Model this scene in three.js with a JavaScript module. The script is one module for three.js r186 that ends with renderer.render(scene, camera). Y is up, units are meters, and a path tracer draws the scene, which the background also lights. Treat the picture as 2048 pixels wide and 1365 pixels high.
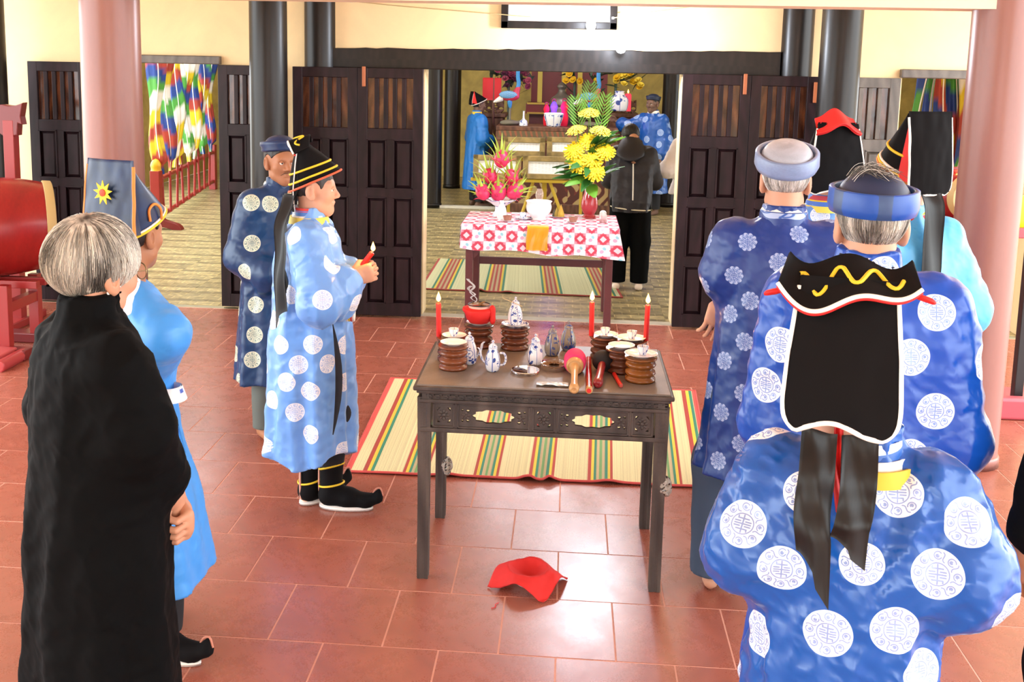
import * as THREE from 'three';
import { mergeGeometries, mergeVertices } from 'three/addons/utils/BufferGeometryUtils.js';
import { RoundedBoxGeometry } from 'three/addons/geometries/RoundedBoxGeometry.js';
import { ImprovedNoise } from 'three/addons/math/ImprovedNoise.js';

// ---------------------------------------------------------------- camera, sky, exposure
const scene = new THREE.Scene();
const FOCAL = 2144.5, PRINCIPAL = [960, 450], EYE_HEIGHT = 1.993;
const camera = new THREE.PerspectiveCamera(2 * Math.atan(682.5 / FOCAL) * 180 / Math.PI, 2048 / 1365, 0.05, 200);
const toCamera = [[0.99625258, 0.0189174, -0.08439749], [-0.03132063, 0.98846788, -0.14815623], [0.08062148, 0.15024441, 0.98535618]];
{
  const m = new THREE.Matrix4(), r = toCamera;
  m.set(r[0][0], r[1][0], r[2][0], 0, r[0][1], r[1][1], r[2][1], 0, r[0][2], r[1][2], r[2][2], 0, 0, 0, 0, 1);
  camera.quaternion.setFromRotationMatrix(m);
  camera.position.set(0, EYE_HEIGHT, 0);
  camera.setViewOffset(2048, 1365, 1024 - PRINCIPAL[0], 682.5 - PRINCIPAL[1], 2048, 1365);
  camera.updateProjectionMatrix(); camera.updateMatrixWorld();
}
scene.add(camera);
scene.background = new THREE.Color(0.93, 0.97, 1.0);       // even overcast sky round the open porch
scene.backgroundIntensity = 7.5;
const renderer = new THREE.WebGLRenderer({ antialias: true });
renderer.toneMapping = THREE.LinearToneMapping;
renderer.toneMappingExposure = 1.0;
renderer.shadowMap.enabled = true;

// ---------------------------------------------------------------- helpers
let seed = 12345;
const rnd = () => { seed = (seed * 1664525 + 1013904223) >>> 0; return seed / 4294967296; };
const rr = (a, b) => a + (b - a) * rnd();
const V = (x, y, z) => new THREE.Vector3(x, y, z);
const lerp = (a, b, t) => a + (b - a) * t;
const clamp = (x, a = 0, b = 1) => Math.min(b, Math.max(a, x));
const sstep = (a, b, x) => { const t = clamp((x - a) / (b - a)); return t * t * (3 - 2 * t); };
const noise3 = new ImprovedNoise();
const NO = (x, y, z) => noise3.noise(x + 57.3, y + 31.7, z + 17.9);
function rayDir(px, py) {
  const c = [(px - PRINCIPAL[0]) / FOCAL, -(py - PRINCIPAL[1]) / FOCAL, -1], r = toCamera;
  return V(c[0] * r[0][0] + c[1] * r[1][0] + c[2] * r[2][0], c[0] * r[0][1] + c[1] * r[1][1] + c[2] * r[2][1], c[0] * r[0][2] + c[1] * r[1][2] + c[2] * r[2][2]);
}
const onLevel = (px, py, h = 0) => { const d = rayDir(px, py), t = (h - EYE_HEIGHT) / d.y; return V(d.x * t, h, d.z * t); };   // where the ray meets the level y = h
const onDepth = (px, py, z) => { const d = rayDir(px, py), t = z / d.z; return V(d.x * t, EYE_HEIGHT + d.y * t, z); };          // where it meets the plane z
const taken = {};
function numbered(name) { const n = taken[name] = (taken[name] ?? -1) + 1; return n ? name + '_' + String(n).padStart(3, '0') : name; }
function thing(name, label, category, pos = [0, 0, 0], turn = 0, group) {
  const o = new THREE.Group(); o.name = numbered(name); scene.add(o);
  o.position.set(...pos); o.rotation.y = turn; o.userData = { label, category };
  if (group) o.userData.group = group;
  return o;
}
function part(parent, name, geometry, material, label) {
  const m = new THREE.Mesh(Array.isArray(geometry) ? merge(geometry) : geometry, material); m.name = name;
  if (label) m.userData.label = label;
  parent.add(m); return m;
}
function structure(name, geometry, material, label, category) {
  const m = geometry ? new THREE.Mesh(Array.isArray(geometry) ? merge(geometry) : geometry, material) : new THREE.Group();
  m.name = numbered(name); m.userData = { kind: 'structure' };
  if (label) m.userData.label = label;
  if (category) m.userData.category = category;
  scene.add(m); return m;
}
function copyThing(src, pos, turn, label) {
  const c = src.clone(); c.name = numbered(src.name.replace(/_\d{3}$/, '')); c.userData = { ...src.userData };
  if (label) c.userData.label = label;
  c.position.set(...pos); c.rotation.y = turn; scene.add(c); return c;
}
function merge(list) {
  list = list.map((g) => { let h = g.index ? g.toNonIndexed() : g; for (const k of Object.keys(h.attributes)) if (!['position', 'normal', 'uv', 'color'].includes(k)) h.deleteAttribute(k); return h; });
  const col = list.some((g) => g.attributes.color), uv = list.every((g) => g.attributes.uv);
  for (const g of list) { if (!uv) g.deleteAttribute('uv'); if (!col) g.deleteAttribute('color'); else if (!g.attributes.color) g.setAttribute('color', new THREE.BufferAttribute(new Float32Array(g.attributes.position.count * 3).fill(1), 3)); }
  return mergeGeometries(list);
}
const at = (g, x, y, z, rx = 0, ry = 0, rz = 0) => { if (rx) g.rotateX(rx); if (rz) g.rotateZ(rz); if (ry) g.rotateY(ry); return g.translate(x, y, z); };
function boxUV(g, s = 1) {          // uv in metres from the face's own main axis
  if (g.index) g = g.toNonIndexed();
  const p = g.attributes.position, uv = new Float32Array(p.count * 2), a = V(), b = V(), c = V();
  for (let i = 0; i < p.count; i += 3) {
    a.fromBufferAttribute(p, i); b.fromBufferAttribute(p, i + 1).sub(a); c.fromBufferAttribute(p, i + 2).sub(a); b.cross(c);
    const x = Math.abs(b.x), y = Math.abs(b.y), z = Math.abs(b.z), m = x > y && x > z ? [2, 1] : y > z ? [0, 2] : [0, 1];
    for (let k = 0; k < 3; k++) { uv[2 * (i + k)] = p.getComponent(i + k, m[0]) * s; uv[2 * (i + k) + 1] = p.getComponent(i + k, m[1]) * s; }
  }
  g.setAttribute('uv', new THREE.BufferAttribute(uv, 2)); return g;
}
function box(w, h, d, x = 0, y = 0, z = 0, r = 0) { return boxUV((r ? new RoundedBoxGeometry(w, h, d, 2, r) : new THREE.BoxGeometry(w, h, d)).translate(x, y, z)); }
const span = (x0, x1, y0, y1, z0, z1, r = 0) => box(x1 - x0, y1 - y0, z1 - z0, (x0 + x1) / 2, (y0 + y1) / 2, (z0 + z1) / 2, r);
const lathe = (pts, seg = 28) => new THREE.LatheGeometry(pts.map(([r, y]) => new THREE.Vector2(Math.max(r, 1e-4), y)), seg);
function smoothProfile(pts, n = 40) { const c = new THREE.SplineCurve(pts.map(([r, y]) => new THREE.Vector2(r, y))); return c.getPoints(n).map((p) => [Math.max(p.x, 1e-4), p.y]); }
const cyl = (r0, r1, h, x = 0, y = 0, z = 0, seg = 16) => new THREE.CylinderGeometry(r1, r0, h, seg).translate(x, y + h / 2, z);
function tube(pts, r, seg = 24, rad = 8, closed = false) { return new THREE.TubeGeometry(new THREE.CatmullRomCurve3(pts.map((p) => p.isVector3 ? p : V(...p)), closed, 'centripetal'), seg, r, rad, closed); }
function bar(a, b, r, r2 = r, seg = 10) {          // round bar from a to b
  a = a.isVector3 ? a : V(...a); b = b.isVector3 ? b : V(...b);
  const d = b.clone().sub(a), g = new THREE.CylinderGeometry(r2, r, d.length(), seg);
  g.applyQuaternion(new THREE.Quaternion().setFromUnitVectors(V(0, 1, 0), d.clone().normalize()));
  return g.translate((a.x + b.x) / 2, (a.y + b.y) / 2, (a.z + b.z) / 2);
}
function extrude(shape, depth, bevel = 0, seg = 12) { return new THREE.ExtrudeGeometry(shape, { depth, bevelEnabled: bevel > 0, bevelThickness: bevel, bevelSize: bevel, bevelSegments: 2, curveSegments: seg }); }
function polyShape(pts) { const s = new THREE.Shape(); pts.forEach(([x, y], i) => i ? s.lineTo(x, y) : s.moveTo(x, y)); s.closePath(); return s; }
// a thick sheet from a grid of points f(u, v), bent anyhow; th is its thickness
function sheet(f, nu, nv, th, uvf) {
  const P = [], N = [], out = [], uvs = [];
  const get = (i, j) => P[j * (nu + 1) + i];
  for (let j = 0; j <= nv; j++) for (let i = 0; i <= nu; i++) P.push(f(i / nu, j / nv));
  for (let j = 0; j <= nv; j++) for (let i = 0; i <= nu; i++) {
    const du = get(Math.min(nu, i + 1), j).clone().sub(get(Math.max(0, i - 1), j)), dv = get(i, Math.min(nv, j + 1)).clone().sub(get(i, Math.max(0, j - 1)));
    N.push(du.cross(dv).normalize());
  }
  const pos = [], uv = [], idx = [], W = nu + 1, M = P.length;
  for (const s of [1, -1]) for (let k = 0; k < M; k++) { const p = P[k].clone().addScaledVector(N[k], s * th / 2); pos.push(p.x, p.y, p.z); const q = uvf ? uvf((k % W) / nu, Math.floor(k / W) / nv) : [(k % W) / nu, Math.floor(k / W) / nv]; uv.push(q[0], q[1]); }
  for (let j = 0; j < nv; j++) for (let i = 0; i < nu; i++) { const a = j * W + i, b = a + 1, c = a + W, d = c + 1; idx.push(a, b, d, a, d, c, M + a, M + d, M + b, M + a, M + c, M + d); }
  const edge = (a, b) => idx.push(a, M + a, M + b, a, M + b, b);
  for (let i = 0; i < nu; i++) { edge(i + 1, i); edge(nv * W + i, nv * W + i + 1); }
  for (let j = 0; j < nv; j++) { edge(j * W, (j + 1) * W); edge((j + 1) * W + nu, j * W + nu); }
  const g = new THREE.BufferGeometry();
  g.setAttribute('position', new THREE.Float32BufferAttribute(pos, 3)); g.setAttribute('uv', new THREE.Float32BufferAttribute(uv, 2)); g.setIndex(idx);
  g.computeVertexNormals(); return g;
}
// rings of points lofted into one closed skin
function loft(rings, capped = true, uvf) {
  const n = rings[0].length, pos = [], uv = [], idx = [];
  rings.forEach((r, j) => { for (let i = 0; i <= n; i++) { const p = r[i % n]; pos.push(p.x, p.y, p.z); const q = uvf ? uvf(i / n, j / (rings.length - 1)) : [i / n, j / (rings.length - 1)]; uv.push(q[0], q[1]); } });
  const W = n + 1;
  for (let j = 0; j < rings.length - 1; j++) for (let i = 0; i < n; i++) { const a = j * W + i; idx.push(a, a + 1, a + W + 1, a, a + W + 1, a + W); }
  if (capped) for (const j of [0, rings.length - 1]) {
    const c = rings[j].reduce((s, p) => s.add(p), V()).divideScalar(n), k = pos.length / 3; pos.push(c.x, c.y, c.z); uv.push(0.5, j ? 1 : 0);
    for (let i = 0; i < n; i++) j ? idx.push(j * W + i, j * W + i + 1, k) : idx.push(i + 1, i, k);
  }
  const g = new THREE.BufferGeometry();
  g.setAttribute('position', new THREE.Float32BufferAttribute(pos, 3)); g.setAttribute('uv', new THREE.Float32BufferAttribute(uv, 2)); g.setIndex(idx); g.computeVertexNormals();
  const nn = g.attributes.normal;               // close the seam's shading
  for (let j = 0; j < rings.length; j++) { const a = j * W, b = a + n, v = V(nn.getX(a) + nn.getX(b), nn.getY(a) + nn.getY(b), nn.getZ(a) + nn.getZ(b)).normalize(); nn.setXYZ(a, v.x, v.y, v.z); nn.setXYZ(b, v.x, v.y, v.z); }
  return g;
}
const ring = (cx, cy, cz, rx, rz, n = 24, f) => Array.from({ length: n }, (_, i) => { const t = i / n * 2 * Math.PI, k = f ? f(t) : 1; return V(cx + Math.cos(t) * rx * k, cy, cz + Math.sin(t) * rz * k); });
function paint(g, fn) {              // vertex colours, linear, from the position in the thing's own axes
  const p = g.attributes.position, c = new Float32Array(p.count * 3), v = V();
  for (let i = 0; i < p.count; i++) { v.fromBufferAttribute(p, i); const q = fn(v, i); c[3 * i] = q[0]; c[3 * i + 1] = q[1]; c[3 * i + 2] = q[2]; }
  g.setAttribute('color', new THREE.BufferAttribute(c, 3)); return g;
}
const lin = (hex) => new THREE.Color(hex).toArray();
// ---------------------------------------------------------------- materials
function tex(w, h, fn, { repeat, srgb = true, wrap = THREE.RepeatWrapping } = {}) {
  const d = new Uint8Array(w * h * 4);
  for (let y = 0; y < h; y++) for (let x = 0; x < w; x++) { const c = fn(x / w, y / h, x, y), i = (y * w + x) * 4; d[i] = clamp(c[0], 0, 255); d[i + 1] = clamp(c[1], 0, 255); d[i + 2] = clamp(c[2], 0, 255); d[i + 3] = c[3] ?? 255; }
  const t = new THREE.DataTexture(d, w, h); t.magFilter = t.minFilter = THREE.LinearFilter; t.wrapS = t.wrapT = wrap;
  if (srgb) t.colorSpace = THREE.SRGBColorSpace;
  if (repeat) t.repeat.set(...repeat);
  t.needsUpdate = true; return t;
}
function canvasTex(w, h, draw, wrap = THREE.ClampToEdgeWrapping) {
  const c = document.createElement('canvas'); c.width = w; c.height = h; draw(c.getContext('2d'), w, h);
  const t = new THREE.CanvasTexture(c); t.colorSpace = THREE.SRGBColorSpace; t.wrapS = t.wrapT = wrap; return t;
}
// noise that repeats over the unit square
const tileNoise = (u, v, f, s = 0) => { const a = u * 2 * Math.PI, b = v * 2 * Math.PI, r = f / (2 * Math.PI); return NO(Math.cos(a) * r + s, Math.sin(a) * r + Math.cos(b) * r, Math.sin(b) * r + s * 1.7); };
const fbm = (u, v, f, s = 0) => tileNoise(u, v, f, s) * 0.55 + tileNoise(u, v, f * 2.1, s + 9) * 0.28 + tileNoise(u, v, f * 4.3, s + 21) * 0.17;
const mat = (color, rough = 0.6, o = {}) => new THREE.MeshStandardMaterial({ color, roughness: rough, ...o });
const phys = (color, rough = 0.5, o = {}) => new THREE.MeshPhysicalMaterial({ color, roughness: rough, ...o });
function stained(base, amount, f, w = 256, s = 0, o = {}) { const c = new THREE.Color(base), q = [c.r, c.g, c.b].map((x) => new THREE.Color(x, x, x).convertLinearToSRGB().r * 255); return tex(w, w, (u, v) => { const n = 1 + amount * fbm(u, v, f, s) + amount * 0.25 * (rnd() - 0.5); return q.map((x) => x * n); }, o); }
function woodTex(a, b, s = 0, along = 1) {
  const ca = new THREE.Color(a), cb = new THREE.Color(b), A = ca.getHex(), B = cb.getHex(), ch = (h, k) => (h >> (16 - 8 * k)) & 255;
  return tex(256, 256, (u, v) => { const x = along ? u : v, y = along ? v : u, n = clamp(0.5 + 0.9 * tileNoise(x, y * 0.25 % 1, 26, s) + 0.35 * fbm(x, y, 6, s + 3) + 0.2 * (rnd() - 0.5)); return [0, 1, 2].map((k) => lerp(ch(A, k), ch(B, k), n)); });
}
// ---------------------------------------------------------------- the setting
const M = {};
M.grout = mat('#d9a08a', 0.8);
M.tiles = [0, 1, 2, 3].map((k) => {
  const t = tex(256, 256, (u, v) => { const n = fbm(u, v, 3, k * 7), w = fbm(u, v, 9, k * 5 + 2), d = Math.max(0, fbm(u, v, 5, k * 3 + 40) - 0.22) * 26, g = (rnd() - 0.5) * 7; const s = 1 + 0.09 * n + 0.05 * w; return [156 * s + g + d, 90 * s + g + d * 0.9, 72 * s + g + d * 0.9]; });
  const r = tex(128, 128, (u, v) => { const n = 72 + 14 * fbm(u, v, 4, k * 11) + (rnd() - 0.5) * 10; return [n, n, n]; }, { srgb: false });
  return new THREE.MeshStandardMaterial({ map: t, roughnessMap: r, roughness: 1, color: 0xffffff });
});
M.cream = new THREE.MeshStandardMaterial({ map: stained('#f4deae', 0.05, 5, 256, 4), roughness: 0.85 });
M.peach = mat('#f2d6bb', 0.85);
M.olive = new THREE.MeshStandardMaterial({ map: stained('#b9a45e', 0.22, 5, 256, 14), roughness: 0.85 });
M.pink = new THREE.MeshPhysicalMaterial({ map: stained('#93645a', 0.07, 4, 128, 8), roughness: 0.33 });
M.blackWood = new THREE.MeshPhysicalMaterial({ map: woodTex('#120f0e', '#231d1a', 3), roughness: 0.34, specularIntensity: 0.7 });
M.doorWood = new THREE.MeshPhysicalMaterial({ map: woodTex('#1b1013', '#2b1b20', 5), roughness: 0.4, specularIntensity: 0.5 });
M.paleWood = new THREE.MeshPhysicalMaterial({ map: woodTex('#4c4640', '#6b635a', 6), roughness: 0.35 });
M.doorPane = new THREE.MeshPhysicalMaterial({ map: woodTex('#3a1f14', '#7a4c30', 7), roughness: 0.16, bumpMap: tex(128, 128, (u, v) => { const n = 128 + 110 * fbm(u, v, 5, 2); return [n, n, n]; }, { srgb: false }), bumpScale: 0.006 });
M.hallTiles = [0, 1, 2].map((k) => {
  const brick = (u, v) => { const row = Math.floor(v * 4), x = (u * 3 + (row % 2) * 0.5) % 1, y = v * 4 % 1; return Math.min(x, 1 - x) < 0.04 || Math.min(y, 1 - y) < 0.05 ? 1 : 0; };
  const t = tex(256, 256, (u, v) => { const n = 1 + 0.35 * fbm(u, v, 7, 3 + k * 5) + 0.12 * (rnd() - 0.5), b = brick(u, v) ? 1.22 : 1, c = Math.floor(v * 4) * 7 + Math.floor((u * 3 + (Math.floor(v * 4) % 2) * 0.5) % 3), q = 1 + 0.16 * Math.sin(c * 12.9 + k * 3); return [146 * n * b * q, 134 * n * b * q, 96 * n * b * q]; });
  return new THREE.MeshStandardMaterial({ map: t, roughness: 0.3, bumpMap: tex(128, 128, (u, v) => { const n = 130 + 80 * fbm(u, v, 9, k) - 60 * brick(u, v); return [n, n, n]; }, { srgb: false }), bumpScale: 0.002 });
});
M.red = mat('#8e1f1c', 0.35);
M.redDark = mat('#6d1a1b', 0.35);
M.white = mat('#f2f0ea', 0.5);
M.courtyard = mat('#c9c4b8', 0.85);

const WALL = -8.25, WALL_BACK = -8.45;                    // the cream wall between porch and hall
const courtyard = structure('courtyard', span(-30, 30, -0.35, -0.16, -32, 22), M.courtyard, 'pale concrete courtyard round the open hall', 'ground');
// porch floor: terracotta tiles in half-offset rows on a bed of grout
{
  const floor = structure('floor', span(-5.2, 5.2, -0.16, -0.0018, -8.2, 2.4), M.grout, 'terracotta tiled porch floor', 'floor');
  const S = 0.4, Z = -11.469, variants = [0, 1, 2, 3].map((k) => {
    const g = new THREE.BoxGeometry(S - 0.005, 0.012, S - 0.005).translate(0, -0.0065, 0), p = g.attributes.position, uv = g.attributes.uv;
    for (let i = 0; i < p.count; i++) { const x = p.getX(i) / S + 0.5, z = p.getZ(i) / S + 0.5; uv.setXY(i, ...[[x, z], [1 - z, x], [1 - x, 1 - z], [z, 1 - x]][k]); }
    // a worn, slightly eased upper edge
    for (let i = 0; i < p.count; i++) if (p.getY(i) > -0.003) { p.setX(i, p.getX(i) * 0.996); p.setZ(i, p.getZ(i) * 0.996); }
    return g;
  });
  const spots = [];
  for (let j = -8; j <= 16; j++) {
    const z0 = (Z + j - 1) * S, z1 = (Z + j) * S, phase = (j % 2 === 0 ? 0.02 : 0.53);
    if (z1 > 2.4) break;
    for (let c = -14; c <= 14; c++) {
      const x = (phase + c + 0.5) * S; if (Math.abs(x) > 5.0) continue;
      const zc = (z0 + z1) / 2, d = -(toCamera[2][0] * x + toCamera[2][1] * -EYE_HEIGHT + toCamera[2][2] * zc);
      let seen = false;
      if (d > 0.3) { const u = PRINCIPAL[0] + FOCAL * (toCamera[0][0] * x + toCamera[0][1] * -EYE_HEIGHT + toCamera[0][2] * zc) / d, v = PRINCIPAL[1] - FOCAL * (toCamera[1][0] * x + toCamera[1][1] * -EYE_HEIGHT + toCamera[1][2] * zc) / d; seen = u > -130 && u < 2180 && v < 1460; }
      spots.push([x, zc, seen]);
    }
  }
  const rest = [];
  for (const [x, z, seen] of spots) {
    const k = Math.floor(rnd() * 4), m = Math.floor(rnd() * 4), dy = rr(-0.0007, 0.0003);
    if (z < -8.2 + 0.1) continue;
    if (seen) { const t = part(floor, 'tile', variants[k], M.tiles[m]); t.position.set(x, dy, z); } else rest.push(variants[k].clone().translate(x, 0, z));
  }
  const r = part(floor, 'far_tiles', rest, M.tiles[0]); r.userData.kind = 'stuff';
}
// hall floor: rough olive stone-print tiles, a pale threshold strip in the doorway line
{
  const hall = structure('floor', span(-6.4, 6.4, -0.16, -0.004, -18.6, -8.2), mat('#8f8869', 0.7), 'olive stone tiled floor of the inner hall', 'floor');
  const S = 0.4, g = new THREE.BoxGeometry(S - 0.003, 0.01, S - 0.003).translate(0, -0.0052, 0), p = g.attributes.position, uv = g.attributes.uv;
  for (let i = 0; i < p.count; i++) uv.setXY(i, p.getX(i) / S + 0.5, p.getZ(i) / S + 0.5);
  const rest = [];
  for (let z = -8.5; z > -18.5; z -= S) for (let x = -6.2; x < 6.3; x += S) {
    const k = Math.floor(rnd() * 3), near = (x > -2.2 && x < 1.8 && z > -14.6) || (x > -5.2 && x < -2.4 && z > -12.6) || (x > 2.3 && x < 3.6 && z > -9.5);
    if (near) { const t = part(hall, 'tile', g, M.hallTiles[k]); t.position.set(x, rr(-0.001, 0), z); } else rest.push(g.clone().translate(x, 0, z));
  }
  part(hall, 'far_tiles', rest, M.hallTiles[0]).userData.kind = 'stuff';
  structure('trim_1', span(-1.13, 0.84, -0.02, 0.004, -8.3, -8.2), mat('#b9b3a0', 0.6), 'pale worn threshold strip in the main doorway');
  structure('trim_2', span(-1.86, 1.2, -0.02, 0.03, -14.62, -14.53), mat('#c9c6b8', 0.5), 'pale step edge before the altar');
}
// wall with three doorways
const OPEN = [[-3.77, -2.74], [-1.12, 0.83], [2.44, 3.46]], DOOR_HEAD = 1.935;
{
  const g = []; let x = -6.6;
  for (const [a, b] of OPEN) { g.push(span(x, a, 0, DOOR_HEAD, WALL_BACK, WALL)); x = b; }
  g.push(span(x, 6.6, 0, DOOR_HEAD, WALL_BACK, WALL), span(-6.6, 6.6, DOOR_HEAD, 3.3, WALL_BACK, WALL));
  structure('wall_back', g, M.cream, 'cream plaster wall between porch and hall', 'wall');
  structure('baseboard_back', [span(-6.6, -3.8, 0, 0.12, WALL, WALL + 0.012), span(3.5, 6.6, 0, 0.12, WALL, WALL + 0.012)], mat('#9a6a5c', 0.6), 'low reddish skirting along the porch wall');
}
{
  const lintel = thing('door_lintel', 'long black timber lintel over the main doorway', 'lintel', [0, 0, 0]);
  const pts = []; for (let i = 0; i <= 40; i++) pts.push([-1.83 + 3.37 * i / 40, 2.075 + 0.03 * i / 40 + rr(-0.006, 0.004)]);
  const g = extrude(polyShape([[-1.83, DOOR_HEAD], ...pts, [1.54, DOOR_HEAD]].map(([a, b]) => [a, b])), 0.2, 0.006); g.translate(0, 0, WALL_BACK + 0.03);
  part(lintel, 'beam', boxUV(g), M.blackWood);
  for (const [n, a, b, lab] of [['side_lintel', -3.8, -2.72, 'grey weathered timber lintel over the doorway by the coloured flags'], ['side_lintel', 2.42, 3.5, 'grey weathered timber lintel over the doorway beside the pink column']]) {
    const l = thing(n, lab, 'lintel'); part(l, 'beam', span(a, b, DOOR_HEAD, DOOR_HEAD + 0.065, WALL - 0.06, WALL + 0.06, 0.008), M.paleWood);
  }
}
// hall shell: side walls with tall openings, end wall, ceilings with thickness
{
  const g = [];
  g.push(span(-6.6, -6.4, 0, 3.3, -18.6, -15.2), span(-6.6, -6.4, 0, 3.3, -9.3, WALL_BACK), span(-6.6, -6.4, 2.7, 3.3, -15.2, -9.3));
  structure('wall_left', g, M.olive, 'stained yellow side wall of the hall', 'wall');
  structure('wall_right', [span(6.4, 6.6, 0, 3.3, -18.6, -14), span(6.4, 6.6, 0, 3.3, -10, WALL_BACK), span(6.4, 6.6, 2.7, 3.3, -14, -10)], M.olive, 'stained yellow right wall of the hall', 'wall');
  structure('wall_end', span(-6.6, 6.6, 0, 3.3, -18.8, -18.6), M.olive, 'stained yellow end wall behind the altar', 'wall');
  structure('ceiling', [span(-3.7, 6.8, 3.3, 3.45, -18.9, -8.3), span(-6.8, -3.7, 3.3, 3.45, -18.9, -13.4), span(-6.8, -3.7, 3.3, 3.45, -8.8, -8.3)], M.peach, 'plain ceiling of the hall, open above the light well', 'ceiling');
  structure('ceiling', span(-5.2, 3.6, 3.1, 3.25, -8.3, 2.8), M.peach, 'plain ceiling of the porch', 'ceiling');
  structure('wall_front', [span(-5.2, -1.3, 0, 3.1, 2.6, 2.8), span(1.3, 3.6, 0, 3.1, 2.6, 2.8), span(-1.3, 1.3, 2.3, 3.1, 2.6, 2.8)], M.cream, 'cream front wall of the porch with its wide doorway', 'wall');
  const beam = thing('ceiling_beam', 'pale peach plastered beam spanning between the pink columns', 'beam'); part(beam, 'beam', span(-5.2, 3.6, 2.288, 3.1, -5.62, -5.38), M.peach);
}
// columns
function column(name, label, x, z, r, h, m, group) {
  const o = thing(name, label, 'column', [x, 0, z], 0, group);
  part(o, 'shaft', lathe([[r * 1.0, 0.06], [r * 1.01, h * 0.35], [r * 1.0, h * 0.6], [r * 0.985, h]], 40), m);
  part(o, 'base', lathe([[0, 0], [r * 1.06, 0], [r * 1.06, 0.045], [r, 0.06], [0, 0.06]], 40), m);
  return o;
}
column('pink_column', 'dusty pink round column behind the blue hat with yellow star', -2.405, -5.5, 0.153, 3.1, M.pink);
column('pink_column', 'dusty pink round column behind the sky-blue robe', 2.09, -5.5, 0.15, 3.1, M.pink);
column('black_column', 'glossy black timber column beside the moustached man', -2.19, -7.7, 0.136, 3.1, M.blackWood);
column('black_column', 'glossy black timber column behind the red-topped black hat', 1.85, -7.7, 0.138, 3.1, M.blackWood);
column('black_column', 'glossy black timber column behind the red drum', -4.32, -7.7, 0.136, 3.1, M.blackWood);
column('black_column', 'black timber column rising behind open door leaves left of the lintel', -1.94, -8.265, 0.122, 3.1, M.blackWood);
column('black_column', 'black timber column rising behind open door leaves right of the lintel', 1.665, -8.265, 0.118, 3.1, M.blackWood);
column('hall_column', 'black timber column just inside the hall before the altar', -1.87, -14.6, 0.13, 3.3, M.blackWood);
column('hall_column', 'black timber column deeper in the hall beside the yellow wall', -1.85, -16.9, 0.13, 3.3, M.blackWood);
column('hall_column', 'black timber column beyond the man in the patterned blue robe', 1.42, -15.4, 0.13, 3.3, M.blackWood);
column('hall_column', 'black timber column beside the flag rack in the hall', -4.72, -11.2, 0.13, 3.3, M.blackWood);

// door leaves: two stiles, rails, a barred upper light and three rows of raised panels
function doorLeaf(label, x0, x1, z, wood, { tag, scuff } = {}) {
  const w = x1 - x0, h = 1.915, t = 0.04, o = thing('door_leaf', label, 'door', [x0, 0.018, z]);
  const st = 0.075, rails = [[0, 0.1], [0.475, 0.545], [0.93, 1.0], [1.375, 1.46], [1.84, h]];
  for (const x of [0, w - st]) part(o, 'stile', span(x, x + st, 0, h, 0, t, 0.004), wood);
  for (const [a, b] of rails) part(o, 'rail', span(st - 0.004, w - st + 0.004, a, b, 0.002, t - 0.002, 0.004), wood);
  const mid = w / 2;
  for (let k = 0; k < 3; k++) {
    const y0 = rails[k][1], y1 = rails[k + 1][0];
    part(o, 'muntin', span(mid - 0.03, mid + 0.03, y0 - 0.004, y1 + 0.004, 0.002, t - 0.002, 0.004), wood);
    for (const [a, b] of [[st, mid - 0.03], [mid + 0.03, w - st]]) {
      const bw = 0.028, g = new THREE.BufferGeometry(), q = [[a, y0, 0.012], [b, y0, 0.012], [b, y1, 0.012], [a, y1, 0.012], [a + bw, y0 + bw, 0.03], [b - bw, y0 + bw, 0.03], [b - bw, y1 - bw, 0.03], [a + bw, y1 - bw, 0.03], [a, y0, 0.006], [b, y0, 0.006], [b, y1, 0.006], [a, y1, 0.006]];
      g.setAttribute('position', new THREE.Float32BufferAttribute(q.flat(), 3));
      g.setIndex([4, 5, 6, 4, 6, 7, 0, 1, 5, 0, 5, 4, 1, 2, 6, 1, 6, 5, 2, 3, 7, 2, 7, 6, 3, 0, 4, 3, 4, 7, 8, 10, 9, 8, 11, 10]);
      const n = g.toNonIndexed(); n.computeVertexNormals(); part(o, 'panel', boxUV(n), wood);
      const e = 0.006; part(o, 'moulding', [span(a - e, b + e, y0 - e, y0 + e, t - 0.006, t + 0.004), span(a - e, b + e, y1 - e, y1 + e, t - 0.006, t + 0.004), span(a - e, a + e, y0, y1, t - 0.006, t + 0.004), span(b - e, b + e, y0, y1, t - 0.006, t + 0.004)], wood);
    }
  }
  const [gy0, gy1] = [rails[3][1], rails[4][0]];
  part(o, 'pane', span(st, w - st, gy0, gy1, 0.004, 0.012), M.doorPane, 'wavy brown pane behind bars');
  for (let k = 1; k <= 4; k++) { const x = st + (w - 2 * st) * k / 5; part(o, 'bar', span(x - 0.016, x + 0.016, gy0, gy1, 0.014, t - 0.004, 0.004), wood); }
  if (tag) part(o, 'latch', span(tag[0] - 0.013, tag[0] + 0.013, tag[1] - 0.075, tag[1] + 0.075, t, t + 0.02, 0.004), mat('#b0673f', 0.4), 'orange-brown wooden latch');
  return o;
}
const DZ = WALL + 0.012;
doorLeaf('dark door leaf behind the pink column and red drum', -4.27, -3.785, DZ, M.doorWood);
doorLeaf('grey-sheened door leaf between the flags and the black column', -2.735, -2.25, DZ, M.doorWood);
doorLeaf('dark folded door leaf behind the candle holder, next to the black column', -2.115, -1.615, WALL + 0.125, M.doorWood);
doorLeaf('dark door leaf with orange latch on the left of the main doorway', -1.613, -1.113, WALL + 0.125, M.doorWood, { tag: [0.05, 1.85] });
doorLeaf('dark door leaf with orange latch on the right of the main doorway', 0.823, 1.318, WALL + 0.125, M.doorWood, { tag: [0.45, 1.85] });
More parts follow.
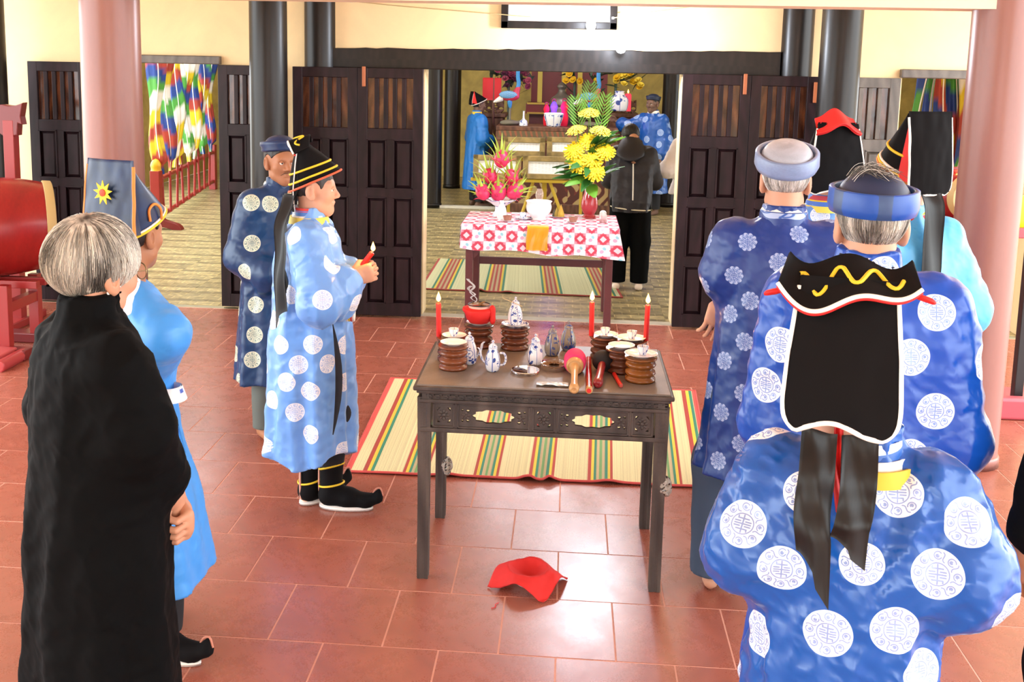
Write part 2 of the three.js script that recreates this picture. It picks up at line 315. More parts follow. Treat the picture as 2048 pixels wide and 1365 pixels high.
doorLeaf('dark folded door leaf behind the grey turban, next to the black column', 1.32, 1.80, WALL + 0.125, M.doorWood, { tag: [0.46, 1.8] });
doorLeaf('pale-sheened door leaf behind the tall black hats', 1.93, 2.42, DZ, M.paleWood);
// framed picture above the lintel
{
  const p = thing('framed_picture', 'black framed picture hanging on the wall above the main doorway', 'picture', [-0.107, 2.25, WALL]);
  const w = 0.87, h = 0.62, f = 0.055, fr = M.blackWood;
  part(p, 'frame', [span(-w / 2, w / 2, 0, f, 0.005, 0.04, 0.006), span(-w / 2, w / 2, h - f, h, 0.005, 0.04, 0.006), span(-w / 2, -w / 2 + f, 0, h, 0.005, 0.04, 0.006), span(w / 2 - f, w / 2, 0, h, 0.005, 0.04, 0.006)], fr);
  part(p, 'glazing', span(-w / 2 + f, w / 2 - f, f, h - f, 0.005, 0.02), mat('#f1efe6', 0.15), 'white sheet under glass');
}
// two lit bulbs on cords by the picture
function bulb(label, p, top) {
  const o = thing('hanging_bulb', label, 'lamp', [p.x, p.y, p.z]);
  part(o, 'cord', bar([0, 0.05, 0], [0, top - p.y, 0], 0.003), mat('#d8cfae', 0.6));
  part(o, 'socket', lathe([[0, 0.075], [0.014, 0.07], [0.017, 0.045], [0.017, 0.03], [0, 0.03]], 16), M.white);
  part(o, 'globe', lathe(smoothProfile([[0.0, -0.055], [0.026, -0.045], [0.036, -0.018], [0.03, 0.012], [0.017, 0.035]], 16), 20), new THREE.MeshStandardMaterial({ color: '#ffffff', emissive: '#eaf2ff', emissiveIntensity: 8 }), 'glowing white globe');
  const l = new THREE.PointLight('#e8f0ff', 5, 0, 2); l.position.set(p.x, p.y - 0.01, p.z + 0.05); l.shadow.radius = 2; l.castShadow = true; l.name = 'bulb_light'; scene.add(l); return o;
}
bulb('lit white bulb hanging before the black framed picture', onDepth(1182, 46, -8.0), 3.1);
bulb('lit white bulb hanging on its cord before the lintel', onDepth(1242, 92, -7.95), 3.1);

for (const [pts, lab] of [[[[700, 2], [800, 12], [920, 22], [1062, 34]], 'thin tan cable strung along the wall left of the picture'], [[[1226, 36], [1290, 26], [1385, 13]], 'thin tan cable strung along the wall right of the picture']]) { const w = thing('wall_cable', lab, 'cable'); part(w, 'cable', tube(pts.map(([a, b]) => onDepth(a, b, WALL + 0.05)), 0.004, 30, 5), mat('#b9a878', 0.7)); part(w, 'clip', span(-0.008, 0.008, -0.008, 0.008, -0.05, 0.006).translate(...onDepth(...pts[0], WALL + 0.05).toArray()), M.white); }
// ---------------------------------------------------------------- bodies and cloth as smooth fields
function nets(f, lo, hi, c) {
  const nx = Math.ceil((hi[0] - lo[0]) / c) + 1, ny = Math.ceil((hi[1] - lo[1]) / c) + 1, nz = Math.ceil((hi[2] - lo[2]) / c) + 1, val = new Float32Array(nx * ny * nz), B = 6, R = B * c * 0.87 + c;
  for (let bz = 0; bz < nz; bz += B) for (let by = 0; by < ny; by += B) for (let bx = 0; bx < nx; bx += B) {
    const d = f(lo[0] + (bx + B / 2) * c, lo[1] + (by + B / 2) * c, lo[2] + (bz + B / 2) * c), far = Math.abs(d) > R * 1.6;
    for (let z = bz; z < Math.min(nz, bz + B); z++) for (let y = by; y < Math.min(ny, by + B); y++) for (let x = bx; x < Math.min(nx, bx + B); x++) val[(z * ny + y) * nx + x] = far ? d : f(lo[0] + x * c, lo[1] + y * c, lo[2] + z * c);
  }
  const id = new Int32Array(nx * ny * nz).fill(-1), pos = [], idx = [], I = (x, y, z) => (z * ny + y) * nx + x;
  for (let z = 0; z < nz - 1; z++) for (let y = 0; y < ny - 1; y++) for (let x = 0; x < nx - 1; x++) {
    let mask = 0; const v = [];
    for (let k = 0; k < 8; k++) { const q = val[I(x + (k & 1), y + (k >> 1 & 1), z + (k >> 2))]; v.push(q); if (q < 0) mask |= 1 << k; }
    if (mask === 0 || mask === 255) continue;
    let sx = 0, sy = 0, sz = 0, n = 0;
    for (let k = 0; k < 8; k++) for (let a = 1; a < 8; a <<= 1) { const l = k | a; if (l === k) continue; if ((v[k] < 0) !== (v[l] < 0)) { const t = v[k] / (v[k] - v[l]); sx += (k & 1) + (a === 1 ? t : 0); sy += (k >> 1 & 1) + (a === 2 ? t : 0); sz += (k >> 2) + (a === 4 ? t : 0); n++; } }
    id[I(x, y, z)] = pos.length / 3; pos.push(lo[0] + (x + sx / n) * c, lo[1] + (y + sy / n) * c, lo[2] + (z + sz / n) * c);
  }
  const quad = (a, b, e, d, flip) => { if (a < 0 || b < 0 || e < 0 || d < 0) return; flip ? idx.push(a, e, b, a, d, e) : idx.push(a, b, e, a, e, d); };
  for (let z = 1; z < nz - 1; z++) for (let y = 1; y < ny - 1; y++) for (let x = 1; x < nx - 1; x++) {
    const s = val[I(x, y, z)] < 0;
    if (s !== val[I(x + 1, y, z)] < 0) quad(id[I(x, y - 1, z - 1)], id[I(x, y, z - 1)], id[I(x, y, z)], id[I(x, y - 1, z)], !s);
    if (s !== val[I(x, y + 1, z)] < 0) quad(id[I(x - 1, y, z - 1)], id[I(x - 1, y, z)], id[I(x, y, z)], id[I(x, y, z - 1)], !s);
    if (s !== val[I(x, y, z + 1)] < 0) quad(id[I(x - 1, y - 1, z)], id[I(x, y - 1, z)], id[I(x, y, z)], id[I(x - 1, y, z)], !s);
  }
  const nor = new Float32Array(pos.length), e = c * 0.6;
  for (let i = 0; i < pos.length; i += 3) {
    const [x, y, z] = [pos[i], pos[i + 1], pos[i + 2]], a = f(x + e, y, z) - f(x - e, y, z), b = f(x, y + e, z) - f(x, y - e, z), d = f(x, y, z + e) - f(x, y, z - e), l = Math.hypot(a, b, d) || 1;
    nor[i] = a / l; nor[i + 1] = b / l; nor[i + 2] = d / l;
  }
  const g = new THREE.BufferGeometry();
  g.setAttribute('position', new THREE.Float32BufferAttribute(pos, 3)); g.setAttribute('normal', new THREE.BufferAttribute(nor, 3)); g.setIndex(idx); return g;
}
const smin = (a, b, k) => { const h = Math.max(k - Math.abs(a - b), 0) / k; return Math.min(a, b) - h * h * k * 0.25; };
const capsule = (a, b, ra, rb) => { const bx = b[0] - a[0], by = b[1] - a[1], bz = b[2] - a[2], q = 1 / (bx * bx + by * by + bz * bz || 1); return (x, y, z) => { const px = x - a[0], py = y - a[1], pz = z - a[2], t = clamp((px * bx + py * by + pz * bz) * q); return Math.hypot(px - bx * t, py - by * t, pz - bz * t) - lerp(ra, rb, t); }; };
const ellipsoid = (c, r) => { const m = Math.min(...r); return (x, y, z) => { const k = Math.hypot((x - c[0]) / r[0], (y - c[1]) / r[1], (z - c[2]) / r[2]); return (k - 1) * m; }; };
const blend = (list, k) => (x, y, z) => { let d = list[0](x, y, z); for (let i = 1; i < list.length; i++) d = smin(d, list[i](x, y, z), k); return d; };
// ---- a head, once: ears at the origin, face towards +z
const HEAD_SKULL = ellipsoid([0, 0.035, -0.012], [0.074, 0.087, 0.094]);
const headField = (() => {
  const base = blend([HEAD_SKULL, ellipsoid([0, -0.028, 0.03], [0.057, 0.085, 0.06]), capsule([-0.04, -0.07, 0.02], [0, -0.098, 0.058], 0.026, 0.021), capsule([0.04, -0.07, 0.02], [0, -0.098, 0.058], 0.026, 0.021), capsule([-0.038, 0.02, 0.072], [0.038, 0.02, 0.072], 0.012, 0.012), ellipsoid([-0.042, -0.026, 0.058], [0.022, 0.02, 0.02]), ellipsoid([0.042, -0.026, 0.058], [0.022, 0.02, 0.02]), capsule([0, -0.06, -0.022], [0, -0.16, -0.03], 0.053, 0.053)], 0.03);
  const fine = blend([capsule([0, 0.006, 0.088], [0, -0.03, 0.106], 0.008, 0.0125), ellipsoid([-0.013, -0.036, 0.094], [0.009, 0.008, 0.011]), ellipsoid([0.013, -0.036, 0.094], [0.009, 0.008, 0.011])], 0.01);
  const lips = blend([capsule([-0.02, -0.061, 0.083], [0.02, -0.061, 0.083], 0.005, 0.005), capsule([0, -0.06, 0.0885], [0, -0.0605, 0.0885], 0.007, 0.007), capsule([-0.016, -0.071, 0.083], [0.016, -0.071, 0.083], 0.006, 0.006)], 0.008);
  const ears = [-1, 1].map((s) => blend([ellipsoid([s * 0.079, -0.004, -0.012], [0.011, 0.034, 0.021]), ellipsoid([s * 0.074, -0.03, -0.002], [0.01, 0.014, 0.012])], 0.01)), dents = [-1, 1].map((s) => ellipsoid([s * 0.09, -0.002, -0.008], [0.01, 0.02, 0.01]));
  const sockets = [-1, 1].map((s) => ellipsoid([s * 0.031, 0.002, 0.093], [0.017, 0.011, 0.013]));
  return (x, y, z) => {
    let d = smin(base(x, y, z), fine(x, y, z), 0.012); d = smin(d, lips(x, y, z), 0.006);
    for (const s of sockets) { const q = -s(x, y, z); d = -smin(-d, -q, 0.008); }
    for (let k = 0; k < 2; k++) { let e = Math.max(ears[k](x, y, z), -dents[k](x, y, z)); d = smin(d, e, 0.008); }
    return d;
  };
})();
const HEAD = nets(headField, [-0.11, -0.2, -0.13], [0.11, 0.14, 0.13], 0.0042);
// ---- a hand, once per pose: wrist at the origin, fingers towards -y, palm towards +z, thumb towards +x
function handField(bends, spread = 0.012) {
  const palm = blend([capsule([-0.026, -0.03, 0], [-0.028, -0.082, 0], 0.015, 0.0145), capsule([-0.006, -0.03, -0.002], [-0.009, -0.088, -0.002], 0.0165, 0.015), capsule([0.014, -0.03, -0.001], [0.011, -0.088, -0.001], 0.0165, 0.015), capsule([0.022, -0.03, 0.004], [0.029, -0.083, 0], 0.016, 0.015), capsule([0, 0.06, 0], [0, -0.03, 0], 0.027, 0.026)], 0.014);
  const list = [];
  [[-0.029, -0.082, 0.8, -1.4], [-0.0095, -0.088, 0.95, -0.5], [0.011, -0.089, 1.03, 0.4], [0.03, -0.084, 0.93, 1.3]].forEach(([x, y, k, s]) => {
    let p = [x, y, 0], a = 0;
    [0.042, 0.027, 0.021].forEach((l, i) => { a += bends[i]; const L = l * k, q = [p[0] + spread * s * 0.35, p[1] - Math.cos(a) * L, p[2] + Math.sin(a) * L]; list.push(capsule(p, q, [0.0095, 0.0088, 0.0082][i], [0.0088, 0.0082, 0.0072][i])); p = q; });
  });
  const t0 = [0.026, -0.025, 0.008], t1 = [0.046, -0.052, 0.02 + bends[0] * 0.014], t2 = [0.05 - bends[0] * 0.014, -0.082, 0.028 + bends[0] * 0.022];
  const thumb = blend([capsule(t0, t1, 0.016, 0.0115), capsule(t1, t2, 0.0112, 0.0085)], 0.006);
  return (x, y, z) => { let d = list[0](x, y, z); for (const q of list) d = Math.min(d, q(x, y, z)); return smin(smin(palm(x, y, z), d, 0.006), thumb(x, y, z), 0.008); };
}
const HAND = nets(handField([0.3, 0.4, 0.35]), [-0.07, -0.2, -0.05], [0.09, 0.07, 0.12], 0.004);
const GRIP = nets(handField([0.95, 1.25, 0.9], 0.004), [-0.07, -0.2, -0.05], [0.09, 0.07, 0.12], 0.004);
const SKIN = { tan: phys('#c48d6f', 0.55), pale: phys('#cf9c80', 0.55), brown: phys('#a8714f', 0.55), dark: phys('#6d5040', 0.6) };
const M_EYE = mat('#e9e2da', 0.3), M_IRIS = mat('#1d130f', 0.2), M_BROW = mat('#191514', 0.8);

function robeField(o) {
  const K = o.keys, ny = K.length, fold = o.fold ?? [[7, 0.012, 0.4], [13, 0.007, 1.9]], seedN = o.seed ?? 0, wr = o.wrinkle ?? 0.006, top = K[ny - 1][0], bot = K[0][0];
  const at1 = (y) => { let i = 0; while (i < ny - 2 && y > K[i + 1][0]) i++; const a = K[i], b = K[i + 1], t = clamp((y - a[0]) / (b[0] - a[0])), s = t * t * (3 - 2 * t) * 0.4 + t * 0.6; return [lerp(a[1], b[1], s), lerp(a[2], b[2], s), lerp(a[3], b[3], s), lerp(a[4], b[4], s)]; };
  const table = Array.from({ length: 201 }, (_, i) => at1(lerp(bot, top, i / 200)));
  const ridge = (n) => 1 - 2 * Math.abs(n);
  const sl = (o.sleeves ?? []).map(([a, b, ra, rb], i) => {          // a sleeve bunches in rings round the arm
    const bx = b[0] - a[0], by = b[1] - a[1], bz = b[2] - a[2], l = Math.hypot(bx, by, bz) || 1e-3, core = capsule(a, b, ra, rb);
    return (x, y, z) => { const d = core(x, y, z); if (d > 0.06 || d < -0.06) return d; const t = ((x - a[0]) * bx + (y - a[1]) * by + (z - a[2]) * bz) / l; return d - wr * (0.9 * ridge(NO(t * 13 + i * 3, x * 5 + z * 5 + seedN, y * 4)) + 0.5 * NO(t * 26, x * 12 + seedN, z * 12)); };
  }), sleeves = sl.length ? blend(sl, o.sleeveBlend ?? 0.035) : null, waist = o.waist ?? 1.0;
  return (x, y, z) => {
    const q = table[Math.round(clamp((y - bot) / (top - bot)) * 200)], dx = x - q[0], dz = z - q[1], k = Math.hypot(dx / q[2], dz / q[3]), th = Math.atan2(dz / q[3], dx / q[2]);
    const low = clamp((waist - y) / 0.7), e = 0.18 + 0.82 * low; let fo = 0;
    for (const [n, a, ph] of fold) fo += a * e * Math.sin(n * th + ph + 1.2 * Math.sin(y * 4 + n) * 0.5);
    let d = (k - 1) * Math.min(q[2], q[3]) - fo;
    d = Math.max(d, (y - top) * 0.9, bot + (o.hem ? o.hem(th) : 0) - y);
    if (sleeves) d = smin(d, sleeves(x, y, z), o.join ?? 0.045);
    if (Math.abs(d) < 0.05) {
      const n = ridge(NO(x * 9 + y * 1.5 + seedN, y * 2.6, z * 9)) * 1.1 + ridge(NO(x * 13 + y * 10 + seedN, y * 9 - x * 7, z * 13)) * 0.55 + ridge(NO(x * 25 - y * 22 + seedN, y * 20 + x * 9, z * 25 + y * 12)) * 0.25 - 0.5;
      d -= n * wr;
    }
    return d;
  };
}
// brocade roundels: each lies in the plane that touches the cloth at its centre, so the print follows the folds
function roundels(mesh, root, list, r, spacing, extra = true) {
  root.updateMatrixWorld(true);
  const inv = root.matrixWorld.clone().invert(), o = camera.position.clone().applyMatrix4(inv), g = mesh.geometry, p = g.attributes.position, n = g.attributes.normal, spots = [], a = V(), b = V(), c = V(), hit = V(), ray = new THREE.Ray();
  const facet = (i) => { a.fromBufferAttribute(p, i); b.fromBufferAttribute(p, i + 1); c.fromBufferAttribute(p, i + 2); };
  for (const [px, py, k = 1] of list) {
    ray.set(o, rayDir(px, py).transformDirection(inv)); let best = 1e9, spot = null;
    for (let i = 0; i < p.count; i += 3) { facet(i); if (ray.intersectTriangle(a, b, c, false, hit)) { const d = hit.distanceTo(o); if (d < best) { best = d; spot = { p: hit.clone(), n: V().fromBufferAttribute(n, i), r: r * k }; } } }
    if (spot && spots.every((s) => s.p.distanceTo(spot.p) > (s.r + spot.r) * 1.12)) spots.push(spot);
  }
  if (extra) for (let t = 0; t < 1500; t++) {
    const i = Math.floor(rnd() * p.count), q = V().fromBufferAttribute(p, i);
    if (spots.every((s) => s.p.distanceTo(q) > spacing)) spots.push({ p: q, n: V().fromBufferAttribute(n, i), r });
  }
  const uv = new Float32Array(p.count * 2).fill(0.004);
  for (const s of spots) {
    // the plane's normal is averaged over the roundel
    const m = V(); for (let i = 0; i < p.count; i += 3) { a.fromBufferAttribute(p, i); if (a.distanceTo(s.p) < s.r) m.add(b.fromBufferAttribute(n, i)); } if (m.length() > 0.1 && m.clone().normalize().dot(s.n) > 0) s.n.copy(m.normalize());
    const up = V(0, 1, 0).addScaledVector(s.n, -s.n.y).normalize(), right = up.clone().cross(s.n).normalize();
    for (let i = 0; i < p.count; i += 3) {
      facet(i); hit.copy(a).add(b).add(c).divideScalar(3);
      if (hit.distanceTo(s.p) > s.r + 0.011) continue;
      if (V().fromBufferAttribute(n, i).dot(s.n) < 0.05) continue;
      [a, b, c].forEach((q, k) => { q.sub(s.p); uv[2 * (i + k)] = clamp(0.5 + q.dot(right) / (2.7 * s.r), 0.004, 0.996); uv[2 * (i + k) + 1] = clamp(0.5 + q.dot(up) / (2.7 * s.r), 0.004, 0.996); });
    }
  }
  g.setAttribute('uv', new THREE.BufferAttribute(uv, 2));
}
function roundelTex(cloth, light, ink, kind = 0) {
  return canvasTex(256, 256, (x, w) => {
    x.fillStyle = cloth; x.fillRect(0, 0, w, w); x.translate(128, 128);
    x.fillStyle = light; x.beginPath();
    if (kind === 1) { for (let i = 0; i <= 64; i++) { const t = i / 64 * 2 * Math.PI, r = 90 + 5 * Math.cos(t * 10); x.lineTo(Math.cos(t) * r, Math.sin(t) * r); } } else x.arc(0, 0, 95, 0, 7);
    x.fill();
    x.strokeStyle = ink; x.lineWidth = 5; x.lineCap = 'round';
    const n = kind === 1 ? 10 : 8;
    for (let i = 0; i < n; i++) {
      x.save(); x.rotate(i / n * 2 * Math.PI); x.beginPath();
      if (kind === 1) { x.arc(0, -66, 15, 0.3, 5.2); x.moveTo(-12, -46); x.lineTo(8, -84); } else { x.arc(0, -70, 14, 0.6, 5.6); x.moveTo(20, -82); x.bezierCurveTo(34, -70, 6, -58, 22, -46); x.moveTo(-6, -68); x.arc(-2, -68, 5, 0, 5); }
      x.stroke(); x.restore();
    }
    x.beginPath(); x.arc(0, 0, 42, 0, 7); x.stroke();
    x.lineWidth = 6; x.beginPath();
    for (const [a, b, c, d] of [[-30, 0, 30, 0], [0, -36, 0, 36], [-20, -22, 20, -22], [-20, 22, 20, 22], [-30, -10, -10, -10], [10, -10, 30, -10], [-30, 10, -10, 10], [10, 10, 30, 10], [-20, -22, -20, -30], [20, 22, 20, 30]]) { x.moveTo(a, b); x.lineTo(c, d); }
    x.stroke();
  });
}
const X_AXIS = V(1, 0, 0);
function handAt(g, wrist, dir, palm, side) {           // side +1: thumb towards (dir x palm), -1: the other way
  const y = dir.clone().negate().normalize(), z = palm.clone().addScaledVector(y, -palm.dot(y)).normalize(), x = y.clone().cross(z).multiplyScalar(side);
  const q = g.clone().applyMatrix4(new THREE.Matrix4().makeBasis(x, y, z).setPosition(wrist));
  if (side < 0) { const ix = q.index.array.slice(); for (let i = 0; i < ix.length; i += 3) { const t = ix[i]; ix[i] = ix[i + 1]; ix[i + 1] = t; } q.setIndex(new THREE.BufferAttribute(ix, 1)); }
  return q;
}
// o: pos [x, z], face (turn), h (height), head { yaw, pitch, roll, shift }, arms { l: {el, wr}, r: {...} } in the person's own axes, hand poses, skin
function person(label, o) {
  const root = thing('person', label, 'person', [o.pos[0], o.y ?? 0, o.pos[1]], o.face), k = o.h / 1.6;
  const P = { root, k, o, sleeves: [], lean: o.lean ?? 0 };
  const L = (y, z = 0) => [0, y * k, z + (P.lean ? Math.max(0, y * k - 0.85 * k) * P.lean : 0)];
  P.L = L;
  const hp = o.head ?? {}, hl = L(1.485), hpos = V(hl[0] + (hp.shift?.[0] ?? 0), hl[1] + (hp.shift?.[1] ?? 0), hl[2] + 0.015 + (hp.shift?.[2] ?? 0));
  P.headM = new THREE.Matrix4().compose(hpos, new THREE.Quaternion().setFromEuler(new THREE.Euler(hp.pitch ?? 0, hp.yaw ?? 0, hp.roll ?? 0, 'YXZ')), V(1, 1, 1).multiplyScalar(0.96 * k * (o.headScale ?? 1)));
  const sh = {}, list = [];
  const torso = [capsule(L(0.9), L(1.12), 0.11 * k, 0.115 * k), capsule(L(1.12), L(1.27), 0.115 * k, 0.085 * k), capsule(L(1.27), L(1.42, 0.0), 0.06 * k, 0.05 * k)];
  list.push(...torso);
  P.arms = {};
  for (const [n, s] of [['l', 1], ['r', -1]]) {
    const a = o.arms?.[n] ?? {}, S = V(s * 0.15 * k, 1.27 * k, L(1.27)[2]), E = a.el ? V(...a.el) : V(s * 0.2 * k, 1.0 * k, -0.02), W = a.wr ? V(...a.wr) : V(s * 0.2 * k, 0.78 * k, 0.06);
    P.arms[n] = { S, E, W }; const q = (v) => [v.x, v.y, v.z];
    list.push(capsule([s * 0.06 * k, 1.3 * k, L(1.3)[2]], q(S), 0.05 * k, 0.05 * k), capsule(q(S), q(E), 0.043 * k, 0.036 * k), capsule(q(E), q(W), 0.035 * k, 0.024 * k));
    const H = s * 0.085 * k, F = o.feet?.[n] ?? [s * 0.1, 0];
    list.push(capsule([H, 0.86 * k, L(0.86)[2]], [F[0], 0.46 * k, F[1] + 0.02], 0.082 * k, 0.056 * k), capsule([F[0], 0.46 * k, F[1] + 0.02], [F[0], 0.09, F[1]], 0.054 * k, 0.036 * k), capsule([F[0] - 0.03 * (F[2] ?? 0), 0.035, F[1] - 0.03 * (F[3] ?? 1)], [F[0] + 0.15 * (F[2] ?? 0.08 * s), 0.026, F[1] + 0.15 * (F[3] ?? 1)], 0.032, 0.024));
  }
  const f = blend(list, 0.035), gs = [nets(f, [-0.75, -0.01, -0.6], [0.75, 1.5 * k + 0.1, 1.0], 0.017)];
  gs.push(HEAD.clone().applyMatrix4(P.headM));
  for (const [n, s] of [['l', 1], ['r', -1]]) {
    const { E, W } = P.arms[n], a = o.arms?.[n] ?? {}, dir = a.dir ? V(...a.dir) : W.clone().sub(E), palm = a.palm ? V(...a.palm) : V(-s, 0, 0.2);
    gs.push(handAt(a.grip ? GRIP : HAND, W, dir, palm, s * (a.flip ? -1 : 1)));
  }
  P.body = part(root, 'body', gs, o.skin ?? SKIN.tan);
  if (!o.plain) for (const s of [-1, 1]) {
    const e = part(P.body, 'eye', new THREE.SphereGeometry(0.0115, 12, 8).translate(s * 0.031, 0.001, 0.0795).applyMatrix4(P.headM), M_EYE);
    part(P.body, 'iris', new THREE.SphereGeometry(0.006, 10, 8).translate(s * 0.031, 0.001, 0.0872).applyMatrix4(P.headM), M_IRIS);
    part(P.body, 'eyelid', new THREE.SphereGeometry(0.0128, 12, 6, 0, 2 * Math.PI, 0, 1.25).rotateX(0.35).translate(s * 0.031, 0.0005, 0.0795).applyMatrix4(P.headM), o.skin ?? SKIN.tan);
    part(P.body, 'eyebrow', tube([[s * 0.014, 0.02, 0.0895], [s * 0.03, 0.026, 0.087], [s * 0.047, 0.019, 0.077]], 0.0036, 8, 6).applyMatrix4(P.headM), o.brow ?? M_BROW);
  }
  return P;
}
// clothes: a robe from a stack of ovals with sleeves along the arms
function dress(P, name, o) {
  const k = P.k, bot = o.bottom ?? 0.3, L = (y) => P.L(y)[2], w = o.wide ?? 1, dp = o.deep ?? 1, fl = o.flare ?? 1;
  const keys = o.keys ?? [[bot / k, 0.235 * fl, 0.185 * fl], [0.55, 0.222 * lerp(1, fl, 0.7), 0.172 * lerp(1, fl, 0.7)], [0.8, 0.203, 0.156], [1.0, 0.19, 0.14], [1.14, 0.19, 0.135], [1.25, 0.183, 0.118], [1.305, 0.15, 0.095], [1.345, 0.095, 0.076], [1.37, 0.071, 0.066], [1.405, 0.067, 0.064]];
  const K = keys.filter(([y], i) => i === 0 || y > bot / k + 0.05).map(([y, a, b]) => [y * k, 0, L(y) - 0.008, a * k * (y < 1.32 ? w : 1), b * k * (y < 1.32 ? dp : 1)]);
  const sleeves = [];
  for (const n of ['l', 'r']) {
    const { S, E, W } = P.arms[n], r = o.sleeve?.[n] ?? o.sleeve?.all ?? [0.075, 0.068, 0.055], q = (v) => [v.x, v.y, v.z], dirW = W.clone().sub(E).normalize(), end = W.clone().addScaledVector(dirW, o.cuff ?? -0.01 - r[2]);
    sleeves.push([q(S), q(E), r[0] * k, r[1] * k], [q(E), q(end), r[1] * k, r[2] * k]);
    if (r[3]) sleeves.push([q(end), [end.x, end.y - r[3], end.z], r[2] * k, r[2] * 0.7 * k]);       // a hanging wide cuff
  }
  const f = robeField({ keys: K, sleeves, fold: o.fold, wrinkle: o.wrinkle, seed: o.seed, hem: o.hem, waist: (o.waist ?? 1.0) * k, join: o.join });
  let g = nets(f, [-0.62, bot - 0.04, -0.55], [0.62, 1.45 * k, 0.75], o.cell ?? 0.012).toNonIndexed();
  const mesh = part(P.root, name, g, o.mat, o.label);
  if (o.roundels) roundels(mesh, P.root, o.roundels, o.r ?? 0.042, o.spacing ?? 0.15, o.fill ?? true);
  return mesh;
}
function collar(P, parent, y, r, h, m, name = 'collar', tilt = 0) {
  const k = P.k, z = P.L(y)[2] - 0.008;
  return part(parent, name, lathe([[r * 1.08 * k, 0], [r * k, h], [r * k - 0.006, h], [r * 1.08 * k - 0.008, 0], [r * 1.08 * k, 0]], 32).scale(1, 1, 0.94).rotateX(tilt).translate(0, y * k, z), m);
}
// hair: a cap over the scalp, cut along a hairline, with single strands combed over it
function hair(P, { color = '#8d8882', dark = '#3a3532', thick = 0.011, strands = 500, len = 0.05, line = [-0.004, 0.88], top = null, sd = 1, lift = 0.004, crown = [0, 0.11, -0.07] } = {}) {
  const [h0, h1] = line, A = lin(color), B = lin(dark);
  const th = (y) => thick * (0.3 + 0.7 * sstep(-0.1, 0.03, y)), f = (x, y, z) => { const d = HEAD_SKULL(x, y, z) - th(y) - 0.003 * NO(x * 60, y * 14 + sd, z * 60); let cut = (h0 + h1 * z) - y; const ear = Math.hypot((Math.abs(x) - 0.08) / 1, (y + 0.004) / 1.3, (z - 0.004)) - 0.036; if (top !== null) cut = Math.max(cut, y - top); return Math.max(d, cut * 0.75, -ear); };
  const tone = (v) => { const n = clamp(0.62 + 1.0 * NO(v.x * 34 + sd, v.y * 5, v.z * 34) + 0.5 * NO(v.x * 120, v.y * 12 + sd, v.z * 120)); return [0, 1, 2].map((i) => lerp(B[i], A[i], n)); };
  const g = paint(nets(f, [-0.11, -0.12, -0.14], [0.11, 0.16, 0.12], 0.005), tone), list = [];
  for (let s = 0, t = 0; s < strands && t < strands * 6; t++) {
    const u = rr(-1, 1), a = rr(0, 2 * Math.PI), q = Math.sqrt(1 - u * u), d = V(Math.cos(a) * q, u, Math.sin(a) * q), yy = 0.035 + d.y * 0.09, p0 = V(d.x * (0.074 + th(yy)), 0.035 + d.y * (0.087 + th(yy)), -0.012 + d.z * (0.094 + th(yy)));
    if (f(p0.x, p0.y - 0.003, p0.z) > 0.004) continue;
    s++; const w0 = V(p0.x - crown[0], p0.y - crown[1], p0.z - crown[2]), nrm = V((p0.x) / 0.0055, (p0.y - 0.035) / 0.0076, (p0.z + 0.012) / 0.0088).normalize();
    let dir = w0.normalize().add(V(rr(-0.16, 0.16), -0.35, rr(-0.16, 0.16))).normalize(); dir.addScaledVector(nrm, -dir.dot(nrm)).normalize();
    const pts = [p0.clone().addScaledVector(nrm, -0.002)], L = len * rr(0.6, 1.3); let p = p0.clone();
    for (let j = 1; j <= 4; j++) { if (p.y < h0 + h1 * p.z + rr(-0.02, 0.002) && j > 2) break; p = p.clone().addScaledVector(dir, L / 4).addScaledVector(nrm, lift * (j < 4 ? 0.5 : -0.2)); const k = HEAD_SKULL(p.x, p.y, p.z); if (k < th(p.y) + 0.001 || lift < 0.003) { const m = V(p.x / 0.0055, (p.y - 0.035) / 0.0076, (p.z + 0.012) / 0.0088).normalize(); p.addScaledVector(m, th(p.y) + 0.0015 - k); } dir.add(V(rr(-0.07, 0.07), -0.25, rr(-0.07, 0.07))).normalize(); pts.push(p); }
    const gain = rr(0.6, 1.6), c = tone(p0).map((x) => Math.min(1, x * gain));
    list.push(paint(new THREE.TubeGeometry(new THREE.CatmullRomCurve3(pts), 5, rr(0.0004, 0.0009), 3), () => c));
  }
  return part(P.root, 'hair', [g, ...list].map((q) => q.applyMatrix4(P.headM)), new THREE.MeshStandardMaterial({ vertexColors: true, roughness: 0.5 }));
}
// turban: a wound band, higher at the front, with a soft crown inside it
function turban(P, m, { rx = 0.09, rz = 0.107, h = 0.055, y = 0.05, tilt = -0.25, crown = true, crownMat, bands = 3, flare = 0.012, z = -0.008 } = {}) {
  const pts = [[1 - 0.10, 0], [1.0, 0.003]]; for (let i = 0; i < bands; i++) { const t = (i + 0.5) / bands; pts.push([1.012 + flare / rx * t + 0.008, h * (i + 0.35) / bands], [1.0 + flare / rx * t, h * (i + 1) / bands]); } pts.push([0.95, h + 0.003], [0.9, h], [0.88, h * 0.35]);
  const M4 = new THREE.Matrix4().makeTranslation(0, y, z).multiply(new THREE.Matrix4().makeRotationX(tilt));
  const tr = (g) => g.applyMatrix4(M4).applyMatrix4(P.headM), t = part(P.root, 'turban', tr(lathe(pts, 44).scale(rx, 1, rz)), m);
  if (crown) part(t, 'crown', tr(lathe(smoothProfile([[0.9, h * 0.3], [0.86, h * 0.85], [0.64, h * 1.35], [0.3, h * 1.58], [0, h * 1.62]], 14), 36).scale(rx, 1, rz)), crownMat ?? m);
  return t;
}
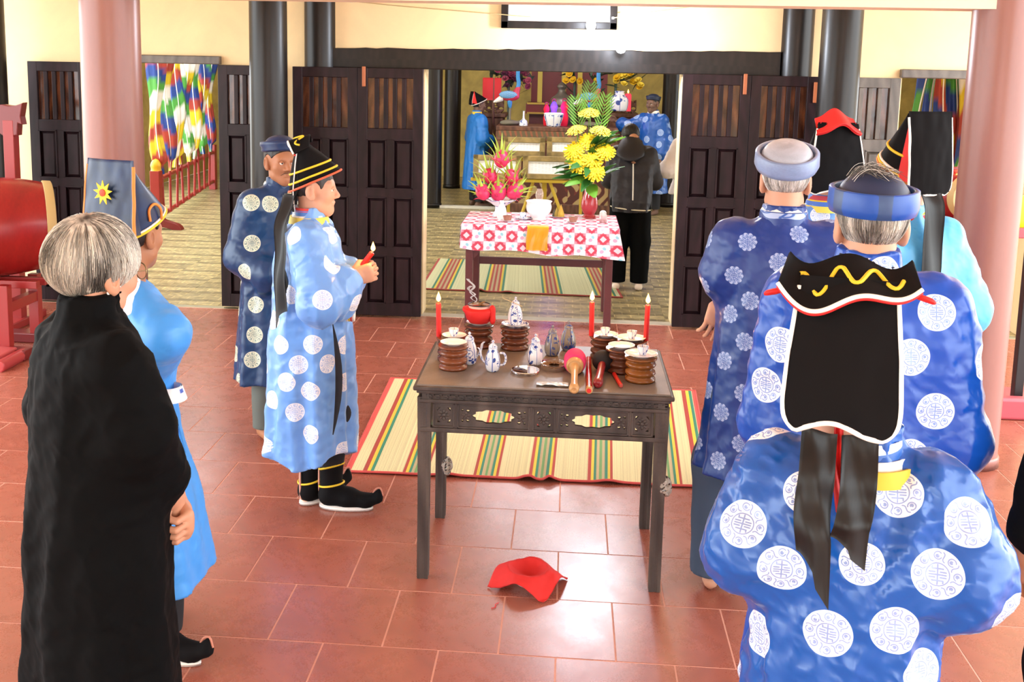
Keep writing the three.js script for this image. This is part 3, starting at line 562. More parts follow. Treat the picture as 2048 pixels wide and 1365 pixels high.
const M_VELVET = phys('#070608', 0.85, { specularIntensity: 0.4 }), M_YELLOW = mat('#e9c52a', 0.6), M_PIPE_WHITE = mat('#f1ece4', 0.75), M_REDCLOTH = mat('#d3201f', 0.65), M_ORANGE = mat('#e58a3a', 0.6), M_SASH = phys('#0e0f10', 0.45, { specularIntensity: 0.7 });
// ceremonial hat: a wedge crown sloping up to a ridge at the back, a stiff flap behind, bands round the brim, ribbons
function hat(P, o = {}) {
  const cloth = o.cloth ?? M_VELVET, T = (g) => g.applyMatrix4(o.tilt ? P.headM.clone().multiply(new THREE.Matrix4().makeRotationX(o.tilt)) : P.headM), rw = o.ridge ?? 0.088, ry = o.ridgeY ?? 0.245, rzz = o.ridgeZ ?? -0.1, n = 40;
  const brim = (t) => V(Math.cos(t) * 0.092, 0.04 + 0.42 * Math.sin(t) * 0.12, -0.004 + Math.sin(t) * (Math.sin(t) > 0 ? 0.128 : 0.112)), top = (t) => V(Math.cos(t) * rw, ry, rzz + Math.sin(t) * 0.012);
  const rings = Array.from({ length: 15 }, (_, j) => { const v = j / 14; return Array.from({ length: n }, (_, i) => { const t = i / n * 2 * Math.PI, b = brim(t), c = top(t), q = b.lerp(c, v), puff = Math.sin(v * Math.PI) * 0.012; q.x *= 1 + puff * 4; q.z += puff * Math.sin(t) * 0.8; return q; }); });
  const at2 = (t, v) => { const b = brim(t), c = top(t), q = b.lerp(c, v), puff = Math.sin(v * Math.PI) * 0.012; q.x *= 1 + puff * 4; q.z += puff * Math.sin(t) * 0.8; return q; };
  const crown = part(P.root, 'hat', T(loft(rings)), cloth, o.label);
  const band = (v, r, m, name = 'stripe') => part(crown, name, T(tube(Array.from({ length: 32 }, (_, i) => { const t = i / 32 * 2 * Math.PI, p = at2(t, v), q = p.clone().sub(V(0, p.y, -0.02)); q.y = 0; return p.addScaledVector(q.normalize(), 0.001); }), r, 64, 6, true)), m);
  band(0, 0.0055, o.brimMat ?? M_ORANGE, 'piping');
  for (const [v, r, m] of o.stripes ?? [[0.14, 0.0055, M_YELLOW], [0.34, 0.0055, M_YELLOW]]) band(v, r, m);
  // back flap
  const fw = o.flapW ?? [0.095, 0.11, 0.105], y0 = o.flapTop ?? ry + 0.01, y1 = o.flapBottom ?? -0.06, out = o.flapOut ?? 0.03, corner = o.corner ?? 0.16;
  const flapP = (u, v) => { const s = u * 2 - 1, w = v < 0.5 ? lerp(fw[0], fw[1], v * 2) : lerp(fw[1], fw[2], v * 2 - 1), round = v > 1 - corner ? Math.sqrt(Math.max(0, 1 - ((v - 1 + corner) / corner) ** 2)) * 0.26 + 0.74 : 1; return V(s * w * round, lerp(y0, y1, v) + (o.wave ?? 0) * Math.sin(s * 3 + 1) * v, rzz - 0.016 - out * Math.sin(v * 1.7) - (o.tail ?? 0) * v * v + 0.012 * s * s + 0.004 * NO(s * 3, v * 4, 1)); };
  const flap = part(crown, 'flap', T(sheet(flapP, 20, 24, 0.007)), o.flapMat ?? cloth);
  const edge = []; for (let i = 1; i <= 14; i++) edge.push(flapP(0, i / 14)); for (let i = 1; i <= 10; i++) edge.push(flapP(i / 10, 1)); for (let i = 13; i >= 1; i--) edge.push(flapP(1, i / 14));
  part(crown, 'flap_border', T(tube(edge, o.borderR ?? 0.0048, 110, 7)), o.borderMat ?? M_PIPE_WHITE, 'fuzzy flap border');
  // lining between crown and flap
  for (const s of [-1, 1]) part(crown, 'lining', T(sheet((u, v) => { const a = at2(s > 0 ? -0.5 : Math.PI + 0.5, 1 - v), b = flapP(s > 0 ? 0.97 : 0.03, v * 0.86); return a.lerp(b, u); }, 4, 10, 0.003)), o.lining ?? M_REDCLOTH);
  // leaf folded over the ridge
  if (o.leaf !== false) {
    const lw = o.leafW ?? 0.125, lm = o.leafMat ?? cloth, leafP = (u, v) => { const s = u * 2 - 1; return V(s * lw * (1 - 0.12 * (1 - v)), ry + 0.012 + (o.leafRise ?? 0.0) * (1 - v) + 0.016 * Math.cos(s * 4.2 + (o.leafPhase ?? 0)) - 0.03 * v - (o.droop ?? 0.022) * s * s * s * s - (o.sag ?? 0) * v * Math.exp(-(((s - 0.3) / 0.55) ** 2)), rzz + 0.045 - 0.105 * v * (1 - 0.35 * s * s)); };
    part(crown, 'top_leaf', T(sheet(leafP, 24, 8, 0.007)), lm);
    part(crown, 'leaf_border', T(tube(Array.from({ length: 17 }, (_, i) => leafP(i / 16, 1)), 0.005, 60, 6)), o.leafBorder ?? M_PIPE_WHITE);
    part(crown, 'leaf_trim', T(tube(Array.from({ length: 17 }, (_, i) => leafP(i / 16, 1).add(V(0, -0.006, 0.006))), 0.004, 60, 6)), M_REDCLOTH);
    if (o.squiggle !== false) part(crown, 'yellow_wave', T(tube(Array.from({ length: 25 }, (_, i) => { const u = 0.1 + 0.78 * i / 24, p = leafP(u, 0.52 + 0.22 * Math.sin(i * 0.75)); p.y += 0.006; return p; }), 0.0048, 80, 6)), M_YELLOW);
    if (o.tufts) for (const s of [-1, 1]) { const e = leafP(s > 0 ? 0.97 : 0.03, 0.8); part(crown, 'tuft', T(loft([0, 1, 2, 3, 4, 5].map((j) => ring(e.x + s * j * 0.007, e.y - 0.012 - j * 0.004, e.z + 0.01, [0.006, 0.014, 0.018, 0.017, 0.012, 0.003][j], [0.006, 0.013, 0.016, 0.016, 0.011, 0.003][j], 12, (t) => 1 + 0.12 * Math.sin(t * 5 + j))))), M_REDCLOTH, 'red tuft'); }
  }
  return crown;
}
function ribbon(P, parent, pts, w, m, tip = 0.05, name = 'ribbon') {      // a hanging sash; pts in the person's own axes
  const c = new THREE.CatmullRomCurve3(pts.map((p) => V(...p))), side = V(w[0], w[1] ?? 0, w[2] ?? 0);
  return part(parent, name, sheet((u, v) => { const t = Math.min(1, v), p = c.getPoint(t), s = u - 0.5; p.addScaledVector(side, s); p.z += 0.006 * Math.sin(s * 6 + v * 5) + 0.004 * Math.sin(v * 14); if (v > 0.9) p.y -= (v - 0.9) * 10 * tip * (s < 0 ? 1 : 0.1 + (0.5 - s) * 1.0) * (0.5 - s); return p; }, 10, 26, 0.003), m);
}
// ---------------------------------------------------------------- people
const satin = (map, rough = 0.34, sheen = 0.35) => new THREE.MeshPhysicalMaterial({ map, roughness: rough, sheen, sheenRoughness: 0.3, sheenColor: new THREE.Color('#d4e4ff') });
const local = (pos, face, w) => { const dx = w.x - pos[0], dz = w.z - pos[1], c = Math.cos(face), s = Math.sin(face); return [dx * c - dz * s, w.y, dx * s + dz * c]; };
const rad = (d) => d * Math.PI / 180;
const M_NAVY = mat('#16181d', 0.8), M_JEANS = mat('#3c5068', 0.85), M_BLACKCLOTH = phys('#060708', 0.85, { specularIntensity: 0.2 });
function trousers(P, m, bottom = 0.08, r = [0.1, 0.075, 0.06]) {
  const k = P.k, list = [capsule([0, 0.95 * k, P.L(0.95)[2]], [0, 0.84 * k, P.L(0.84)[2]], 0.12 * k, 0.11 * k)];
  for (const [n, s] of [['l', 1], ['r', -1]]) { const F = P.o.feet?.[n] ?? [s * 0.1, 0]; list.push(capsule([s * 0.085 * k, 0.84 * k, P.L(0.84)[2]], [F[0], 0.46 * k, F[1] + 0.02], r[0] * k, r[1] * k), capsule([F[0], 0.46 * k, F[1] + 0.02], [F[0], bottom, F[1]], r[1] * k, r[2] * k)); }
  const f = blend(list, 0.03);
  return part(P.root, 'trousers', nets((x, y, z) => Math.max(f(x, y, z) - 0.004 * NO(x * 14, y * 9, z * 14), bottom - y), [-0.35, bottom - 0.03, -0.35], [0.35, 1.15, 0.5], 0.012), m);
}
function curledBoot(P, parent, heel, dir, shaft = 0.3) {      // black cloth boot, white sole, upturned toe; heel on the floor in the person's own axes
  const L = (f, y, s = 0) => [heel[0] + dir[0] * f + dir[1] * s, y, heel[1] + dir[1] * f - dir[0] * s];
  const f = blend([capsule(L(0.03, 0.055), L(0.12, 0.05), 0.045, 0.042), capsule(L(0.12, 0.05), L(0.2, 0.04), 0.042, 0.032), capsule(L(0.2, 0.04), L(0.255, 0.06), 0.028, 0.02), capsule(L(0.255, 0.06), L(0.262, 0.092), 0.019, 0.009), capsule(L(0.04, 0.07), L(0.045, shaft), 0.047, 0.056)], 0.03);
  const b = part(parent, 'boot', nets((x, y, z) => Math.max(f(x, y, z), 0.016 - y, y - shaft - 0.012 * Math.sin((x + z) * 20)), [heel[0] - 0.35, 0, heel[1] - 0.35], [heel[0] + 0.35, shaft + 0.08, heel[1] + 0.35], 0.009), M_VELVET, 'black cloth boot with upturned toe');
  const outline = (y, g) => Array.from({ length: 24 }, (_, i) => { const t = i / 24 * 2 * Math.PI, q = L(0.11 + 0.125 * Math.cos(t) , y, 0.044 * Math.sin(t) * (1 - 0.25 * Math.cos(t))); return V(q[0], y, q[2]); });
  part(b, 'sole', loft([outline(0.001), outline(0.018)]), M_PIPE_WHITE, 'white sole');
  const band = (y, r, m, tilt = 0.02) => part(b, 'stripe', tube(Array.from({ length: 20 }, (_, i) => { const t = i / 20 * 2 * Math.PI, q = L(0.043 + 0.055 * Math.cos(t), y + tilt * Math.cos(t + 0.6), 0.055 * Math.sin(t)); return V(...q); }), r, 40, 6, true), m);
  band(shaft - 0.012, 0.005, mat('#d99a84', 0.6)); band(shaft * 0.72, 0.005, M_YELLOW); band(0.11, 0.005, M_YELLOW, 0.012);
  part(b, 'back_seam', tube([L(-0.012, 0.03), L(-0.016, 0.12), L(-0.012, shaft - 0.01)], 0.005, 12, 6), mat('#e2a48e', 0.6));
  part(b, 'toe_piping', tube([L(0.1, 0.1), L(0.17, 0.075), L(0.225, 0.068), L(0.248, 0.1), L(0.268, 0.105), L(0.28, 0.07)], 0.004, 24, 6), mat('#c98670', 0.6));
  return b;
}
function mask(P) {
  const reg = (x, y, z) => Math.max(-0.108 - y, y + 0.022, 0.028 - z, Math.abs(x) - 0.062);
  const m = part(P.root, 'face_mask', nets((x, y, z) => Math.max(headField(x, y, z) - 0.005, reg(x, y, z)), [-0.09, -0.13, 0], [0.09, 0.01, 0.14], 0.005).applyMatrix4(P.headM), mat('#e9eef4', 0.7), 'white face mask');
  for (const s of [-1, 1]) for (const y of [-0.03, -0.095]) part(m, 'ear_loop', tube([[s * 0.058, y, 0.032], [s * 0.074, y * 0.75, 0.005], [s * 0.082, -0.01 + y * 0.25, -0.026]].map((p) => V(...p)), 0.0022, 10, 5).applyMatrix4(P.headM), M_PIPE_WHITE);
  return m;
}

// -- elder in black with grey hair
{
  const pos = [-1.095, -2.36], face = rad(132), h = 1.64;
  const at3 = (px, py, z) => local(pos, face, onDepth(px, py, z));
  const P = person('grey-haired man with glasses and mask in a long black robe, hands clasped', { pos, face, h, skin: SKIN.tan, head: { yaw: 0.3, pitch: 0.05, shift: [0.02, -0.035, 0] }, arms: { r: { el: at3(280, 862, -2.24), wr: at3(340, 1000, -2.38), grip: true, dir: [0.6, -0.5, 0.5], palm: [0.3, 0, -1] }, l: { el: [0.265, 1.1, -0.02], wr: at3(356, 1010, -2.46), grip: true, dir: [-0.8, -0.2, -0.1], palm: [0, 0, -1] } } });
  const r = dress(P, 'robe', { bottom: 0.3, mat: M_BLACKCLOTH, wide: 1.03, deep: 1.0, flare: 0.95, cell: 0.011, seed: 3, wrinkle: 0.008, sleeve: { all: [0.075, 0.064, 0.054] }, fold: [[5, 0.01, 0.4], [9, 0.007, 1.9]], cuff: -0.08 });
  collar(P, r, 1.34, 0.071, 0.05, M_BLACKCLOTH); collar(P, r, 1.385, 0.064, 0.022, mat('#d9cfa8', 0.7), 'inner_collar');
  hair(P, { color: '#cdc8bb', dark: '#33302d', thick: 0.019, strands: 4200, len: 0.085, line: [-0.08, 0.72], sd: 4, lift: 0.002, crown: [-0.02, 0.14, -0.05] });
  trousers(P, M_NAVY);
  const g = part(P.root, 'glasses', [...[-1, 1].map((s) => new THREE.TorusGeometry(0.02, 0.0016, 6, 24).translate(s * 0.032, -0.002, 0.106)), ...[-1, 1].map((s) => bar([s * 0.052, 0.002, 0.104], [s * 0.078, 0.008, -0.01], 0.0013)), bar([-0.012, 0, 0.107], [0.012, 0, 0.107], 0.0013)].map((q) => q.applyMatrix4(P.headM)), mat('#8d7a58', 0.3, { metalness: 0.8 }), 'thin wire glasses');
  for (const s of [-1, 1]) part(g, 'lens', new THREE.CircleGeometry(0.0195, 20).translate(s * 0.032, -0.002, 0.106).applyMatrix4(P.headM), new THREE.MeshPhysicalMaterial({ transmission: 1, roughness: 0.05, color: '#ffffff' }));
  mask(P);
}
// -- man in sky blue with the star hat
const M_SKY = phys('#3f97ea', 0.42, { sheen: 0.2, sheenColor: new THREE.Color('#bfe0ff') });
{
  const pos = [-1.44, -3.3], face = rad(132), h = 1.53;
  const P = person('man in a plain sky-blue robe and blue hat with yellow star', { pos, face, h, skin: SKIN.brown, head: { yaw: 0.5, shift: [-0.03, 0, 0.03] }, arms: { r: { el: local(pos, face, onDepth(325, 672, -3.12)), wr: local(pos, face, onDepth(300, 742, -3.35)), grip: true }, l: { el: [0.24, 0.98, 0.04], wr: [0.09, 0.93, 0.1], grip: true } }, feet: { l: [0.1, -0.02], r: (() => { const f = local(pos, face, onLevel(330, 1318, 0)), a = local([0, 0], face, V(0.98, 0, 0.18)); return [f[0], f[2], a[0] * 0.6, a[2] * 0.6]; })() } });
  const r = dress(P, 'robe', { bottom: 0.27, mat: M_SKY, wide: 1.0, deep: 1.2, flare: 1.3, cell: 0.011, seed: 9, sleeve: { r: [0.078, 0.08, 0.07, 0.04], l: [0.08, 0.085, 0.07, 0.05] }, wrinkle: 0.005, join: 0.03, cuff: 0.03 });
  collar(P, r, 1.345, 0.072, 0.035, mat('#d6322b', 0.6)); collar(P, r, 1.36, 0.069, 0.012, M_YELLOW, 'collar_trim');
  for (const [dx, n] of [[0, 0], [0.02, 1]]) part(r, 'tie_ribbon', sheet((u, v) => { const p = V(...local(pos, face, onDepth(350 + 4 * n, 845, -3.1))); p.y -= v * 0.11; p.x += (u - 0.5) * 0.014 + dx * v; p.z += 0.03 * v * (n ? 1 : -0.3); return p; }, 2, 8, 0.003), M_SKY);
  const cuffM = canvasTex(64, 64, (x) => { x.fillStyle = '#eef0f2'; x.fillRect(0, 0, 64, 64); x.fillStyle = '#3f5fb8'; for (let i = 0; i < 7; i++) x.fillRect(8 + i * 9, (i * 23) % 60, 4, 6); }, THREE.RepeatWrapping);
  { const a = V(...local(pos, face, onDepth(336, 760, -3.28))); part(r, 'cuff', lathe([[0.045, 0], [0.06, -0.045], [0.054, -0.045], [0.04, 0]], 20).translate(a.x, a.y - 0.02, a.z), new THREE.MeshStandardMaterial({ map: cuffM, roughness: 0.7 }), 'white patterned cuff'); }
  trousers(P, M_NAVY, 0.1); const f = P.o.feet.r, aim = local([0, 0], face, V(0.98, 0, 0.18)); curledBoot(P, P.root, [f[0] - aim[0] * 0.1, f[1] - aim[2] * 0.1], [aim[0], aim[2]], 0.2); curledBoot(P, P.root, [0.1, -0.06], [0.1, 0.99], 0.2);
  hair(P, { color: '#2c2725', dark: '#0f0d0c', strands: 0, line: [-0.01, 0.85] });
  const blue = new THREE.MeshPhysicalMaterial({ map: stained('#08264e', 0.35, 4, 128, 33), roughness: 0.4 });
  const hh = hat(P, { cloth: blue, brimMat: M_YELLOW, stripes: [[0.035, 0.004, M_PIPE_WHITE]], flapW: [0.098, 0.108, 0.112], flapTop: 0.275, flapBottom: -0.02, borderMat: M_ORANGE, leaf: false, lining: blue, ridge: 0.09, ridgeY: 0.25, flapOut: 0.02, borderR: 0.006, label: 'blue satin hat with orange edging' });
  const star = new THREE.Shape(); for (let i = 0; i < 18; i++) { const a = i / 18 * 2 * Math.PI + Math.PI / 2, r2 = i % 2 ? 0.021 : 0.042; i ? star.lineTo(Math.cos(a) * r2, Math.sin(a) * r2) : star.moveTo(Math.cos(a) * r2, Math.sin(a) * r2); } star.closePath();
  const put = (g) => g.rotateY(Math.PI).translate(0, 0.165, -0.145).applyMatrix4(P.headM);
  part(hh, 'star', put(extrude(star, 0.003)), mat('#f2d92b', 0.6), 'yellow pointed star');
  part(hh, 'star_flower', put(lathe([[0, 0.003], [0.013, 0.002], [0.013, 0], [0, 0]], 10).rotateX(Math.PI / 2).translate(0, 0, 0.004)), mat('#d84a28', 0.6), 'orange-red flower');
  for (const s of [-1, 1]) part(hh, 'side_scroll', tube([[s * 0.096, 0.06, 0.03], [s * 0.099, 0.1, 0.02], [s * 0.099, 0.118, -0.01], [s * 0.098, 0.1, -0.035], [s * 0.097, 0.06, -0.03]].map((p) => V(...p)), 0.005, 24, 6).applyMatrix4(P.headM), M_ORANGE);
}
// -- candle holder in pale blue brocade
{
  const pos = [-1.1, -4.5], face = rad(97), h = 1.55;
  const T = roundelTex('#6ea2e6', '#f2f5fd', '#a9c6f0'), m = satin(T, 0.28, 0.9);
  const hand = local(pos, face, onDepth(700, 556, -4.4)), hand2 = local(pos, face, onDepth(708, 548, -4.5));
  const P = person('man in black peaked hat and pale blue brocade robe holding a lit candle', { pos, face, h, skin: SKIN.pale, head: { pitch: -0.02 }, arms: { r: { el: local(pos, face, onDepth(640, 608, -4.26)), wr: hand, grip: true, dir: [0.1, 0.25, 1], palm: [1, 0.2, 0] }, l: { el: [0.22, 0.97, 0.04], wr: hand2, grip: true, dir: [-0.2, 0.2, 1], palm: [-1, 0.1, 0] } }, feet: (() => { const q = (x, y, d) => { const f = local(pos, face, onLevel(x, y)), a = local([0, 0], face, V(...d)); return [f[0] + a[0] * 0.04, f[2] + a[2] * 0.04, a[0] * 0.6, a[2] * 0.6]; }; return { l: q(606, 1010, [0.62, 0, -0.78]), r: q(645, 1013, [0.99, 0, 0.05]) }; })() });
  const r = dress(P, 'robe', { bottom: 0.27, mat: m, wide: 0.98, deep: 1.18, flare: 0.9, cell: 0.011, seed: 21, wrinkle: 0.009, sleeve: { r: [0.08, 0.085, 0.075, 0.1], l: [0.078, 0.085, 0.07, 0.07] }, cuff: -0.05, join: 0.035, fold: [[5, 0.016, 0.4], [9, 0.014, 1.9], [15, 0.006, 2.2]], hem: (t) => 0.03 * Math.sin(t * 3 + 1), r: 0.041, spacing: 0.18, roundels: [[663, 530], [632, 505], [645, 600], [625, 690], [655, 728], [620, 783], [597, 730], [572, 765], [590, 825], [620, 870], [690, 690], [690, 765], [545, 640], [560, 690], [548, 800], [660, 470], [580, 590], [555, 735]] });
  part(r, 'side_slit', sheet((u, v) => { const p = V(...local(pos, face, onDepth(664 + 14 * Math.sin(v * 3), 640 + 230 * v, -4.31))); p.z += (u - 0.5) * 0.03 * Math.sin(v * 3); return p; }, 2, 10, 0.004), mat('#101018', 0.8), 'dark slit in the robe');
  collar(P, r, 1.335, 0.09, 0.03, mat('#e7d15a', 0.6), 'collar_trim'); collar(P, r, 1.35, 0.08, 0.022, M_PIPE_WHITE, 'collar_trim'); collar(P, r, 1.365, 0.072, 0.03, mat('#4b7fd0', 0.5)); collar(P, r, 1.39, 0.068, 0.016, mat('#d94a4a', 0.6), 'collar_trim');
  { const c = V(...local(pos, face, onDepth(692, 600, -4.4))); for (const [i, q] of ['#f0ece6', '#e7c83c', '#d9565c', '#f0ece6'].entries()) part(r, 'cuff_stripe', new THREE.TorusGeometry(0.068, 0.006, 6, 28).scale(0.75, 1.15, 1).translate(c.x, c.y - 0.01, c.z + 0.006 + i * 0.009), mat(q, 0.6)); }
  trousers(P, mat('#0d0f16', 0.8), 0.2);
  const heelL = local(pos, face, onLevel(606, 1010)), heelR = local(pos, face, onLevel(645, 1013)), aimR = local([0, 0], face, V(0.99, 0, 0.05)), aimL = local([0, 0], face, V(0.62, 0, -0.78));
  curledBoot(P, P.root, [heelL[0], heelL[2]], [aimL[0], aimL[2]], 0.27); curledBoot(P, P.root, [heelR[0], heelR[2]], [aimR[0], aimR[2]], 0.27);
  hair(P, { color: '#3a3330', dark: '#15110f', strands: 0, thick: 0.005, line: [-0.03, 0.8] });
  const hh = hat(P, { brimMat: mat('#d9603e', 0.6), tilt: 0.0, flapW: [0.055, 0.07, 0.05], flapBottom: -0.1, borderMat: M_PIPE_WHITE, leafW: 0.085, leafPhase: 1.2, borderR: 0.003, ridge: 0.06, ridgeY: 0.225, ridgeZ: -0.055, lining: M_VELVET });
  const kk = P.k; const hz = P.L(1.4)[2];
  for (const [x, len, z] of [[0, 0.95, 0], [0.05, 1.02, 0]]) ribbon(P, hh, [[x - 0.07, 1.42, hz - 0.085], [x - 0.13, 1.3, hz - 0.105], [x - 0.185, 1.14, hz - 0.11], [x - 0.2, len, hz - 0.11]], [-0.025, 0, 0.05], M_SASH, 0.08);
}
// -- moustached man in dark blue
{
  const pos = [-1.485, -5.4], face = rad(40), h = 1.58;
  const T = roundelTex('#0f3a66', '#dfe3c8', '#6f8a86');
  const P = person('moustached man in dark blue robe with cream roundels and turban', { pos, face, h, skin: SKIN.brown, head: { yaw: 0.0 }, arms: { r: { el: [-0.205, 0.98, -0.03], wr: [-0.1, 0.88, 0.18], grip: true }, l: { el: [0.21, 0.98, 0], wr: [0.1, 0.88, 0.18], grip: true } } });
  const r = dress(P, 'robe', { bottom: 0.32, mat: satin(T, 0.36), wide: 1.02, cell: 0.012, seed: 31, sleeve: { all: [0.078, 0.075, 0.065, 0.05] }, r: 0.043, spacing: 0.16, roundels: [[502, 405], [540, 408], [504, 487], [490, 545], [513, 555], [510, 670], [505, 720], [512, 610]] });
  collar(P, r, 1.34, 0.074, 0.04, mat('#e8e4d6', 0.7), 'inner_collar'); collar(P, r, 1.335, 0.078, 0.038, satin(T)); 
  part(r, 'neck_scarf', tube(Array.from({ length: 9 }, (_, i) => { const t = -0.4 + i / 8 * 1.2; return V(0.075 * Math.sin(t + 0.4), 1.29 + 0.05 * Math.abs(t), P.L(1.3)[2] + 0.1 * Math.cos(t)); }), 0.016, 20, 8), mat('#cfd0a8', 0.7), 'pale patterned scarf edge');
  trousers(P, mat('#5d6560', 0.85), 0.06);
  hair(P, { color: '#2c2725', dark: '#0f0d0c', strands: 0, thick: 0.006, line: [-0.005, 0.85] });
  turban(P, new THREE.MeshPhysicalMaterial({ map: stained('#14315c', 0.3, 3, 64, 5), roughness: 0.4 }), { tilt: -0.12, y: 0.055, h: 0.055, bands: 2 });
  part(P.body, 'moustache', [-1, 1].map((s) => loft([0, 1, 2, 3, 4].map((j) => ring(s * (0.002 + j * 0.008), -0.05 - j * j * 0.0011, 0.098 - j * j * 0.0016, 0.005 * (1 - j / 6), 0.0065 * (1 - j / 5.5), 8)))).map((g) => g.applyMatrix4(P.headM)), M_BROW, 'dark moustache');
}
// -- elder with grey satin turban
{
  const pos = [0.78, -3.92], face = rad(172), h = 1.71;
  const T = roundelTex('#083684', '#a3b8de', '#2a58aa', 1);
  const P = person('elder in royal blue robe with small silver roundels and grey satin turban', { pos, face, h, skin: SKIN.pale, head: { yaw: 0.0, pitch: 0.1 }, arms: { l: { el: local(pos, face, onDepth(1452, 545, -3.95)), wr: [0.12, 1.08, 0.2], grip: true }, r: { el: [-0.24, 1.08, -0.02], wr: local(pos, face, onDepth(1442, 600, -4.0)), dir: [0.2, -1, -0.1], palm: [0.2, 0, 1] } }, feet: { l: local(pos, face, onLevel(1420, 1172)).filter((_, i) => i !== 1), r: [-0.1, 0] } });
  const r = dress(P, 'robe', { bottom: 0.5, mat: satin(T, 0.36), wide: 1.04, cell: 0.011, seed: 41, sleeve: { all: [0.085, 0.08, 0.07, 0.03] }, cuff: -0.09, r: 0.034, spacing: 0.13, roundels: [[1495, 484], [1599, 468], [1557, 525], [1468, 551], [1500, 602], [1460, 628], [1538, 634], [1488, 684], [1448, 722], [1487, 787], [1442, 825], [1482, 888], [1437, 922], [1414, 780], [1540, 740]] });
  collar(P, r, 1.34, 0.078, 0.05, satin(T)); collar(P, r, 1.39, 0.07, 0.012, M_PIPE_WHITE, 'inner_collar');
  trousers(P, M_JEANS, 0.06, [0.11, 0.085, 0.075]);
  hair(P, { color: '#e6e4dd', dark: '#6a6660', strands: 1300, len: 0.04, thick: 0.009, line: [-0.03, 0.82], top: 0.055, sd: 7, lift: 0.002 });
  const grey = new THREE.MeshPhysicalMaterial({ map: stained('#7f93b8', 0.25, 3, 128, 15), roughness: 0.33 });
  turban(P, grey, { rx: 0.103, rz: 0.115, h: 0.062, y: 0.045, tilt: -0.42, bands: 1, flare: 0.012, crownMat: new THREE.MeshPhysicalMaterial({ map: stained('#a9b0bd', 0.2, 3, 128, 16), roughness: 0.3 }) });
}
// -- masked man under the red-topped hat
const T_PALE = roundelTex('#5f95de', '#e8edf8', '#9dbbe8');
{
  const pos = [1.14, -4.85], face = rad(190), h = 1.64;
  const P = person('masked man in pale blue robe under a black hat with red top', { pos, face, h, skin: SKIN.tan, arms: { l: { el: [0.22, 1.04, 0.02], wr: [0.08, 1.08, 0.22], grip: true }, r: { el: [-0.22, 1.04, 0.02], wr: [-0.08, 1.08, 0.22], grip: true } } });
  const r = dress(P, 'robe', { bottom: 0.3, mat: satin(T_PALE), cell: 0.013, seed: 51, r: 0.042, roundels: [[1640, 432]], spacing: 0.15 });
  collar(P, r, 1.335, 0.09, 0.026, mat('#e7d15a', 0.6), 'collar_trim'); collar(P, r, 1.35, 0.08, 0.03, mat('#3f6fc8', 0.5)); collar(P, r, 1.375, 0.073, 0.014, M_YELLOW, 'collar_trim'); collar(P, r, 1.385, 0.07, 0.02, mat('#b33a48', 0.6), 'collar_trim');
  hair(P, { color: '#2a2523', dark: '#0f0d0c', strands: 200, len: 0.03, thick: 0.008, line: [-0.03, 0.82] }); trousers(P, M_NAVY); mask(P);
  hat(P, { flapW: [0.09, 0.115, 0.135], flapTop: 0.24, flapBottom: -0.06, corner: 0.1, leafW: 0.1, leafMat: M_REDCLOTH, leafBorder: M_REDCLOTH, squiggle: false, leafRise: 0.03, wave: 0.01 });
}
// -- tall hat with ribbons, plain sky-blue robe
{
  const pos = [1.28, -4.15], face = rad(200), h = 1.7;
  const P = person('man in plain turquoise-blue robe under a tall black hat with long ribbon', { pos, face, h, skin: SKIN.tan, arms: { r: { el: [-0.28, 1.08, -0.03], wr: [-0.1, 1.1, 0.2], grip: true }, l: { el: [0.24, 1.06, 0.02], wr: [0.08, 1.08, 0.22], grip: true } } });
  const blue = phys('#54b3ec', 0.4, { sheen: 0.2, sheenColor: new THREE.Color('#dff2ff') });
  const r = dress(P, 'robe', { bottom: 0.3, mat: blue, wide: 1.06, cell: 0.012, seed: 61, sleeve: { all: [0.085, 0.085, 0.075, 0.06] } });
  collar(P, r, 1.345, 0.075, 0.03, mat('#d6322b', 0.6)); collar(P, r, 1.375, 0.07, 0.012, M_YELLOW, 'collar_trim');
  hair(P, { color: '#2a2523', dark: '#0f0d0c', strands: 0, thick: 0.008, line: [-0.03, 0.82] }); trousers(P, M_NAVY);
  const hh = hat(P, { flapW: [0.088, 0.088, 0.088], flapTop: 0.262, flapBottom: -0.035, corner: 0.14, leaf: false, stripes: [[0.05, 0.006, M_YELLOW], [0.1, 0.005, M_PIPE_WHITE], [0.36, 0.0055, M_YELLOW]], ridgeY: 0.255 });
  const z = P.L(1.4)[2];
  ribbon(P, hh, [[0.0, 1.58, z - 0.12], [0.0, 1.5, z - 0.15], [0.0, 1.3, z - 0.17], [0.02, 1.08, z - 0.18]], [0.085, 0, 0.0], M_SASH, 0.1);
}
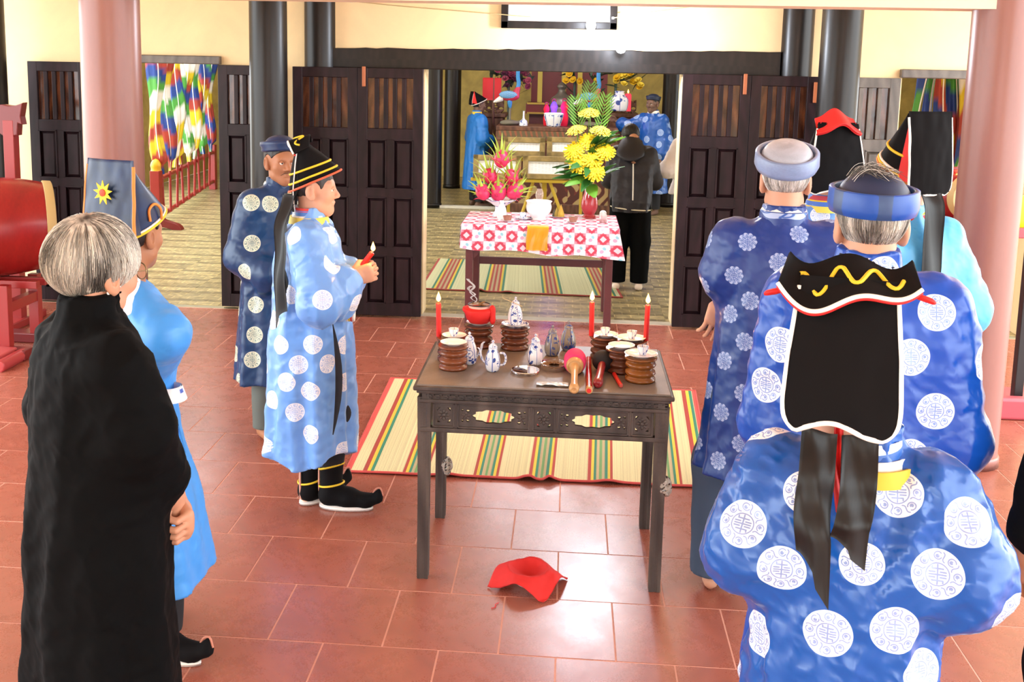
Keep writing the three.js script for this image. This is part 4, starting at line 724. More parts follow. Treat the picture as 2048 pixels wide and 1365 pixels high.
// -- elder with blue turban
{
  const pos = [0.775, -2.78], face = rad(172), h = 1.75;
  const T = roundelTex('#0e4db4', '#e9eefb', '#7fa0de');
  const P = person('grey-haired elder in bright blue robe with large white roundels and blue turban', { pos, face, h, skin: SKIN.pale, head: { yaw: 0.06, pitch: 0.1, shift: [0, -0.03, 0] }, arms: { r: { el: [-0.22, 1.06, -0.02], wr: [-0.1, 1.0, 0.22], grip: true }, l: { el: [0.2, 1.06, 0.0], wr: [0.1, 1.0, 0.22], grip: true } } });
  const r = dress(P, 'robe', { bottom: 0.32, mat: satin(T, 0.3, 0.6), wide: 0.98, deep: 1.0, flare: 0.95, cell: 0.01, seed: 71, wrinkle: 0.008, sleeve: { all: [0.083, 0.08, 0.07, 0.04] }, r: 0.046, spacing: 0.17, roundels: [[1770, 550], [1873, 625], [1822, 715], [1900, 740], [1870, 823], [1945, 810], [1820, 915], [1898, 880], [1560, 690], [1532, 770], [1590, 915], [1940, 640], [1545, 640]] });
  const dots = canvasTex(64, 64, (x) => { x.fillStyle = '#161b33'; x.fillRect(0, 0, 64, 64); x.fillStyle = '#e8e8f0'; for (let i = 0; i < 4; i++) for (let j = 0; j < 2; j++) { x.beginPath(); x.arc(8 + i * 16, 16 + j * 32 - (i % 2) * 8, 4.5, 0, 7); x.fill(); } }, THREE.RepeatWrapping); dots.repeat.set(7, 1.4);
  collar(P, r, 1.335, 0.083, 0.035, satin(T)); collar(P, r, 1.36, 0.07, 0.04, new THREE.MeshStandardMaterial({ map: dots, roughness: 0.8 }), 'inner_collar');
  hair(P, { color: '#d8d4c8', dark: '#4a463f', strands: 2200, len: 0.04, thick: 0.01, line: [-0.08, 0.7], top: 0.055, sd: 12, lift: 0.0028 });
  trousers(P, M_NAVY);
  const tb = canvasTex(512, 64, (x) => { x.fillStyle = '#2d4a78'; x.fillRect(0, 0, 512, 64); x.fillStyle = '#1b4fa8'; for (let i = 0; i < 6; i++) { x.beginPath(); x.arc(30 + i * 92, 40, 34, 0, 7); x.fill(); } }, THREE.RepeatWrapping);
  const t = turban(P, new THREE.MeshPhysicalMaterial({ map: tb, roughness: 0.4 }), { rx: 0.101, rz: 0.118, h: 0.06, y: 0.035, tilt: -0.16, bands: 1, flare: 0.006, crown: false });
  part(t, 'crown', lathe(smoothProfile([[0.93, 0.02], [0.88, 0.05], [0.62, 0.085], [0.28, 0.102], [0, 0.106]], 14), 30).scale(0.096, 1, 0.112).rotateX(-0.16).translate(0, 0.035, -0.008).applyMatrix4(P.headM), mat('#1a2c4c', 0.5));
  part(P.root, 'loose_hair', Array.from({ length: 60 }, () => { const x = rr(0.02, 0.075), y = rr(0.105, 0.125), z = rr(-0.06, -0.01); const c = lin(rnd() < 0.4 ? '#e6e2d8' : '#5c5750'); return paint(new THREE.TubeGeometry(new THREE.CatmullRomCurve3([V(x, y, z), V(x - rr(0.01, 0.02), y + rr(0.018, 0.03), z - 0.012), V(x - rr(0.03, 0.045), y + rr(0.02, 0.034), z - 0.03), V(x - rr(0.055, 0.08), y + rr(0.002, 0.02), z - 0.05)]), 10, 0.0006, 3), () => c).applyMatrix4(P.headM); }), new THREE.MeshStandardMaterial({ vertexColors: true, roughness: 0.5 }), 'loose grey hair on top');
}
// -- the near man with the velvet hat, blue satin robe with shou roundels
{
  const pos = [0.575, -2.03], face = rad(166), h = 1.5;
  const T = roundelTex('#1454a8', '#f0f2fa', '#8aa0d2');
  const P = person('man in shiny blue satin robe with big white roundels and white-edged black velvet hat', { pos, face, h, skin: SKIN.tan, head: { pitch: 0.22, shift: [0.042, 0.015, 0] }, arms: { r: { el: [-0.19, 1.06, -0.03], wr: [-0.1, 0.98, 0.2], grip: true }, l: { el: [0.185, 1.06, -0.03], wr: [0.1, 0.9, 0.22], grip: true } } });
  const r = dress(P, 'robe', { bottom: 0.3, mat: satin(T, 0.24, 0.8), wide: 0.93, deep: 0.98, flare: 0.8, cell: 0.0085, seed: 83, wrinkle: 0.011, sleeve: { all: [0.083, 0.085, 0.07, 0.02] }, fold: [[5, 0.012, 0.2], [9, 0.012, 1.9], [14, 0.006, 0.6]], r: 0.045, spacing: 0.155, roundels: [[1485, 1048], [1563, 1140], [1795, 985], [1938, 1045], [1875, 1150], [1518, 1268], [1655, 1268], [1790, 1262], [1838, 1345], [1725, 1130, 0.9], [1610, 985, 0.9], [1950, 1190], [1470, 1340], [1690, 1365]] });
  collar(P, r, 1.315, 0.11, 0.03, mat('#e0b62c', 0.6), 'collar_trim'); collar(P, r, 1.335, 0.092, 0.024, M_PIPE_WHITE, 'collar_trim'); collar(P, r, 1.35, 0.08, 0.04, satin(T)); collar(P, r, 1.37, 0.077, 0.008, M_PIPE_WHITE, 'collar_trim');
  hair(P, { color: '#2a2523', dark: '#0f0d0c', strands: 0, thick: 0.008, line: [-0.09, 0.7] }); trousers(P, M_NAVY);
  const hh = hat(P, { tilt: 0.0, ridgeY: 0.2, flapW: [0.094, 0.108, 0.115], flapTop: 0.205, flapBottom: -0.1, corner: 0.22, leafW: 0.14, tufts: true, leafRise: 0.03, droop: -0.02, sag: 0.05, borderR: 0.0058, flapOut: 0.035, wave: 0.012, tail: 0.02, stripes: [[0.14, 0.006, M_YELLOW], [0.2, 0.005, M_PIPE_WHITE], [0.36, 0.006, M_YELLOW]] });
  const z = P.L(1.3)[2];
  ribbon(P, hh, [[0.075, 1.34, z - 0.13], [0.075, 1.27, z - 0.165], [0.078, 1.2, z - 0.185], [0.07, 1.13, z - 0.2]], [0.062, 0, 0.012], M_SASH, 0.1);
  ribbon(P, hh, [[0.005, 1.34, z - 0.135], [0.003, 1.27, z - 0.168], [0.006, 1.21, z - 0.19], [0.014, 1.17, z - 0.2]], [0.062, 0, -0.012], M_SASH, 0.06);
  ribbon(P, hh, [[0.042, 1.36, z - 0.12], [0.04, 1.28, z - 0.15], [0.03, 1.2, z - 0.165]], [0.014, 0, 0], M_REDCLOTH, 0.01, 'red_cord');
}
// -- person in black at the edge
{
  const pos = [1.42, -2.68], face = rad(200), h = 1.66;
  const P = person('person in black jacket and trousers beside the pink column, arm hanging', { pos, face, h, skin: SKIN.brown, arms: { l: { el: [0.245, 1.03, -0.02], wr: [0.255, 0.83, 0.03] }, r: { el: [-0.24, 1.03, -0.02], wr: [-0.24, 0.8, 0.03] } } });
  const r = dress(P, 'jacket', { bottom: 0.76, mat: M_BLACKCLOTH, cell: 0.012, seed: 91, sleeve: { all: [0.08, 0.07, 0.058] }, cuff: -0.05 });
  collar(P, r, 1.345, 0.075, 0.04, M_BLACKCLOTH); hair(P, { color: '#2a2523', dark: '#0f0d0c', strands: 0 }); trousers(P, M_BLACKCLOTH, 0.05, [0.115, 0.1, 0.09]);
}
// -- in the hall
{
  const pos = [0.56, -9.55], face = rad(176), h = 1.5;
  const P = person('person in dark hooded jacket and black trousers bowing in the hall', { pos, face, h, lean: 0.55, plain: true, skin: SKIN.tan, head: { pitch: 0.75, shift: [0.03, -0.06, 0.03] }, arms: { l: { el: [0.2, 0.95, 0.25], wr: [0.08, 0.95, 0.45] }, r: { el: [-0.2, 0.95, 0.25], wr: [-0.08, 0.95, 0.45] } } });
  const m = phys('#1a1923', 0.6), r = dress(P, 'jacket', { bottom: 0.74, mat: m, wide: 1.0, cell: 0.013, seed: 95, sleeve: { all: [0.08, 0.075, 0.06] }, keys: [[0.74, 0.18, 0.14], [0.85, 0.19, 0.145], [1.0, 0.195, 0.14], [1.14, 0.195, 0.135], [1.25, 0.18, 0.115], [1.305, 0.15, 0.095], [1.345, 0.1, 0.08], [1.4, 0.08, 0.07]] });
  part(r, 'hood', loft([0, 1, 2, 3, 4, 5].map((j) => ring(0.02, 1.15 + j * 0.04, 0.06 + j * 0.05, [0.06, 0.125, 0.13, 0.115, 0.095, 0.06][j], [0.05, 0.075, 0.085, 0.09, 0.085, 0.06][j], 20))), m, 'dark hood');
  part(r, 'zip_stripe', tube([[-0.01, 1.13, -0.055], [-0.015, 1.0, -0.1], [-0.02, 0.82, -0.155]].map((p) => V(...p)), 0.006, 14, 6), mat('#d9d6cc', 0.6), 'pale stripe down the back');
  part(r, 'hem_stripe', tube(Array.from({ length: 24 }, (_, i) => { const t = i / 24 * 2 * Math.PI; return V(Math.cos(t) * 0.176, 0.735 + 0.012 * Math.cos(t), -0.008 + Math.sin(t) * 0.138); }), 0.006, 48, 6, true), mat('#d9d2b8', 0.6), 'pale hem stripe');
  trousers(P, M_BLACKCLOTH, 0.06, [0.11, 0.095, 0.085]); hair(P, { color: '#141211', dark: '#080707', strands: 0, thick: 0.02, line: [-0.13, 0.35] });
  for (const s of [-1, 1]) part(P.root, 'shoe', nets(blend([capsule([s * 0.1, 0.03, -0.06], [s * 0.1, 0.03, 0.14], 0.036, 0.03)], 0.01), [s * 0.1 - 0.06, 0, -0.12], [s * 0.1 + 0.06, 0.08, 0.2], 0.01), mat('#e6d6c4', 0.6), 'pale shoe');
}
{
  const pos = [1.1, -14.5], face = rad(-38), h = 1.6;
  const P = person('man in patterned blue robe and dark turban reaching towards the altar vase', { pos, face, h, skin: SKIN.dark, arms: { r: { el: [-0.3, 1.16, 0.1], wr: [-0.46, 1.24, 0.18], palm: [0, 0, 1] }, l: { el: [0.22, 0.98, 0], wr: [0.2, 0.76, 0.08] } } });
  const r = dress(P, 'robe', { bottom: 0.3, mat: satin(roundelTex('#1550a0', '#a9c0e2', '#3c6cc0')), cell: 0.015, seed: 97, sleeve: { all: [0.085, 0.09, 0.075, 0.05] }, r: 0.045, spacing: 0.15, roundels: [] });
  collar(P, r, 1.36, 0.075, 0.035, M_PIPE_WHITE); trousers(P, M_NAVY); hair(P, { color: '#222', dark: '#111', strands: 0, thick: 0.006 });
  turban(P, mat('#1b2740', 0.5), { tilt: -0.1, y: 0.05, bands: 2 });
}
{
  const pos = [-1.27, -14.75], face = rad(118), h = 1.52;
  const P = person('man in blue robe and black hat standing beside the altar', { pos, face, h, skin: SKIN.dark, arms: { r: { el: [-0.22, 0.95, 0.0], wr: [-0.08, 0.92, 0.2], grip: true }, l: { el: [0.22, 0.95, 0.0], wr: [0.08, 0.92, 0.2], grip: true } } });
  const r = dress(P, 'robe', { bottom: 0.25, mat: phys('#1b6fc0', 0.5), cell: 0.015, seed: 99, sleeve: { all: [0.08, 0.08, 0.07, 0.05] } });
  collar(P, r, 1.35, 0.075, 0.035, M_YELLOW); hair(P, { color: '#222', dark: '#111', strands: 0, thick: 0.008 }); trousers(P, M_NAVY);
  hat(P, { leaf: false, flapBottom: 0.0, stripes: [], flapW: [0.06, 0.06, 0.06], flapTop: 0.2, ridgeY: 0.2, brimMat: M_PIPE_WHITE, borderR: 0.002 });
}
{
  const pos = [1.17, -10.0], face = rad(188), h = 1.6;
  const P = person('person in white shirt half hidden behind the right door leaf', { pos, face, h, plain: true, skin: SKIN.tan, arms: { l: { el: [0.27, 1.05, -0.05], wr: [0.16, 1.1, 0.12], grip: true }, r: { el: [-0.2, 1.0, 0], wr: [-0.18, 0.8, 0.1] } } });
  const r = dress(P, 'shirt', { bottom: 0.82, mat: mat('#ece4e6', 0.7), cell: 0.014, seed: 103, sleeve: { all: [0.075, 0.075, 0.065] } });
  trousers(P, M_NAVY); hair(P, { color: '#222', dark: '#111', strands: 0 });
}
// ---------------------------------------------------------------- the carved offering table
M.table = new THREE.MeshPhysicalMaterial({ map: woodTex('#38302c', '#5a5048', 11), roughness: 0.5 });
M.tableTop = new THREE.MeshPhysicalMaterial({ map: stained('#7a6f64', 0.28, 6, 256, 44), roughness: 0.5 });
const TOP = 0.79;
{
  const t = thing('offering_table', 'dark carved wooden table with pierced apron holding the tea offerings', 'table', [-0.07, 0, -4.19]);
  const X0 = -0.475, X1 = 0.475, Z0 = -0.31, Z1 = 0.31;
  part(t, 'tabletop', [span(X0, X1, TOP - 0.016, TOP, Z0 - 0.012, Z1 + 0.012, 0.004)], M.tableTop);
  part(t, 'top_moulding', [span(X0 - 0.012, X1 + 0.012, TOP - 0.024, TOP - 0.006, Z0 - 0.024, Z1 + 0.024, 0.006), span(X0, X1, TOP - 0.036, TOP - 0.024, Z0 - 0.012, Z1 + 0.012, 0.004)], M.table);
  part(t, 'frieze', [span(X0 + 0.02, X1 - 0.02, 0.728, TOP - 0.036, Z1 - 0.03, Z1 - 0.004), span(X0 + 0.02, X1 - 0.02, 0.728, TOP - 0.036, Z0 + 0.004, Z0 + 0.03), span(X0 + 0.02, X0 + 0.046, 0.728, TOP - 0.036, Z0, Z1), span(X1 - 0.046, X1 - 0.02, 0.728, TOP - 0.036, Z0, Z1)], M.table);
  const fret = []; for (let i = 0; i < 30; i++) { const x = X0 + 0.035 + i * 0.0305; fret.push(span(x, x + 0.02, 0.744, 0.7475, Z1 - 0.005, Z1 + 0.001), span(x, x + 0.0035, 0.732, 0.7475, Z1 - 0.005, Z1 + 0.001), span(x + 0.01, x + 0.024, 0.732, 0.7355, Z1 - 0.005, Z1 + 0.001), span(x + 0.0205, x + 0.024, 0.732, 0.742, Z1 - 0.005, Z1 + 0.001)); }
  part(t, 'key_fret', fret, M.table).userData.kind = 'stuff';
  part(t, 'rail', span(X0 + 0.01, X1 - 0.01, 0.715, 0.729, Z1 - 0.04, Z1 + 0.004, 0.003), M.table); part(t, 'rail', span(X0 + 0.01, X1 - 0.01, 0.598, 0.616, Z1 - 0.035, Z1 - 0.002, 0.004), M.table);
  for (const x of [-0.326, -0.041, 0.054, 0.329]) part(t, 'divider', span(x - 0.006, x + 0.006, 0.61, 0.72, Z1 - 0.028, Z1 - 0.006, 0.002), M.table);
  part(t, 'rail', span(X0 + 0.01, X1 - 0.01, 0.64, 0.729, Z0, Z0 + 0.03, 0.003), M.table);
  for (const x of [X0 + 0.02, X1 - 0.05]) part(t, 'rail', span(x, x + 0.03, 0.62, 0.729, Z0 + 0.03, Z1 - 0.03, 0.003), M.table);
  // pierced and carved apron cells
  const cells = [[-0.415, -0.33, 0], [-0.322, -0.045, 1], [-0.037, 0.05, 2], [0.058, 0.325, 1], [0.333, 0.415, 0]], y0 = 0.617, y1 = 0.714;
  for (const [a, b, kind] of cells) {
    const w = b - a, h = y1 - y0, cx = (a + b) / 2, cy = (y0 + y1) / 2, s = new THREE.Shape(); s.moveTo(-w / 2, -h / 2); s.lineTo(w / 2, -h / 2); s.lineTo(w / 2, h / 2); s.lineTo(-w / 2, h / 2); s.closePath();
    const hole = (pts) => { const p = new THREE.Path(); pts.forEach(([x, y], i) => i ? p.lineTo(x, y) : p.moveTo(x, y)); p.closePath(); s.holes.push(p); };
    if (kind === 1) {
      hole(Array.from({ length: 40 }, (_, i) => { const q = i / 40 * 2 * Math.PI, k = 1 + 0.07 * Math.cos(q * 10); return [Math.cos(q) * 0.078 * k, Math.sign(Math.sin(q)) * Math.abs(Math.sin(q)) ** 0.8 * 0.027 * k]; }));
      for (const e of [-1, 1]) for (const [x, y, r] of [[0.097, 0.019, 0.008], [0.097, -0.019, 0.008], [0.112, 0.004, 0.006], [0.118, 0.022, 0.006], [0.118, -0.02, 0.006]]) hole(Array.from({ length: 7 }, (_, i) => { const q = i / 7 * 2 * Math.PI; return [e * x + Math.cos(q) * r, y + Math.sin(q) * r * 0.8]; }));
    } else for (const [ex, ey] of [[-1, -1], [1, -1], [1, 1], [-1, 1]]) hole([[ex * 0.012, ey * 0.03], [ex * 0.026, ey * 0.03], [ex * 0.026, ey * 0.014]]);
    part(t, 'apron_panel', boxUV(extrude(s, 0.012, 0.0015, 6).translate(cx, cy, Z1 - 0.024)), M.table);
    const f = 0.007; part(t, 'panel_frame', [span(a, b, y0, y0 + f, Z1 - 0.022, Z1 - 0.004, 0.002), span(a, b, y1 - f, y1, Z1 - 0.022, Z1 - 0.004, 0.002), span(a, a + f, y0, y1, Z1 - 0.022, Z1 - 0.004, 0.002), span(b - f, b, y0, y1, Z1 - 0.022, Z1 - 0.004, 0.002)], M.table);
    if (kind !== 1) { const g = [new THREE.SphereGeometry(0.008, 10, 8).scale(1, 1, 0.6).translate(cx, cy, Z1 - 0.01)]; for (let i = 0; i < 8; i++) { const q = i / 8 * 2 * Math.PI; g.push(new THREE.SphereGeometry(0.0065, 8, 6).scale(1.3, 0.8, 0.6).rotateZ(q).translate(cx + Math.cos(q) * 0.015, cy + Math.sin(q) * 0.015, Z1 - 0.011)); } part(t, 'rosette', g, M.table); }
    else for (const e of [-1, 1]) { const g = []; for (let i = 0; i < 5; i++) { const q = i / 5 * 2 * Math.PI + 0.3; g.push(new THREE.SphereGeometry(0.006, 8, 6).scale(1.4, 0.8, 0.6).rotateZ(q).translate(cx + e * 0.104 + Math.cos(q) * 0.011, cy + Math.sin(q) * 0.011, Z1 - 0.011)); } part(t, 'carved_blossom', g, M.table); }
  }
  for (const [x, z] of [[X0 + 0.028, Z1 - 0.028], [X1 - 0.028, Z1 - 0.028], [X0 + 0.028, Z0 + 0.028], [X1 - 0.028, Z0 + 0.028]]) {
    const g = loft([[0, 0.021], [0.03, 0.022], [0.35, 0.022], [0.58, 0.024], [0.735, 0.026]].map(([y, r]) => { const q = []; for (const [sx, sz] of [[-1, 1], [1, 1], [1, -1], [-1, -1]]) { const nx = sx === -1 && sz === 1 ? [0.35, 0] : sx === 1 && sz === 1 ? [0, -0.35] : sx === 1 ? [-0.35, 0] : [0, 0.35]; q.push(V(x + sx * r, y, z + sz * r), V(x + (sx + nx[0] * 1.4) * r, y, z + (sz + nx[1] * 1.4) * r), V(x + (sx * 0.9 + nx[0] * 2.2) * r, y, z + (sz * 0.9 + nx[1] * 2.2) * r), V(x + (sx * 0.9 + nx[0] * 3.4) * r, y, z + (sz * 0.9 + nx[1] * 3.4) * r), V(x + (sx + nx[0] * 4.2) * r, y, z + (sz + nx[1] * 4.2) * r)); } return q; }));
    const n = g.toNonIndexed(); n.computeVertexNormals(); part(t, 'leg', boxUV(n), M.table);
  }
  for (const [x, y, z] of [[X1 - 0.004, 0.42, Z1 - 0.02], [X0 + 0.055, 0.24, Z0 + 0.04]]) part(t, 'plastic_wrap', nets((a, b, c) => Math.max(Math.hypot((a - x) / 0.9, (b - y) / 1.5, (c - z) / 0.7) - 0.03, -(Math.abs(NO(a * 60, b * 60, c * 60)) - 0.06)), [x - 0.05, y - 0.07, z - 0.05], [x + 0.05, y + 0.07, z + 0.05], 0.006), phys('#cfc8ba', 0.3, { transmission: 0.4 }), 'crumpled plastic scrap');
}
// ---- wares
const G_STAND = lathe([[0, 0], [0.054, 0], [0.057, 0.006], [0.056, 0.014], [0.046, 0.019], [0.05, 0.024], [0.057, 0.032], [0.055, 0.041], [0.043, 0.047], [0.042, 0.052], [0.053, 0.058], [0.058, 0.066], [0.054, 0.074], [0.045, 0.078], [0.047, 0.083], [0.059, 0.086], [0.061, 0.091], [0.059, 0.096], [0, 0.096]], 36);
const standMat = ['#7a4327', '#5f3320', '#6b3c20', '#8a5220'].map((c, i) => new THREE.MeshPhysicalMaterial({ map: stained(c, 0.2, 3, 64, 20 + i), roughness: 0.22 }));
const SH = 0.096;
function stand(label, px, py, m, k = 1) { const p = onLevel(px, py, TOP), o = thing('turned_stand', label, 'stand', [p.x, TOP, p.z]); part(o, 'turned_body', G_STAND.clone().scale(k, 1, k), standMat[m]); return p; }
M.porcelain = phys('#eef0f2', 0.15);
const blueWare = (seed0, density = 1, bg = '#eceff2') => canvasTex(256, 256, (x, w) => { let s = seed0 * 7919 + 13; const r = () => { s = (s * 1103515245 + 12345) & 0x7fffffff; return s / 0x7fffffff; }; x.fillStyle = bg; x.fillRect(0, 0, w, w); x.fillStyle = '#1d3a8c'; x.strokeStyle = '#24459e'; x.lineWidth = 6; for (const y of [14, 236]) { x.beginPath(); x.moveTo(0, y); x.lineTo(w, y); x.stroke(); } for (let i = 0; i < 6; i++) { x.beginPath(); x.moveTo(i * 43, 30); x.lineTo(i * 43, 226); x.lineWidth = 4; x.stroke(); } for (let i = 0; i < 34 * density; i++) { const a = r() * w, b = 30 + r() * 190; x.globalAlpha = 0.55 + 0.45 * r(); x.beginPath(); x.ellipse(a, b, 4 + r() * 12, 3 + r() * 9, r() * 3, 0, 7); x.fill(); if (r() < 0.5) { x.lineWidth = 3; x.beginPath(); x.arc(a, b, 8 + r() * 14, r() * 6, r() * 6); x.stroke(); } } x.globalAlpha = 1; }, THREE.RepeatWrapping);
const wareMat = [0, 1, 2, 3].map((i) => phys('#ffffff', 0.14, { map: blueWare(i + 1, 0.8 + i * 0.3, i > 1 ? '#8d8a80' : '#e4e8ee') }));
function lobed(pts, lobes = 6, depth = 0.06, seg = 48) { const g = lathe(pts, seg), p = g.attributes.position; for (let i = 0; i < p.count; i++) { const a = Math.atan2(p.getZ(i), p.getX(i)), y = p.getY(i), k = 1 - depth * (0.5 + 0.5 * Math.cos(a * lobes)) * sstep(0.005, 0.02, y); p.setX(i, p.getX(i) * k); p.setZ(i, p.getZ(i) * k); } g.computeVertexNormals(); return g; }
const EWER = smoothProfile([[0.0, 0], [0.021, 0.001], [0.03, 0.02], [0.031, 0.04], [0.026, 0.065], [0.018, 0.085], [0.016, 0.092]], 26), LID = smoothProfile([[0.018, 0.091], [0.016, 0.1], [0.008, 0.108], [0.003, 0.112], [0.006, 0.118], [0.0, 0.124]], 16);
function ewer(label, p, m, turn, k = 1, spout = true, y = TOP, kind = 'ewer') {
  const o = thing(kind, label, kind === 'ewer' ? 'teapot' : 'jar', [p.x, y, p.z], turn);
  part(o, 'belly', lobed(EWER).scale(k, k, k), wareMat[m]); part(o, 'lid', lobed(LID, 6, 0.03).scale(k, k, k), wareMat[m]);
  if (spout) { part(o, 'spout', loft([[0.026, 0.03, 0.007], [0.04, 0.042, 0.006], [0.046, 0.06, 0.005], [0.05, 0.082, 0.0045], [0.058, 0.09, 0.004]].map(([x, q, r]) => ring(x * k, q * k, 0, r * k, r * k, 10).map((v) => v))), wareMat[m]); part(o, 'handle', tube([[-0.026, 0.072], [-0.044, 0.07], [-0.05, 0.05], [-0.044, 0.028], [-0.029, 0.024]].map(([x, q]) => V(x * k, q * k, 0)), 0.0045 * k, 16, 8), wareMat[m]); }
  return o;
}
const G_SAUCER = lathe(smoothProfile([[0, 0.002], [0.026, 0.001], [0.03, 0.003], [0.05, 0.012], [0.052, 0.0135], [0.048, 0.0125], [0.03, 0.006], [0, 0.005]], 28), 36), G_CUP = lathe(smoothProfile([[0, 0.001], [0.011, 0], [0.013, 0.006], [0.018, 0.018], [0.0195, 0.029], [0.0185, 0.0295], [0.016, 0.018], [0.01, 0.007], [0, 0.006]], 30), 28);
const blossomTex = canvasTex(128, 64, (x) => { x.fillStyle = '#f3f3f3'; x.fillRect(0, 0, 128, 64); x.fillStyle = '#c65a86'; for (let i = 0; i < 8; i++) { x.beginPath(); x.ellipse(6 + i * 16, 22 + (i % 2) * 10, 5, 3, i, 0, 7); x.fill(); } }, THREE.RepeatWrapping);
M.blossom = phys('#ffffff', 0.15, { map: blossomTex });
M.cupWare = phys('#ffffff', 0.15, { map: blueWare(9, 0.35) });
function saucer(label, p, y, m = M.porcelain, k = 1) { const o = thing('saucer', label, 'saucer', [p.x, y, p.z]); part(o, 'dish', G_SAUCER.clone().scale(k, 1, k), m); }
function cup(label, p, y, m = M.cupWare, k = 1) { const o = thing('tea_cup', label, 'cup', [p.x, y, p.z]); part(o, 'bowl', G_CUP.clone().scale(k, k, k), m); part(o, 'tea', cyl(0.013 * k, 0.015 * k, 0.001, 0, 0.02 * k, 0, 20), phys('#a99a76', 0.1)); }
M.wax = phys('#d8241d', 0.45, { transmission: 0 });
M.flame = new THREE.MeshStandardMaterial({ color: '#ffdf9a', emissive: '#ffb347', emissiveIntensity: 11 });
function candle(label, base, tip, r = 0.0105) {           // base and tip of the wax in space
  const o = thing('candle', label, 'candle', [base.x, base.y, base.z]), d = tip.clone().sub(base), L = d.length();
  o.quaternion.setFromUnitVectors(V(0, 1, 0), d.clone().normalize());
  part(o, 'wax', lathe([[0, 0], [r, 0], [r, L - 0.003], [r * 0.7, L], [0, L - 0.002]], 18), M.wax); part(o, 'wick', cyl(0.0012, 0.001, 0.009, 0, L - 0.003, 0, 6), mat('#201810', 0.9));
  const fl = lathe(smoothProfile([[0, 0], [0.008, 0.008], [0.0095, 0.016], [0.0055, 0.029], [0, 0.043]], 18), 14), up = V(0, 1, 0).applyQuaternion(o.quaternion.clone().invert());
  part(o, 'flame', fl.applyQuaternion(new THREE.Quaternion().setFromUnitVectors(V(0, 1, 0), up)).translate(0, L + 0.004, 0), M.flame, 'small yellow flame');
  const l = new THREE.PointLight('#ffb35a', 0.09, 0, 2); l.position.copy(tip).add(V(0, 0.03, 0.02)); l.castShadow = true; l.name = 'candle_light'; l.shadow.radius = 0.6; scene.add(l); return o;
}
